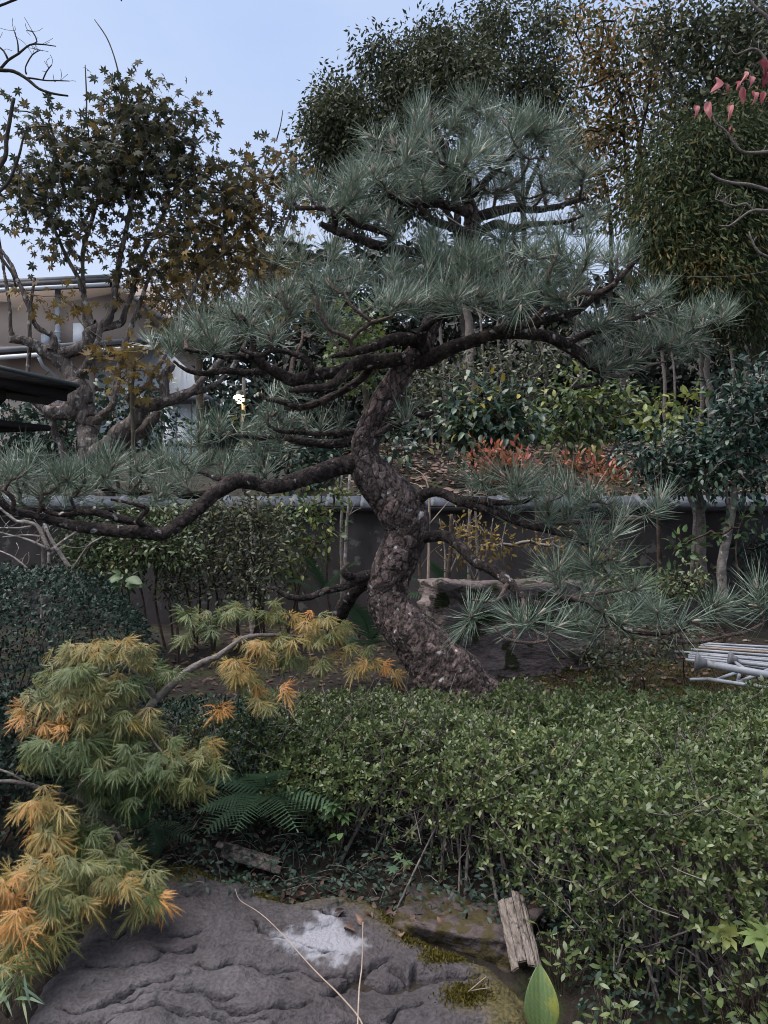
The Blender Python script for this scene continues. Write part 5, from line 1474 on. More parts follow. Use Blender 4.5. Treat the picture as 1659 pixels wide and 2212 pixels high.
plant('pale_stem_tree', 'slim tree with mottled pale bark and dark glossy leaves by the tiled cap', 'tree', [[(1568, 1330, ty2, 22), (1562, 1270, ty2, 20), (1558, 1225, ty2, 19), (1570, 1160, ty2, 19), (1580, 1100, ty2, 18), (1588, 1050, ty2, 15), (1600, 960, ty2, 12), (1612, 860, ty2, 7)], [(1575, 1110, ty2, 7), (1570, 1070, ty2, 6), (1568, 1000, ty2, 5), (1560, 940, ty2, 3)], [(1598, 980, ty2, 7), (1640, 900, ty2, 5), (1670, 820, ty2, 3)]],
      [(1590, 850, 45, 40, ty2, .3), (1640, 815, 40, 40, ty2, .3), (1600, 920, 55, 45, ty2, .35), (1650, 900, 35, 50, ty2, .3), (1570, 990, 40, 40, ty2, .3), (1630, 990, 45, 45, ty2, .3), (1610, 1040, 40, 25, ty2, .25), (1655, 1050, 20, 25, ty2, .2), (1540, 1015, 30, 22, ty2, .2)],
      'lf_camellia', 'pale_bark', [T_OVAL, T_OVAL2], leaf=0.07, per_tip=8, spread=0.22, dens=1 / 160.0, rtip=0.003, tint=(0.30, 0.2), n_parts=250, step=0.08, up=0.6)
plant('wall_creeper', 'light green leafy shoots growing up the pale stem', 'shrub', [[(1610, 1300, 5.6, 4), (1590, 1200, 5.6, 4), (1600, 1130, 5.6, 3), (1625, 1105, 5.6, 2)]], [(1610, 1120, 22, 12, 5.6, .08), (1545, 1150, 25, 14, 5.6, .08), (1465, 1180, 25, 22, 5.6, .08), (1585, 1140, 18, 12, 5.6, .06), (1480, 1160, 18, 18, 5.6, .08)],
      'lf_green', 'brown_stem', [T_OVAL], leaf=0.075, per_tip=5, spread=0.14, dens=1 / 260.0, tint=(0.25, 0.15), n_parts=120, step=0.08, droop=-0.15)
plant('corner_shrub', 'dark blue green shrub low against the wall right of the pale stem', 'shrub', stems_for([1630, 1690], 6.1, 1190, 6), [(1640, 1170, 35, 30, 6.1, .15), (1690, 1160, 30, 40, 6.1, .15), (1620, 1230, 30, 20, 6.1, .15)], 'lf_box', 'brown_stem', [T_OVAL], leaf=0.07, per_tip=8, spread=0.2, dens=1 / 200.0, tint=(0.45, 0.2), n_parts=60, step=0.1)
plant('orange_shrub', 'low shrub with orange red young leaves along the wall top', 'shrub', stems_for([1040, 1080, 1130], 7.2, 990, 4), [(1075, 975, 40, 14, 7.2, .2), (1045, 1005, 35, 18, 7.2, .2), (1120, 1000, 40, 18, 7.2, .2), (1090, 1025, 50, 15, 7.2, .2)], 'lf_orange', 'brown_stem', [T_SLIM, T_SMALL], leaf=0.085, per_tip=8, spread=0.16, dens=1 / 150.0, tint=(0.5, 0.25), n_parts=150, step=0.08, droop=0.3)
plant('red_shrub', 'second orange leaved shrub nearer the dark garden tree', 'shrub', stems_for([1220, 1270, 1330], 7.3, 1000, 4), [(1230, 990, 40, 15, 7.3, .2), (1280, 1010, 45, 16, 7.3, .2), (1335, 1030, 40, 16, 7.2, .2), (1300, 1045, 40, 12, 7.2, .2)], 'lf_orange', 'brown_stem', [T_SLIM, T_SMALL], leaf=0.08, per_tip=8, spread=0.16, dens=1 / 160.0, tint=(0.42, 0.25), n_parts=150, step=0.08, droop=0.3)
plant('hanging_camellia', 'dark camellia hedge in front of the beige house', 'shrub', stems_for([30, 100, 150], 9.5, 880, 9), [(40, 930, 60, 40, 9.5, .4), (110, 900, 50, 45, 9.5, .4), (150, 950, 55, 35, 9.5, .4), (70, 980, 60, 25, 9.4, .4), (20, 890, 30, 25, 9.5, .3), (90, 865, 25, 20, 9.5, .3)], 'lf_camellia', 'brown_stem', [T_OVAL, T_OVAL2], leaf=0.11, per_tip=9, spread=0.35, dens=1 / 230.0, tint=(0.32, 0.22), n_parts=150, step=0.12)
plant('window_camellia', 'dark camellia growing before the white window wall', 'shrub', stems_for([230, 280, 330], 9.8, 850, 9), [(240, 900, 45, 40, 9.8, .4), (290, 930, 50, 45, 9.8, .4), (330, 900, 35, 45, 9.8, .4), (250, 850, 35, 22, 9.8, .3), (370, 940, 35, 30, 9.8, .3), (330, 850, 30, 25, 9.8, .3)], 'lf_camellia', 'brown_stem', [T_OVAL, T_OVAL2], leaf=0.11, per_tip=9, spread=0.35, dens=1 / 270.0, tint=(0.28, 0.22), n_parts=150, step=0.12)
plant('lamp_shrub', 'leafy dark shrub around the lamp post', 'shrub', stems_for([480, 560, 640, 720], 9.0, 900, 8), [(470, 900, 40, 40, 9.2, .4), (560, 950, 70, 40, 9, .4), (650, 960, 70, 40, 9, .4), (720, 990, 60, 40, 8.8, .4), (560, 880, 50, 30, 9.3, .4), (870, 960, 40, 40, 8.6, .4), (640, 1010, 70, 30, 8.8, .4)], 'lf_camellia', 'brown_stem', [T_OVAL, T_OVAL2], leaf=0.10, per_tip=9, spread=0.35, dens=1 / 260.0, tint=(0.36, 0.24), n_parts=150, step=0.12)

# deciduous azaleas in front of the wall, left of the pine
def az_stems(us, Y, v_top, w):
    o = []
    for u in us:
        vb = gbase(u, Y)
        m = rng.uniform(-55, 55)
        o.append([(u + m, vb, Y, w), (u + m * .6 + rng.uniform(-22, 22), vb + (v_top - vb) * .4, Y + rng.uniform(-.1, .1), w * .8), (u + rng.uniform(-8, 8), vb + (v_top - vb) * .75, Y, w * .55), (u + rng.uniform(-20, 20), v_top + rng.uniform(-10, 20), Y, w * .3)])
    return o
plant('green_azalea_bush', 'low wide green azalea bush behind the clipped round shrub', 'shrub', az_stems([170, 220, 260, 300, 340], 4.9, 1180, 6), [(170, 1210, 60, 35, 4.9, .3), (250, 1180, 70, 45, 4.9, .35), (330, 1170, 60, 45, 4.9, .35), (250, 1120, 60, 30, 5.0, .3), (340, 1110, 60, 30, 5.0, .3), (180, 1150, 50, 30, 5.0, .3), (400, 1190, 40, 40, 4.9, .3), (240, 1230, 60, 25, 4.8, .3)],
      'lf_azalea', 'brown_stem', [T_SMALL, T_SMALL2], leaf=0.042, per_tip=14, spread=0.15, dens=1 / 130.0, rtip=0.002, rmax=0.008, tint=(0.28, 0.2), n_parts=200, step=0.07, up=0.6)
plant('twiggy_azalea', 'tall twiggy azalea with sparse grey green leaves before the wall', 'shrub', az_stems([350, 375, 390, 405, 425, 445, 458, 470, 488, 500, 520, 532, 545, 558, 570, 585, 600], 5.2, 1110, 6), [(400, 1110, 50, 50, 5.2, .3), (470, 1120, 50, 60, 5.2, .3), (540, 1110, 50, 60, 5.2, .3), (590, 1150, 40, 60, 5.2, .3), (470, 1200, 70, 40, 5.1, .3), (560, 1220, 60, 40, 5.1, .3), (400, 1250, 60, 40, 5.0, .3), (520, 1270, 70, 25, 5.0, .3)],
      'lf_twiggy', 'brown_stem', [T_SMALL, T_SMALL2], leaf=0.040, per_tip=9, spread=0.14, dens=1 / 105.0, rtip=0.002, rmax=0.008, tint=(0.5, 0.24), n_parts=200, step=0.07, up=0.5)
plant('vine_shrub', 'yellow green leafy shrub climbing the thin stems at the wall', 'shrub', az_stems([620, 650, 680, 700], 5.6, 1100, 6), [(630, 1110, 40, 40, 5.6, .2), (690, 1090, 40, 35, 5.6, .2), (650, 1180, 45, 40, 5.6, .2), (700, 1150, 25, 35, 5.6, .2), (610, 1240, 40, 30, 5.5, .2), (730, 1060, 35, 20, 5.7, .2)],
      'lf_fresh', 'brown_stem', [T_SMALL3, T_OVAL2], leaf=0.055, per_tip=6, spread=0.16, dens=1 / 190.0, tint=(0.45, 0.25), n_parts=150, step=0.08)
plant('autumn_azalea', 'spindly azalea with a few orange leaves right of the pine trunk', 'shrub', az_stems([960, 985, 1010, 1050, 1090], 5.5, 1120, 7), [(985, 1130, 35, 22, 5.5, .15), (960, 1165, 25, 18, 5.4, .1), (1030, 1150, 40, 25, 5.5, .15), (1060, 1180, 40, 25, 5.5, .15), (1000, 1190, 30, 18, 5.4, .1), (1200, 1170, 60, 20, 5.6, .15), (1300, 1200, 60, 25, 5.7, .15)],
      'lf_maple', 'grey_stem', [T_SMALL, T_SMALL2], leaf=0.05, per_tip=7, spread=0.14, dens=1 / 260.0, tint=(0.85, 0.12), n_parts=120, step=0.07)
plant('moss_shrub', 'small pale green shrub under the right pine branches', 'shrub', az_stems([1180, 1260, 1340, 1420, 1480], 5.0, 1250, 5), [(1180, 1265, 60, 25, 5.0, .2), (1270, 1255, 60, 30, 5.0, .2), (1360, 1270, 60, 30, 5.0, .2), (1440, 1270, 60, 35, 5.0, .2), (1500, 1260, 40, 30, 5.1, .2)],
      'lf_azalea', 'brown_stem', [T_SMALL, T_SMALL2], leaf=0.04, per_tip=12, spread=0.15, dens=1 / 170.0, tint=(0.35, 0.25), n_parts=100, step=0.07)
plant('low_azalea', 'low thin azalea spreading on the ground before the boulder', 'shrub', az_stems([1270, 1310, 1360, 1420, 1470], 4.25, 1400, 4), [(1290, 1405, 45, 22, 4.25, .2), (1360, 1390, 50, 24, 4.25, .2), (1430, 1385, 50, 22, 4.3, .2), (1480, 1375, 40, 14, 4.3, .2), (1340, 1430, 50, 14, 4.1, .15)],
      'lf_twiggy', 'brown_stem', [T_SMALL, T_SMALL2], leaf=0.034, per_tip=10, spread=0.12, dens=1 / 160.0, rtip=0.0015, rmax=0.005, tint=(0.42, 0.25), n_parts=100, step=0.06)
# young thin stems by the wall: each its own
for k, (u, v0, v1, Y, w, mat) in enumerate([(740, 1230, 1080, 6.1, 9, 'grey_stem'), (751, 1225, 1085, 6.15, 9, 'pale_bark'), (905, 1310, 1180, 5.2, 8, 'brown_stem'), (928, 1312, 1120, 5.1, 7, 'dry_stalk'), (966, 1300, 1170, 5.3, 12, 'brown_stem'), (548, 1240, 1130, 5.9, 19, 'pale_bark'), (1160, 1290, 1130, 5.9, 9, 'brown_stem'), (1422, 1270, 1120, 6.1, 12, 'brown_stem'), (1010, 1280, 1120, 5.9, 10, 'grey_stem'), (1030, 1275, 1130, 6.0, 9, 'grey_stem'), (100, 1260, 1090, 5.6, 17, 'maple_bark')]):
    vb = gbase(u, Y)
    pts, r = limb([(u, vb, Y, w), (u + rng.uniform(-5, 5), (vb + v1) / 2, Y, w * .9), (u + rng.uniform(-6, 10), v1 - 60, Y, w * .6)], 0.06, wob=0.4)
    labs = {0: 'thin grey sapling stem against the dark wall left of the trunk', 1: 'pale sapling stem twin against the dark wall', 2: 'reddish thin stem just right of the pine trunk', 3: 'straight tan cane right of the pine trunk', 4: 'brown lichen spotted stem before the wall and boulder', 5: 'stout pale lichen covered stem among the twiggy azalea', 6: 'thin brown stem under the right pine pads', 7: 'brown stem before the wall left of the dark garden tree', 8: 'slender grey stem above the flat boulder', 9: 'second slender grey stem above the flat boulder', 10: 'grey trunk behind the bare pale shrub'}
    t_ = thing('sapling', labs[k], 'sapling', pts[0])
    gg = Geo(); gg.tube(pts, r, 9, True, jitter=0.08); gg.build('stem', M[mat], t_, True)
    gg = Geo()
    for q in range(3):
        a = pts[int(rng.integers(len(pts) // 2, len(pts)))]
        e = a + np.array([rng.normal(0, .12), rng.normal(0, .08), rng.uniform(.05, .25)])
        c_ = catmull([a, (a + e) / 2 + rng.normal(0, .02, 3), e], 0.04)
        gg.tube(c_, np.linspace(0.005, 0.002, len(c_)), 5)
    gg.build('twigs', M[mat], t_, True, kind='stuff')

# ------------------------------------------------------------------ clipped azalea hedge
hedge = thing('azalea_hedge', 'long clipped azalea hedge with small bright green leaves in front of the pine', 'hedge', (0.6, 3.0, 0.4))
hx = [-1.05, -0.75, -0.2, 0.15, 0.40, 0.60, 0.85, 1.3, 2.2]
hyf = [2.98, 2.90, 2.76, 2.62, 2.40, 2.18, 2.03, 1.95, 1.90]
hzb = [0.42, 0.38, 0.36, 0.34, 0.26, 0.16, 0.06, 0.02, 0.02]
def hedge_front(x): return np.interp(x, hx, hyf)
def hedge_bot(x): return np.interp(x, hx, hzb)
def hedge_top(x, y): return np.interp(x, [-1.05, -0.8, -0.5, 0, 2.2], [0.60, 0.74, 0.80, 0.815, 0.815]) + fbm(np.stack([x, y, 0 * x], -1), 2.2, 3) * 0.11
def hedge_surface(x, t):
    """t in 0..1 from the foot of the face, over the shoulder, to the back of the top"""
    yf, yb, zb = hedge_front(x), np.full_like(x, 3.62), hedge_bot(x)
    zt = hedge_top(x, 0.5 * (yf + yb))
    hgt, dep = zt - zb, yb - yf
    r = 0.20
    f = (hgt - r) / (hgt - r + r * 1.57 + dep - r)
    s = r * 1.57 / (hgt - r + r * 1.57 + dep - r)
    y, z = np.zeros_like(x), np.zeros_like(x)
    nrm_ = np.zeros(x.shape + (3,))
    a = t < f
    q = t / f
    y = np.where(a, yf + 0.10 * (1 - q) ** 2, y)
    z = np.where(a, zb + q * (hgt - r), z)
    nrm_[a] = [0, -0.95, 0.3]
    b = (t >= f) & (t < f + s)
    an = np.clip((t - f) / s, 0, 1) * math.pi / 2
    y = np.where(b, yf + r * (1 - np.cos(an)), y)
    z = np.where(b, zt - r + r * np.sin(an), z)
    nrm_[b] = np.stack([0 * an, -np.cos(an), np.sin(an)], -1)[b]
    c = t >= f + s
    q = np.clip((t - f - s) / np.maximum(1 - f - s, 1e-6), 0, 1)
    y = np.where(c, yf + r + q * (dep - r), y)
    z = np.where(c, hedge_top(x, yf + r + q * (dep - r)), z)
    nrm_[c] = [0, -0.1, 1.0]
    nrm_[..., 0] += 0.15 * (vnoise(np.stack([x, y, z], -1), 6) - 0.5)
    return np.stack([x, y, z], -1), nrm(nrm_)

nr = 27000
hxs = rng.uniform(-1.0, 2.05, nr)
hts = rng.random(nr) ** 0.9
hp, hn = hedge_surface(hxs, hts)
bump = fbm(hp, 5.0, 3)
hp = hp + hn * (bump * 0.15 + fbm(hp + 5, 11.0, 2) * 0.10)[:, None]
depth = rng.random(nr) ** 1.6 * 0.17
hp = hp - hn * depth[:, None] + rng.normal(0, 0.012, hp.shape)
zrel = hp[:, 2] - hedge_bot(hp[:, 0])
gap = fbm(hp + 40, 3.2, 3)
lowness = 1 - smooth(0.08, np.interp(hp[:, 0], [0.2, 0.6, 1.2], [0.40, 0.52, 0.60]), zrel)
prob = np.clip(1.05 - lowness * 0.86 + gap * (0.7 + 2.0 * lowness), 0.05, 1) * np.where(gap < -0.13, 0.35, 1) * np.where(fbm(hp + 80, 12, 2) < -0.12, 0.4, 1)
hole = np.exp(-((visible_u(hp)[0] - 1500) / 28) ** 2 - ((visible_u(hp)[1] - 1545) / 30) ** 2)
prob = prob * (1 - 0.9 * hole)
kp = rng.random(nr) < prob
hp, hn, depth = hp[kp], hn[kp], depth[kp]
per = 6
n = len(hp) * per
ri = np.repeat(np.arange(len(hp)), per)
axis = nrm(hn * 0.6 + np.array([0, -0.1, 0.55]) + rng.normal(0, 0.35, hp.shape))
A = frames(axis, rand_unit(len(hp)))
ph = np.tile(np.arange(per) * 2 * math.pi / per, len(hp)) + np.repeat(rng.uniform(0, 6.28, len(hp)), per)
tilt = rng.uniform(0.35, 1.3, n)
ld = np.cos(tilt)[:, None] * A[ri, :, 0] + np.sin(tilt)[:, None] * (np.cos(ph)[:, None] * A[ri, :, 1] + np.sin(ph)[:, None] * A[ri, :, 2])
Rl = frames(ld, nrm(A[ri, :, 0] + rng.normal(0, 0.45, (n, 3))))
base_s = np.interp(hp[:, 0], [-1, 0.2, 0.9, 2], [0.0195, 0.0205, 0.0222, 0.0232])
ls = np.repeat(base_s * rng.uniform(0.75, 1.25, len(hp)), per) * rng.uniform(0.55, 1.3, n)
lp_ = hp[ri] + ld * 0.002 - A[ri, :, 0] * (rng.random((n, 1)) * 0.016)
tn_ = np.repeat(rng.normal(0.46, 0.15, len(hp)) + fbm(hp, 3.0, 2) * 0.5, per) + rng.normal(0, 0.11, n)
yel = rng.random(n)
tn_ = np.where(yel > 0.985, rng.uniform(0.9, 1.0, n), np.clip(tn_, 0, 0.86))
leaves(hedge, [T_SMALL, T_SMALL2, T_SMALL3], lp_, Rl, ls, tn_, M['lf_azalea'], 300)
gg = Geo()
for k in range(430):
    x = rng.uniform(-0.95, 2.0)
    t = rng.uniform(0.05, 0.9)
    e, nn = hedge_surface(np.array([x]), np.array([t]))
    e = e[0] - nn[0] * rng.uniform(0.0, 0.06)
    yb = hedge_front(x) + rng.uniform(0.10, 0.75)
    b = np.array([x + rng.normal(0, .15), yb, float(zg(x, yb)) - 0.03])
    m_ = b * 0.45 + e * 0.55 + np.array([rng.normal(0, .04), 0.10, rng.uniform(-.02, .10)])
    c_ = catmull([b, m_, e], 0.04)
    gg.tube(c_, np.linspace(rng.uniform(0.004, 0.008), 0.0018, len(c_)), 5, False, jitter=0.15)
    for q in range(3):
        a = c_[int(rng.integers(len(c_) // 3, len(c_)))]
        e2 = a + rng.normal(0, 0.07, 3) + np.array([0, -0.05, 0.06])
        gg.tube(catmull([a, (a + e2) / 2 + rng.normal(0, .01, 3), e2], 0.03), 0.0016, 4, False)
gg.build('stems', M['grey_stem'], hedge, True, kind='stuff')
# bare twigs at the open foot of the hedge, low on the right
for k, (u0, v0, u1, v1) in enumerate([(1400, 2200, 1290, 1990), (1330, 2130, 1260, 2010), (1440, 2160, 1370, 1980), (1360, 1990, 1250, 1910), (1500, 2160, 1590, 1960), (1560, 2180, 1640, 2050), (1480, 2215, 1500, 2000), (1300, 2100, 1360, 1950), (1420, 2100, 1420, 1930), (1580, 2200, 1560, 2010), (1535, 2120, 1480, 1960), (1380, 2215, 1345, 2040)]):
    Y0 = hedge_front(P(u0, v0, 2.3)[0]) + 0.16
    a, b = P(u0, v0, Y0 + .1), P(u1, v1, Y0 - .06)
    c_ = catmull([a, a * .6 + b * .4 + rng.normal(0, .025, 3), a * .25 + b * .75 + rng.normal(0, .02, 3), b], 0.02)
    gg = Geo()
    gg.tube(c_, np.linspace(0.0065, 0.0025, len(c_)), 7, True, jitter=0.1)
    for q in range(5):
        a2 = c_[int(rng.integers(3, len(c_)))]
        e2 = a2 + rng.normal(0, 0.06, 3) + np.array([-0.01, -0.02, 0.05])
        gg.tube(catmull([a2, (a2 + e2) / 2 + rng.normal(0, .012, 3), e2], 0.02), 0.0016, 4)
    gg.build('bare_stem', M['grey_stem'], hedge, True)

# ------------------------------------------------------------------ clipped round dark shrub on the left
def clipped(name, label, c, rad, nleaf, leaf, mat, tint, n_parts=300, shell=0.10, flat=2.4):
    c = np.asarray(c, float)
    th = thing(name, label, 'shrub', (c[0], c[1], c[2] - rad[2]))
    d = rand_unit(nleaf)
    d = np.sign(d) * np.abs(d) ** (2 / flat)
    d = d / (np.abs(d) ** flat).sum(-1, keepdims=True) ** (1 / flat)
    bump_ = 1 + fbm(d * 1.3 + c, 2.6, 4) * 0.30
    pos = c + d * np.asarray(rad) * (bump_ - shell * rng.random(nleaf) ** 1.5)[:, None]
    m = pos[:, 2] > c[2] - rad[2] * 0.97
    pos, d = pos[m], d[m]
    k = len(pos)
    gapn = fbm(pos + 9, 9, 3)
    m = rng.random(k) < np.clip(0.9 + gapn * 2.2, 0.12, 1)
    pos, d = pos[m], nrm(d[m])
    k = len(pos)
    ld = nrm(d * 0.5 + rand_unit(k) + [0, 0, 0.25])
    Rl = frames(ld, nrm(d * 0.7 + rand_unit(k) * 0.6 + [0, 0, 0.5]))
    t = np.clip(rng.normal(tint[0], tint[1], k) + fbm(pos, 4, 2) * 0.4, 0, 1)
    leaves(th, [T_SMALL3, T_SMALL], pos, Rl, leaf * rng.uniform(0.7, 1.2, k), t, M[mat], n_parts)
    gg = Geo()
    for q in range(120):
        e = c + rand_unit(1)[0] * np.asarray(rad) * rng.uniform(0.7, 0.95)
        if e[2] < c[2] - rad[2] * .6:
            continue
        b = np.array([c[0] + rng.normal(0, .1), c[1] + rng.normal(0, .1), c[2] - rad[2]])
        c_ = catmull([b, (b + e) / 2 + rng.normal(0, .05, 3), e], 0.06)
        gg.tube(c_, np.linspace(0.009, 0.002, len(c_)), 5, False)
    gg.build('stems', M['brown_stem'], th, True, kind='stuff')
    return th
clipped('round_shrub', 'dense clipped round shrub with tiny dark blue green leaves', (-1.80, 3.50, 0.80), (0.72, 0.62, 0.60), 46000, 0.021, 'lf_box', (0.52, 0.24))
clipped('dark_low_shrub', 'dark low shrub in shade under the laceleaf maple', (-1.62, 2.78, 0.50), (0.42, 0.34, 0.46), 15000, 0.024, 'lf_box', (0.30, 0.2), n_parts=150)
clipped('hedge_end_shrub', 'small dark leaved bush filling the hedge end behind the laceleaf maple', (-0.72, 3.12, 0.56), (0.40, 0.30, 0.30), 11000, 0.021, 'lf_box', (0.42, 0.22), n_parts=150)

# ------------------------------------------------------------------ laceleaf maple over the rock
lm = thing('laceleaf_maple', 'cut leaved maple turning orange with arching grey limbs over the rock', 'tree', P(262, 1850, 2.72))
lm_limbs = [
    [(262, 1870, 2.72, 22), (252, 1810, 2.72, 20), (235, 1770, 2.72, 22), (200, 1752, 2.70, 22), (180, 1732, 2.70, 20), (178, 1700, 2.70, 18), (215, 1640, 2.72, 17), (270, 1580, 2.74, 17), (318, 1535, 2.76, 17), (336, 1512, 2.78, 18)],
    [(336, 1514, 2.78, 17), (362, 1490, 2.80, 17), (400, 1452, 2.84, 16), (440, 1430, 2.86, 15), (470, 1418, 2.88, 13), (500, 1396, 2.90, 11), (530, 1378, 2.92, 10), (575, 1372, 2.94, 8), (640, 1375, 2.96, 6), (700, 1385, 2.98, 4)],
    [(334, 1516, 2.78, 12), (330, 1498, 2.77, 12), (318, 1478, 2.76, 11), (300, 1462, 2.74, 10), (276, 1440, 2.72, 8), (245, 1415, 2.70, 6), (200, 1410, 2.68, 4)],
    [(190, 1750, 2.70, 16), (150, 1725, 2.62, 13), (110, 1712, 2.56, 11), (60, 1694, 2.52, 9), (20, 1688, 2.5, 8), (-30, 1690, 2.5, 7)],
    [(60, 1694, 2.52, 6), (25, 1672, 2.5, 5), (-10, 1660, 2.5, 5)],
    [(250, 1800, 2.72, 12), (235, 1830, 2.6, 10), (190, 1860, 2.45, 8), (140, 1890, 2.32, 6), (90, 1930, 2.25, 5), (50, 1990, 2.2, 4)],
    [(240, 1780, 2.72, 9), (280, 1840, 2.55, 7), (310, 1880, 2.45, 5), (330, 1910, 2.4, 3)],
    [(318, 1535, 2.76, 9), (310, 1560, 2.7, 7), (330, 1600, 2.65, 5), (370, 1640, 2.6, 4), (420, 1650, 2.6, 3)],
    [(280, 1575, 2.74, 9), (220, 1570, 2.66, 7), (150, 1575, 2.6, 5), (90, 1580, 2.56, 3)],
]
lsk = []
for i, seq in enumerate(lm_limbs):
    pts, r = limb(seq, 0.02, wob=0.15)
    gg = Geo(); gg.tube(pts, r, 12 if i < 4 else 8, True, jitter=0.08)
    gg.build('trunk' if i == 0 else 'branch', M['grey_stem'], lm, True)
    lsk.append(pts[len(pts) // 4:])
lm_pads = [  # u, v, ru, rv, Y, dY, tint
    (170, 1405, 60, 22, 2.68, .10, .62), (250, 1400, 70, 22, 2.70, .12, .66), (300, 1425, 40, 16, 2.74, .1, .55), (150, 1450, 60, 25, 2.62, .1, .45), (230, 1470, 70, 25, 2.66, .12, .42), (95, 1495, 45, 18, 2.58, .08, .50), (175, 1510, 70, 25, 2.6, .1, .50), (70, 1530, 40, 14, 2.55, .08, .82), (250, 1530, 60, 22, 2.64, .1, .45), (350, 1450, 40, 14, 2.8, .1, .30),
    (130, 1560, 60, 18, 2.56, .08, .78), (230, 1570, 70, 25, 2.62, .1, .50), (310, 1570, 50, 25, 2.68, .1, .40), (90, 1620, 45, 30, 2.52, .08, .28), (180, 1620, 65, 30, 2.56, .1, .25), (270, 1620, 65, 30, 2.6, .1, .28), (380, 1620, 55, 28, 2.62, .1, .38), (440, 1640, 40, 28, 2.62, .1, .40), (340, 1670, 60, 28, 2.58, .1, .30), (220, 1680, 60, 30, 2.54, .1, .22), (400, 1690, 45, 22, 2.58, .08, .42), (260, 1720, 45, 22, 2.56, .08, .22), (300, 1650, 40, 22, 2.55, .08, .2), (455, 1600, 22, 14, 2.66, .06, .6),
    (70, 1735, 45, 22, 2.45, .08, .70), (120, 1760, 40, 25, 2.45, .08, .60), (110, 1810, 45, 25, 2.4, .08, .72), (170, 1800, 40, 25, 2.45, .08, .38), (210, 1835, 45, 22, 2.42, .08, .25), (120, 1855, 50, 22, 2.34, .08, .60), (190, 1870, 55, 20, 2.36, .08, .42), (280, 1865, 45, 25, 2.42, .08, .42), (320, 1905, 30, 25, 2.38, .06, .62), (240, 1905, 55, 20, 2.32, .08, .55), (60, 1895, 45, 22, 2.25, .08, .72), (25, 1935, 30, 25, 2.2, .08, .95), (30, 1985, 32, 25, 2.16, .06, .9), (110, 1930, 45, 20, 2.24, .08, .5), (160, 1950, 40, 20, 2.24, .08, .60), (290, 1945, 35, 18, 2.3, .06, .55), (80, 2000, 45, 22, 2.16, .06, .68), (40, 2050, 35, 25, 2.1, .06, .62), (10, 2110, 18, 30, 2.06, .05, .5), (355, 1935, 15, 16, 2.34, .04, .95), (120, 2010, 30, 16, 2.2, .05, .5),
    (430, 1325, 50, 14, 2.98, .1, .35), (500, 1320, 55, 16, 3.0, .1, .38), (580, 1325, 50, 16, 3.0, .1, .45), (660, 1335, 50, 20, 2.98, .1, .75), (450, 1355, 40, 14, 2.94, .1, .25), (700, 1370, 45, 18, 2.98, .08, .62), (630, 1380, 45, 18, 2.95, .08, .60), (540, 1395, 40, 18, 2.9, .08, .78), (500, 1420, 35, 14, 2.88, .08, .80), (600, 1420, 40, 18, 2.9, .08, .55), (760, 1405, 35, 14, 2.98, .06, .66), (800, 1430, 40, 12, 2.98, .06, .70), (835, 1448, 26, 10, 2.98, .05, .92), (680, 1430, 35, 16, 2.94, .08, .5), (520, 1470, 40, 16, 2.84, .08, .62), (590, 1485, 35, 12, 2.86, .06, .85), (450, 1520, 30, 10, 2.78, .05, .80), (560, 1510, 28, 12, 2.82, .06, .66), (520, 1440, 40, 16, 2.86, .08, .6), (390, 1380, 25, 10, 2.9, .06, .3), (740, 1345, 30, 12, 3.0, .05, .6),
]
lt, lid = in_ellipsoids([p[:6] for p in lm_pads], dens=1 / 340.0)
ltw, ldirs = grow(np.concatenate(lsk), lt, step=0.04, sag=-0.05, wig=0.08, rtip=0.0011, rmax=0.004, up_pen=0.2)
gg = Geo()
for pts, r in ltw:
    gg.tube(pts, r, 4, False)
gg.build('twigs', M['brown_stem'], lm, True, kind='stuff')
per = 3
ri = np.repeat(np.arange(len(lt)), per)
n = len(ri)
outw = nrm(ldirs[ri] * [1, 1, 0.3] + rng.normal(0, 0.75, (n, 3)) * [1, 1, 0.2] + [0, -0.35, 0])
ld = nrm(outw * [1.2, 1, 1] + np.array([0, 0, -1.0]) * rng.uniform(0.35, 1.1, (n, 1)))
lpos = lt[ri] + rng.normal(0, 0.012, (n, 3))
Rl = frames(ld, nrm(np.array([0, -0.55, 0.8]) + rng.normal(0, 0.25, (n, 3))))
ltn = np.array([p[6] for p in lm_pads])[lid][ri] + np.repeat(rng.normal(0, .10, len(lt)), per) + rng.normal(0, 0.07, n)
leaves(lm, T_LACE, lpos, Rl, rng.uniform(0.060, 0.105, n), ltn, M['lf_lace'], 300)

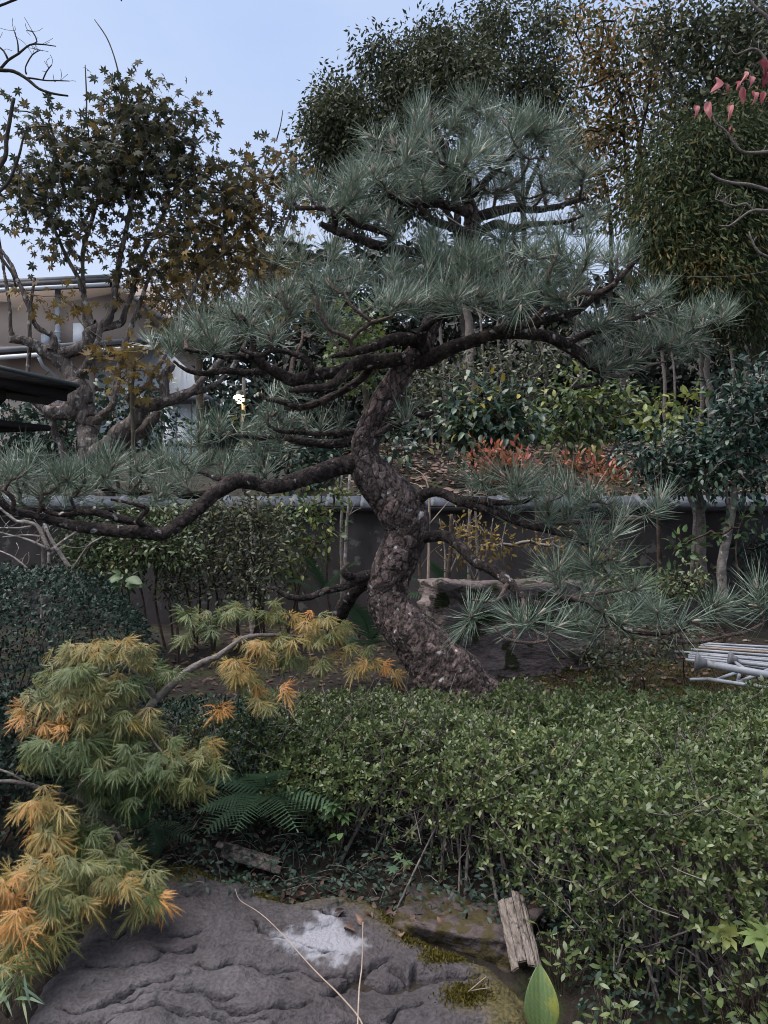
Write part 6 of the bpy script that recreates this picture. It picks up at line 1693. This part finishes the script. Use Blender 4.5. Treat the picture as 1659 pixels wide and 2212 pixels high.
# ------------------------------------------------------------------ bare pale shrub on the left
bs = thing('bare_shrub', 'bare pale stemmed shrub leaning behind the round clipped shrub', 'shrub', P(178, 1275, 4.3))
for seq in ([(185, 1290, 4.3, 12), (170, 1255, 4.3, 11), (150, 1225, 4.3, 10), (130, 1195, 4.3, 9), (112, 1165, 4.3, 8), (100, 1140, 4.3, 6), (95, 1110, 4.3, 4)], [(108, 1190, 4.3, 9), (102, 1175, 4.3, 10), (90, 1150, 4.3, 9), (80, 1135, 4.3, 8), (60, 1128, 4.3, 8), (35, 1125, 4.3, 7), (12, 1108, 4.3, 6), (-15, 1085, 4.3, 5)], [(108, 1265, 4.3, 8), (106, 1230, 4.3, 8), (107, 1188, 4.3, 8)], [(107, 1190, 4.3, 7), (135, 1170, 4.3, 7), (165, 1150, 4.3, 6), (172, 1140, 4.3, 5), (165, 1125, 4.3, 3)], [(105, 1185, 4.3, 6), (60, 1165, 4.3, 5), (20, 1155, 4.3, 4), (-20, 1145, 4.3, 4)], [(95, 1160, 4.3, 5), (60, 1155, 4.3, 4), (5, 1160, 4.3, 3)], [(70, 1135, 4.3, 5), (40, 1140, 4.3, 4), (0, 1140, 4.3, 3)], [(155, 1230, 4.25, 4), (190, 1180, 4.25, 4), (220, 1160, 4.25, 3), (225, 1145, 4.25, 2)], [(100, 1265, 4.2, 5), (60, 1230, 4.2, 5), (30, 1205, 4.2, 4), (0, 1190, 4.2, 3)], [(98, 1150, 4.3, 4), (92, 1110, 4.35, 3), (95, 1085, 4.35, 2)], [(85, 1140, 4.3, 4), (90, 1160, 4.3, 4), (75, 1175, 4.3, 3)]):
    pts, r = limb(seq, 0.03, wob=0.3)
    gg = Geo(); gg.tube(pts, r, 8, True, jitter=0.08)
    for q in range(5):
        a = pts[int(rng.integers(len(pts) // 3, len(pts)))]
        e = a + np.array([rng.normal(0, .07), rng.normal(0, .05), rng.uniform(0.0, .10)])
        gg.tube(catmull([a, (a + e) / 2 + rng.normal(0, .01, 3), e], 0.03), 0.0016, 4)
    gg.build('branch', M['pale_bark'], bs, True)

# ------------------------------------------------------------------ dogwood branches with red leaves at the right edge
dy = 4.6
dw = thing('dogwood_tree', 'bare grey dogwood branches with hanging red leaves', 'tree', P(1960, 1480, dy))
for i, seq in enumerate(([(1960, 1500, dy, 40), (1930, 1000, dy, 36), (1880, 600, dy, 30), (1800, 470, dy, 18), (1720, 430, dy, 11), (1659, 412, dy, 9), (1620, 400, dy, 8), (1585, 396, dy, 7), (1555, 388, dy, 6), (1535, 375, dy, 4)],
                         [(1890, 640, dy, 14), (1760, 330, dy, 11), (1690, 325, dy, 9), (1640, 330, dy, 7), (1600, 325, dy, 6), (1570, 285, dy, 5), (1548, 268, dy, 4), (1540, 252, dy, 3)],
                         [(1870, 590, dy, 12), (1750, 455, dy, 9), (1659, 456, dy, 8), (1625, 455, dy, 6), (1600, 470, dy, 5), (1575, 488, dy, 4), (1555, 487, dy, 3)],
                         [(1625, 455, dy, 5), (1612, 440, dy, 5), (1590, 445, dy, 4), (1565, 438, dy, 3), (1545, 430, dy, 2)],
                         [(1880, 700, dy, 10), (1740, 570, dy, 8), (1680, 560, dy, 6), (1640, 545, dy, 5), (1625, 520, dy, 4), (1618, 500, dy, 3)],
                         [(1760, 330, dy, 10), (1700, 100, dy, 9), (1659, 40, dy, 8), (1635, 20, dy, 7), (1610, -10, dy, 6)], [(1690, 200, dy, 6), (1640, 110, dy, 5), (1590, 118, dy, 4)])):
    pts, r = limb(seq, 0.03, wob=0.25)
    gg = Geo(); gg.tube(pts, r, 9, True, jitter=0.08)
    if i:
        for q in range(9):
            a = pts[int(rng.integers(len(pts) // 2, len(pts)))]
            e = a + np.array([rng.normal(0, .03), rng.normal(0, .03), rng.uniform(0.02, .09)])
            gg.tube(catmull([a, (a + e) / 2 + rng.normal(0, .006, 3), e], 0.02), [0.002, 0.0016, 0.003][0], 5)
    gg.build('trunk' if i == 0 else 'branch', M['grey_stem'], dw, True)
red = [(1548, 185, 42, .2), (1567, 205, 30, .1), (1500, 245, 36, .7), (1528, 238, 48, .9), (1573, 250, 46, .95), (1590, 195, 26, .6), (1604, 205, 42, .7), (1625, 215, 40, .6), (1640, 150, 50, .1), (1655, 175, 40, .0), (1620, 180, 35, .7), (1650, 215, 35, .6), (1575, 295, 24, .4), (1610, 172, 30, .8)]
pos = np.array([P(u, v - 18, dy) for u, v, l, t in red])
n = len(red)
Rl = frames(nrm(np.array([0, 0, -1.0]) + rng.normal(0, .25, (n, 3))), nrm(np.array([0, -1.0, 0.2]) + rng.normal(0, .6, (n, 3))))
leaf_parts('leaf', [t_bigleaf(0.40, 0.25, 0.25, 0.07, k_) for k_ in range(3)] + [t_bigleaf(0.26, 0.5, 0.1, 0.08, 9)], pos, Rl, np.array([pxm(l * 0.86, dy) for _, _, l, _ in red]), np.array([t for *_, t in red]), M['lf_red'], dw)

# ------------------------------------------------------------------ bare tree at the upper left edge
by_ = 4.8
bt = thing('bare_tree', 'bare dark twigged tree reaching over the maple crown', 'tree', P(-330, 1420, by_))
for i, seq in enumerate(([(-330, 1450, by_, 50), (-310, 900, by_, 44), (-280, 500, by_, 34), (-200, 300, by_, 20), (-110, 180, by_, 11), (-40, 150, by_, 9), (0, 152, by_, 8), (30, 154, by_, 8), (60, 172, by_, 7), (85, 192, by_, 6), (115, 202, by_, 5), (147, 207, by_, 4)],
                         [(0, 150, by_, 6), (18, 130, by_, 6), (40, 116, by_, 5), (65, 97, by_, 4), (90, 96, by_, 3), (121, 100, by_, 2)], [(65, 97, by_, 4), (80, 90, by_, 3), (70, 68, by_, 3), (60, 66, by_, 2)], [(40, 116, by_, 4), (38, 90, by_, 3), (30, 66, by_, 2)], [(55, 168, by_, 4), (75, 170, by_, 4), (100, 174, by_, 3), (122, 174, by_, 3), (150, 175, by_, 2)],
                         [(92, 174, by_, 3), (100, 155, by_, 3), (112, 140, by_, 2)], [(18, 130, by_, 5), (8, 110, by_, 4), (-10, 95, by_, 4)], [(57, 160, by_, 4), (55, 145, by_, 3), (70, 118, by_, 3), (88, 108, by_, 2)], [(-300, 700, by_, 16), (-120, 480, by_, 13), (0, 360, by_, 10), (14, 300, by_, 9), (24, 240, by_, 8), (30, 212, by_, 7)], [(-120, 490, by_, 11), (-10, 420, by_, 8), (20, 390, by_, 7), (40, 340, by_, 6), (52, 290, by_, 4)],
                         [(-280, 520, by_, 14), (-150, 560, by_, 10), (-30, 540, by_, 8), (20, 580, by_, 6), (35, 620, by_, 4)], [(-200, 90, by_, 6), (150, -40, by_, 5), (250, -20, by_, 4), (262, 2, by_, 3)])):
    pts, r = limb(seq, 0.04, wob=0.15)
    gg = Geo(); gg.tube(pts, r, 9, True, jitter=0.06)
    for q in range(4 if i else 0):
        a = pts[int(rng.integers(len(pts) // 2, len(pts)))]
        e = a + np.array([rng.normal(0, .05), rng.normal(0, .05), rng.uniform(-0.02, .10)])
        gg.tube(catmull([a, (a + e) / 2 + rng.normal(0, .008, 3), e], 0.02), 0.0017, 4)
    gg.build('trunk' if i == 0 else 'branch', M['dark_bark'], bt, True)

# ------------------------------------------------------------------ ferns
def frond_mesh(seed):
    r = np.random.default_rng(seed)
    V, T = [], []
    def quad(a, b, c, d):
        k = len(V); V.extend([a, b, c, d]); T.extend([[k, k + 1, k + 2], [k, k + 2, k + 3]])
    def ax(s):
        return np.array([s, 0, 0.28 * s - 0.5 * s * s])
    for i in range(10):
        a, b = ax(i / 10), ax((i + 1) / 10)
        w = np.array([0, 0.007, 0])
        quad(a - w, a + w, b + w, b - w)
    for i in range(17):
        s = 0.14 + 0.84 * i / 17
        L = 0.30 * math.sin(math.pi * min(1, (s - 0.02) ** 0.8 * 0.98)) + 0.03
        for sg in (1, -1):
            d = np.array([0.42, sg * 0.9, -0.12 + r.normal(0, .05)])
            b = ax(s)
            m = 5
            for q in range(m):
                p0, p1 = b + d * L * q / m, b + d * L * (q + 1) / m
                wq = 0.030 * (1 - q / m) + 0.006
                f = np.array([1, 0, 0.1])
                quad(p0 - f * wq, p0 + f * wq, p1 + f * wq * .35, p1 - f * wq * .35)
    return np.array(V), np.array(T)
FR = [frond_mesh(i) for i in range(3)]
def fern(label, u, v, Y, size, dirs_, tint, name='fern'):
    b = P(u, v, Y)
    th = thing(name, label, 'fern', b)
    n = len(dirs_)
    d = nrm(np.array(dirs_, float))
    Rl = frames(d, np.tile([0, -0.3, 1.0], (n, 1)))
    leaf_parts('frond', FR, np.tile(b, (n, 1)), Rl, size * rng.uniform(0.8, 1.15, n), np.clip(rng.normal(tint, .1, n), 0, 1), M['lf_fern'], th)
fern('green fern hanging out under the hedge above the rock', 575, 1715, 2.86, 0.30, [(-1, -.5, .1), (-.8, -.8, -.1), (-.3, -1, 0), (.4, -.8, .1), (.8, -.5, .2), (-.9, -.2, .5), (.1, -.7, .6)], 0.5)
fern('tiny fern frond standing on top of the rock', 345, 1850, 2.66, 0.10, [(-.1, -.2, 1), (.4, -.3, .7), (-.5, -.3, .6)], 0.55)
fern('fern at the foot of the pine trunk beside the boulder', 905, 1415, 4.35, 0.28, [(-.6, -.5, .8), (0, -.5, 1), (.6, -.5, .8), (.9, -.4, .4), (-.9, -.3, .4), (.3, -.6, .9)], 0.62)
fern('fern between the prop limb and the pine trunk', 800, 1395, 4.4, 0.34, [(-.7, -.6, .7), (-.2, -.6, .9), (.3, -.7, .6), (.8, -.5, .5), (-1, -.3, .3), (0, -.9, .3)], 0.45)
fern('fern in front of the wall right of the pine trunk', 960, 1290, 5.6, 0.38, [(-.8, -.4, .6), (-.2, -.5, 1), (.5, -.5, .8), (.9, -.3, .4), (-1, -.4, .2)], 0.35)
fern('fern at the wall left of the prop limb', 700, 1290, 5.4, 0.36, [(-.8, -.4, .6), (-.2, -.5, 1), (.5, -.5, .8), (.9, -.3, .4)], 0.4)
fern('fern sprays in the shade beside the rock top', 300, 1800, 2.80, 0.22, [(.7, -.4, .5), (.3, -.6, .8), (1, -.3, .2), (-.3, -.6, .7)], 0.3)

# ------------------------------------------------------------------ big leaved shoot behind the round shrub
sh = thing('large_leaf_shoot', 'slender shoot with a few large pale green leaves above the round shrub', 'plant', P(275, 1330, 4.05))
pts, r = limb([(268, 1345, 4.05, 3), (280, 1300, 4.0, 3), (272, 1262, 3.95, 3), (258, 1240, 3.95, 2)], 0.03)
gg = Geo(); gg.tube(pts, r, 6); gg.build('stem', M['lf_green'], sh)
big = [(272, 1250, 44, (1, -.5, -.12), .3), (268, 1243, 40, (-1, -.3, -.35), .45), (262, 1240, 22, (-.5, -.3, .3), .4), (265, 1258, 36, (-1, -.4, -.3), .35), (262, 1268, 26, (-.8, -.5, -.8), .6), (270, 1262, 40, (1, -.3, -.02), .5), (330, 1362, 30, (1, -.3, -.1), .2)]
pos = np.array([P(u, v, 3.95) for u, v, *_ in big])
Rl = frames(nrm(np.array([b[3] for b in big], float)), np.tile([0.1, -0.8, 0.8], (len(big), 1)))
leaf_parts('leaf', [t_bigleaf(0.52, 0.06, 0.18, 0.02, k_) for k_ in range(3)], pos[:6], Rl[:6], np.array([pxm(b[2], 3.95) for b in big])[:6] * 1.05, np.array([b[4] for b in big])[:6], M['lf_green'], sh)

# ------------------------------------------------------------------ hosta leaf at the bottom edge
ho = thing('hosta_plant', 'single broad yellow green hosta leaf beside the mossy rock', 'plant', (P(1170, 2260, 2.02)[0], 2.02, 0.06))
HV, HT = [], []
m, w_ = 16, 17
for i in range(m + 1):
    s = i / m
    hw = 0.27 * math.sin(math.pi * s ** 0.8) ** 0.8 + 0.004
    for j in range(w_):
        q = -1 + 2 * j / (w_ - 1)
        HV.append([s, q * hw, 0.10 * abs(q) * math.sin(math.pi * s) - 0.22 * (s - .3) ** 2 + 0.006 * math.cos(q * 22)])
for i in range(m):
    for j in range(w_ - 1):
        a = i * w_ + j
        HT += [[a, a + 1, a + w_ + 1], [a, a + w_ + 1, a + w_]]
HV = np.array(HV)
b = P(1172, 2240, 2.0)
Rl = frames(nrm(np.array([[0.02, 0.25, 0.92]])), np.array([[-0.15, -1.0, 0.3]]))
W = (HV @ Rl[0].T) * 0.165 + b
hz = HV[np.array(HT)].mean(1)
edge_t = np.clip(0.62 + 0.35 * smooth(0.05, 0.25, -hz[:, 1] + 0.06 * np.sin(hz[:, 0] * 17)) + 0.10 * np.cos(hz[:, 1] * 90) + rng.normal(0, .05, len(HT)), 0, 1)
link('leaf', raw_mesh('leaf', W, [np.array(HT)], M['lf_green'], tint=edge_t, smooth_shade=True), ho)
gg = Geo(); gg.tube(catmull([(b[0] - .01, 2.03, 0.05), b + [0, 0.01, -0.03], b], 0.02), 0.004, 6); gg.build('stalk', M['lf_green'], ho)

# ------------------------------------------------------------------ broken half bamboo pieces
def bamboo(name, label, a, b, rad, arc=1.9, slats=4):
    a, b = np.asarray(a, float), np.asarray(b, float)
    th = thing(name, label, 'bamboo', (a + b) / 2)
    d = nrm(b - a)
    side = nrm(np.cross(d, [0, -0.35, 1.0]))
    up = np.cross(side, d)
    L = np.linalg.norm(b - a)
    edges = np.linspace(-arc / 2, arc / 2, slats + 1)
    for k in range(slats):
        gg = Geo()
        e0, e1 = edges[k] + 0.015, edges[k + 1] - 0.015
        ex0, ex1 = rng.uniform(-0.02, 0.015), rng.uniform(-0.02, 0.02)
        V, nseg_ = [], 10
        for i in range(nseg_ + 1):
            s = ex0 + (L + ex1 - ex0) * i / nseg_
            rr = rad * (1 + 0.05 * math.exp(-((s / L - 0.52) / 0.02) ** 2) + 0.012 * math.sin(i * 2.1 + k))
            for an in np.linspace(e0, e1, 4):
                for t in (0, 0.006):
                    V.append(a + d * s + side * math.sin(an) * (rr - t) + up * (math.cos(an) * (rr - t) - rad * 0.6))
        Q = []
        for i in range(nseg_):
            for j in range(3):
                p, q = (i * 4 + j) * 2, ((i + 1) * 4 + j) * 2
                Q += [[p, p + 2, q + 2, q], [p + 1, q + 1, q + 3, p + 3]]
            p, q = i * 8, (i + 1) * 8
            Q += [[p, q, q + 1, p + 1], [p + 6, p + 7, q + 7, q + 6]]
        for o_ in (0, nseg_ * 8):
            for j in range(3):
                p = o_ + j * 2
                Q.append([p, p + 1, p + 3, p + 2])
        gg.add(V, Q)
        gg.build('slat', M['old_wood'], th)
    return th
bamboo('broken_bamboo', 'split weathered bamboo piece leaning on the mossy rock', P(1105, 1945, 2.36), P(1140, 2100, 2.10), 0.056)
bamboo('old_bamboo', 'grey half buried bamboo piece behind the slab rock', P(478, 1832, 2.74), P(600, 1868, 2.70), 0.040, 2.2, 3)

# ------------------------------------------------------------------ dry stalks lying over the rock
def stalk(label, pts, w0, w1):
    pts = np.array(pts)
    c_ = catmull(pts, 0.02)
    gg = Geo(); gg.tube(c_, np.linspace(w0, w1, len(c_)), 7, True, jitter=0.08)
    tag(gg.build('dry_stalk', M['dry_stalk'], None, True), label, 'stalk')
def onrock(u, v, lift):
    q = RP(u, v)
    return np.array([q[0], q[1], float(rock_z(q[0], q[1])) + lift])
stalk('long pale dry stalk slanting across the rock', [onrock(508, 1945, .05), onrock(518, 1965, .035), onrock(560, 1992, .03), onrock(600, 2030, .03), onrock(680, 2105, .03), onrock(740, 2170, .03), onrock(785, 2215, .02), onrock(810, 2240, .0)], 0.0009, 0.0026)
stalk('short upright dry stalk crossing the long one', [onrock(772, 2225, .01), onrock(776, 2165, .05), onrock(782, 2100, .08), onrock(784, 2060, .09)], 0.0026, 0.0016)
c0 = np.array([*RP(1012, 2145), 0.36])
stalk('tiny forked straw on the mossy rock', [P(1012, 2142, 2.1), P(1028, 2128, 2.1), P(1050, 2110, 2.1)], 0.0016, 0.0012)
stalk('tiny straw tip beside the forked straw', [P(1018, 2140, 2.1), P(1040, 2136, 2.1), P(1058, 2134, 2.1)], 0.0014, 0.001)

# ------------------------------------------------------------------ fallen leaves one can pick out
spots = [(620, 1855, .35), (790, 1870, .6), (785, 1885, .7), (800, 1850, .5), (870, 1895, .6), (890, 1880, .45), (640, 1840, .3), (600, 1875, .5), (850, 1865, .4), (745, 1890, .4), (690, 1845, .4), (725, 1870, .35), (960, 1895, .55)]
for u, v, t in spots:
    p = PZ(u, v, 0.47)
    p[2] = max(float(zg(p[0], p[1])), -1) + 0.03
    Rl = frames(rand_unit(1), nrm(np.array([[0, -.5, 1.0]]) + rng.normal(0, .3, (1, 3))))
    V, T = t_bigleaf(0.6, 0.35, 0.4, 0.06, int(rng.integers(99)))
    W = (V @ Rl[0].T) * rng.uniform(0.03, 0.05) + p
    o = link('fallen_leaf', raw_mesh('fallen_leaf', W, [T], M['lf_dead'], tint=np.clip(np.full(len(T), t) + rng.normal(0, .05, len(T)), 0, 1)))
    tag(o, 'curled brown fallen leaf on the ground under the hedge', 'leaf', 'brown leaves fallen under the hedge')
p = P(1270, 1470, 3.62)
V, T = t_leaf8(0.3, 0.1, 0.2)
R1 = frames(np.array([[0.35, -.2, 0.9]]), np.array([[0, -1., .2]]))
o = link('fallen_leaf', raw_mesh('fallen_leaf', (V @ R1[0].T) * 0.05 + p - [0, 0, .02], [T], M['lf_orange'], tint=np.full(len(T), .4)))
tag(o, 'upright tan leaf stuck in the hedge top', 'leaf')

# small plants at the foot of the hedge
def herb(label, u, v, Y, tpls, mat, n, size, tint, spread=0.06, h=0.08):
    b = P(u, v, Y)
    b0 = np.array([b[0], Y, b[2] - h])
    th = thing('seedling', label, 'plant', b0)
    gg = Geo()
    tips = b + rng.normal(0, spread * .6, (n, 3))
    for t in tips:
        gg.tube(catmull([b0, (b0 + t) / 2 + rng.normal(0, .008, 3), t], 0.02), 0.0012, 4, False)
    gg.build('stalks', M['brown_stem'], th, kind='stuff')
    Rl = frames(nrm(rand_unit(n) * [1, 1, .4] + [0, -.5, 0]), nrm(np.array([0, -.4, 1.0]) + rng.normal(0, .3, (n, 3))))
    leaf_parts('leaf', tpls, tips, Rl, size * rng.uniform(.8, 1.2, n), np.clip(rng.normal(tint, .1, n), 0, 1), M[mat], th)
herb('small pale maple seedling under the hedge', 735, 1755, 2.72, T_MAPLE, 'lf_green', 7, 0.075, .35, .03, .14)
herb('single light leaf plant beside fallen leaves', 722, 1812, 2.66, [T_OVAL], 'lf_green', 4, 0.055, .45, .03, .08)
herb('green maple seedling near the hedge foot', 870, 1855, 2.55, T_MAPLE, 'lf_fern', 4, 0.06, .7, .03, .06)
herb('leafy sprig low on the right hedge foot', 1640, 2000, 2.0, T_MAPLE, 'lf_green', 6, 0.10, .75, .05, .2)
herb('little white flecked sprig on the rock top', 232, 1795, 2.6, [T_SMALL3], 'lf_fern', 14, 0.018, .8, .04, .06)
for k, (u, v, Y, lab) in enumerate([(1620, 2090, 1.98, 'glossy azalea sprigs low at the right edge'), (1610, 2190, 1.96, 'broad leaved dark sprig at the lower right corner'), (1330, 2200, 2.0, 'low azalea sprigs beside the hosta leaf'), (1210, 2060, 2.2, 'small dark sprigs right of the broken bamboo')]):
    herb(lab, u, v, Y, [T_SMALL, T_SMALL2], 'lf_azalea', 60, 0.04 if k == 1 else 0.03, .35, .075, .15)
herb('grassy green tuft at the lower left rock foot', 20, 2130, 1.95, [t_leaf4(0.08, 0.02, 0.3)], 'lf_fern', 18, 0.10, .7, .03, .08)

# shaded ground cover between hedge foot and rock
gc = np.concatenate([gpos(7000, -1.15, 0.85, 2.38, 3.15, 0.0), gpos(2600, 0.45, 1.6, 1.75, 2.5, 0.0)])
gc = gc[(gc[:, 0] > 0.52) | (gc[:, 1] > 2.50 + 0.25 * smooth(-0.3, 0.7, gc[:, 0]) * -1 + 0.1 * fbm(gc, 3, 2))]
gc[:, 2] += rng.random(len(gc)) ** 1.5 * 0.11
k = len(gc)
Rl = frames(nrm(rand_unit(k) * [1, 1, .5] + [0, -.2, 0.1]), nrm(rand_unit(k) * .6 + [0, -.3, 1]))
V, T = scatter(T_SMALL, gc, Rl, rng.uniform(.014, .032, k))
o = link('ground_cover', raw_mesh('ground_cover', V, [T], M['lf_box'], tint=np.repeat(np.clip(rng.normal(.45, .28, k), 0, 1), 4)), None, 'stuff')
tag(o, 'dark small leaved ground cover in the shade below the hedge', 'ground cover')
gg = Geo()
for q in range(240):
    b0 = gpos(1, -1.0, 0.8, 2.55, 3.05, 0.0)[0]
    e = b0 + np.array([rng.normal(0, .08), rng.normal(-.02, .05), rng.uniform(.0, .10)])
    gg.tube(catmull([b0, (b0 + e) / 2 + [0, 0, .03], e], .03), 0.0013, 4, False)
o = gg.build('dry_twigs', M['grey_stem'], None, kind='stuff')
tag(o, 'thin dry twigs littering the ground below the hedge', 'twigs')

# moss cushions on the rock edge and garden floor
def moss(label, pts, size):
    n = len(pts)
    Rl = frames(nrm(rand_unit(n) + [0, 0, 1.0]), rand_unit(n))
    V, T = scatter(t_diamond(0.35, 0.05), pts, Rl, size * rng.uniform(.6, 1.3, n))
    o = link('moss', raw_mesh('moss', V, [T], M['moss'], tint=np.repeat(np.clip(rng.normal(.5, .25, n), 0, 1), 2)), None, 'stuff')
    tag(o, label, 'moss')
mp = []
for u, v, r_, k in [(870, 1960, 34, 2600), (905, 2010, 34, 2200), (960, 2060, 36, 1800), (460, 1872, 26, 900), (585, 1912, 24, 900), (640, 1922, 16, 400), (1010, 2140, 40, 1600), (380, 1866, 30, 700)]:
    d_ = rng.normal(0, 1, (k, 2)) * r_ * .55
    for a, b in d_:
        q = RP(u + a * 1.1, v + b * .6)
        mp.append([q[0], q[1], float(rock_z(q[0], q[1]))])
mp = np.array(mp)
mp = mp[(mp[:, 2] > 0.1)]
moss('ochre green moss along the upper edge of the slab rock', mp, 0.012)
moss('dull green moss on the garden floor near the ladder', gpos(9000, 0.9, 2.4, 3.6, 4.8, 0.004), 0.018)

# ------------------------------------------------------------------ aluminium ladder and bars lying behind the hedge
lad = thing('tripod_ladder', 'aluminium garden ladder lying on its side with round feet', 'ladder', P(1590, 1470, 3.75))
def bar(geo, a, b, w, n=12):
    geo.tube([a, b], w, n)
gg = Geo(); bar(gg, P(1516, 1432, 3.72), P(1760, 1476, 3.55), pxm(8, 3.7)); gg.build('main_rail', M['aluminium'], lad, True)
gg = Geo(); bar(gg, P(1490, 1468, 3.70), P(1530, 1467, 3.68), pxm(3.6, 3.7)); bar(gg, P(1530, 1467, 3.68), P(1760, 1502, 3.5), pxm(4.2, 3.7)); gg.build('lower_rail', M['aluminium'], lad, True)
gg = Geo(); bar(gg, P(1583, 1428, 4.0), P(1640, 1466, 3.75), pxm(4, 3.9)); gg.build('brace', M['aluminium'], lad, True)
gg = Geo(); bar(gg, P(1590, 1430, 4.0), P(1760, 1450, 3.9), pxm(4.5, 3.9)); gg.build('far_rail', M['aluminium'], lad, True)
gg = Geo(); bar(gg, P(1549, 1468, 3.70), P(1606, 1448, 3.85), pxm(4, 3.7)); gg.build('brace', M['aluminium'], lad, True)
gg = Geo(); bar(gg, P(1596, 1474, 3.66), P(1690, 1435, 3.9), pxm(4.2, 3.7)); gg.build('brace', M['aluminium'], lad, True)
gg = Geo(); bar(gg, P(1600, 1446, 3.75), P(1592, 1476, 3.66), pxm(3.5, 3.7)); gg.build('brace', M['aluminium'], lad, True)
def foot(u, v, Y, s):
    c = P(u, v, Y)
    ax = nrm(P(1760, 1476, 3.55) - P(1516, 1432, 3.72))
    gg = Geo()
    gg.tube([c - ax * s * .25, c - ax * s * .12, c + ax * s * .05, c + ax * s * .4, c + ax * s * .8], [s * .9, s * 1.0, s * .85, s * .5, s * .42], 18)
    gg.build('rubber_foot', M['rubber'], lad, True)
foot(1507, 1430, 3.72, pxm(21, 3.72))
foot(1578, 1424, 4.0, pxm(18, 4.0))
for k in range(9):
    t = k / 8
    a = P(1475 + 40 * t + rng.uniform(-8, 8) - (30 if k == 4 else 0), 1428 - 36 * t, 4.05 + 0.62 * t)
    b = P(1780, 1460 - 52 * t + rng.uniform(-2, 2), 3.95 + 0.62 * t)
    gg = Geo()
    d = nrm(b - a)
    sd = nrm(np.cross(d, [0, 0, 1.0]))
    w, h = 0.011, 0.010
    prof_ = [sd * -w, sd * -w + [0, 0, h], sd * -w * .5 + [0, 0, h * 1.4], sd * w * .5 + [0, 0, h * 1.4], sd * w + [0, 0, h], sd * w]
    gg.prism([a + q for q in prof_], b - a)
    mt = 'aluminium' if k != 6 else 'dry_stalk'
    o = gg.build('metal_bar' if k != 6 else 'wooden_batten', M[mt])
    tag(o, 'long aluminium bar lying in the bundle behind the ladder' if k != 6 else 'pale wooden batten lying among the aluminium bars', 'bar', 'bars lying in a bundle' if k != 6 else None)

# thin dark wire slung from the cypress to the pine
gg = Geo()
a, b = P(1400, 592, 5.5), P(1760, 555, 8.0)
s = np.linspace(0, 1, 16)[:, None]
wp_ = a * (1 - s) + b * s
wp_[:, 2] -= 0.10 * np.sin(s[:, 0] * math.pi)
gg.tube(wp_, 0.002, 5)
gg.build('branch_wire', M['grey_stem'], pine)
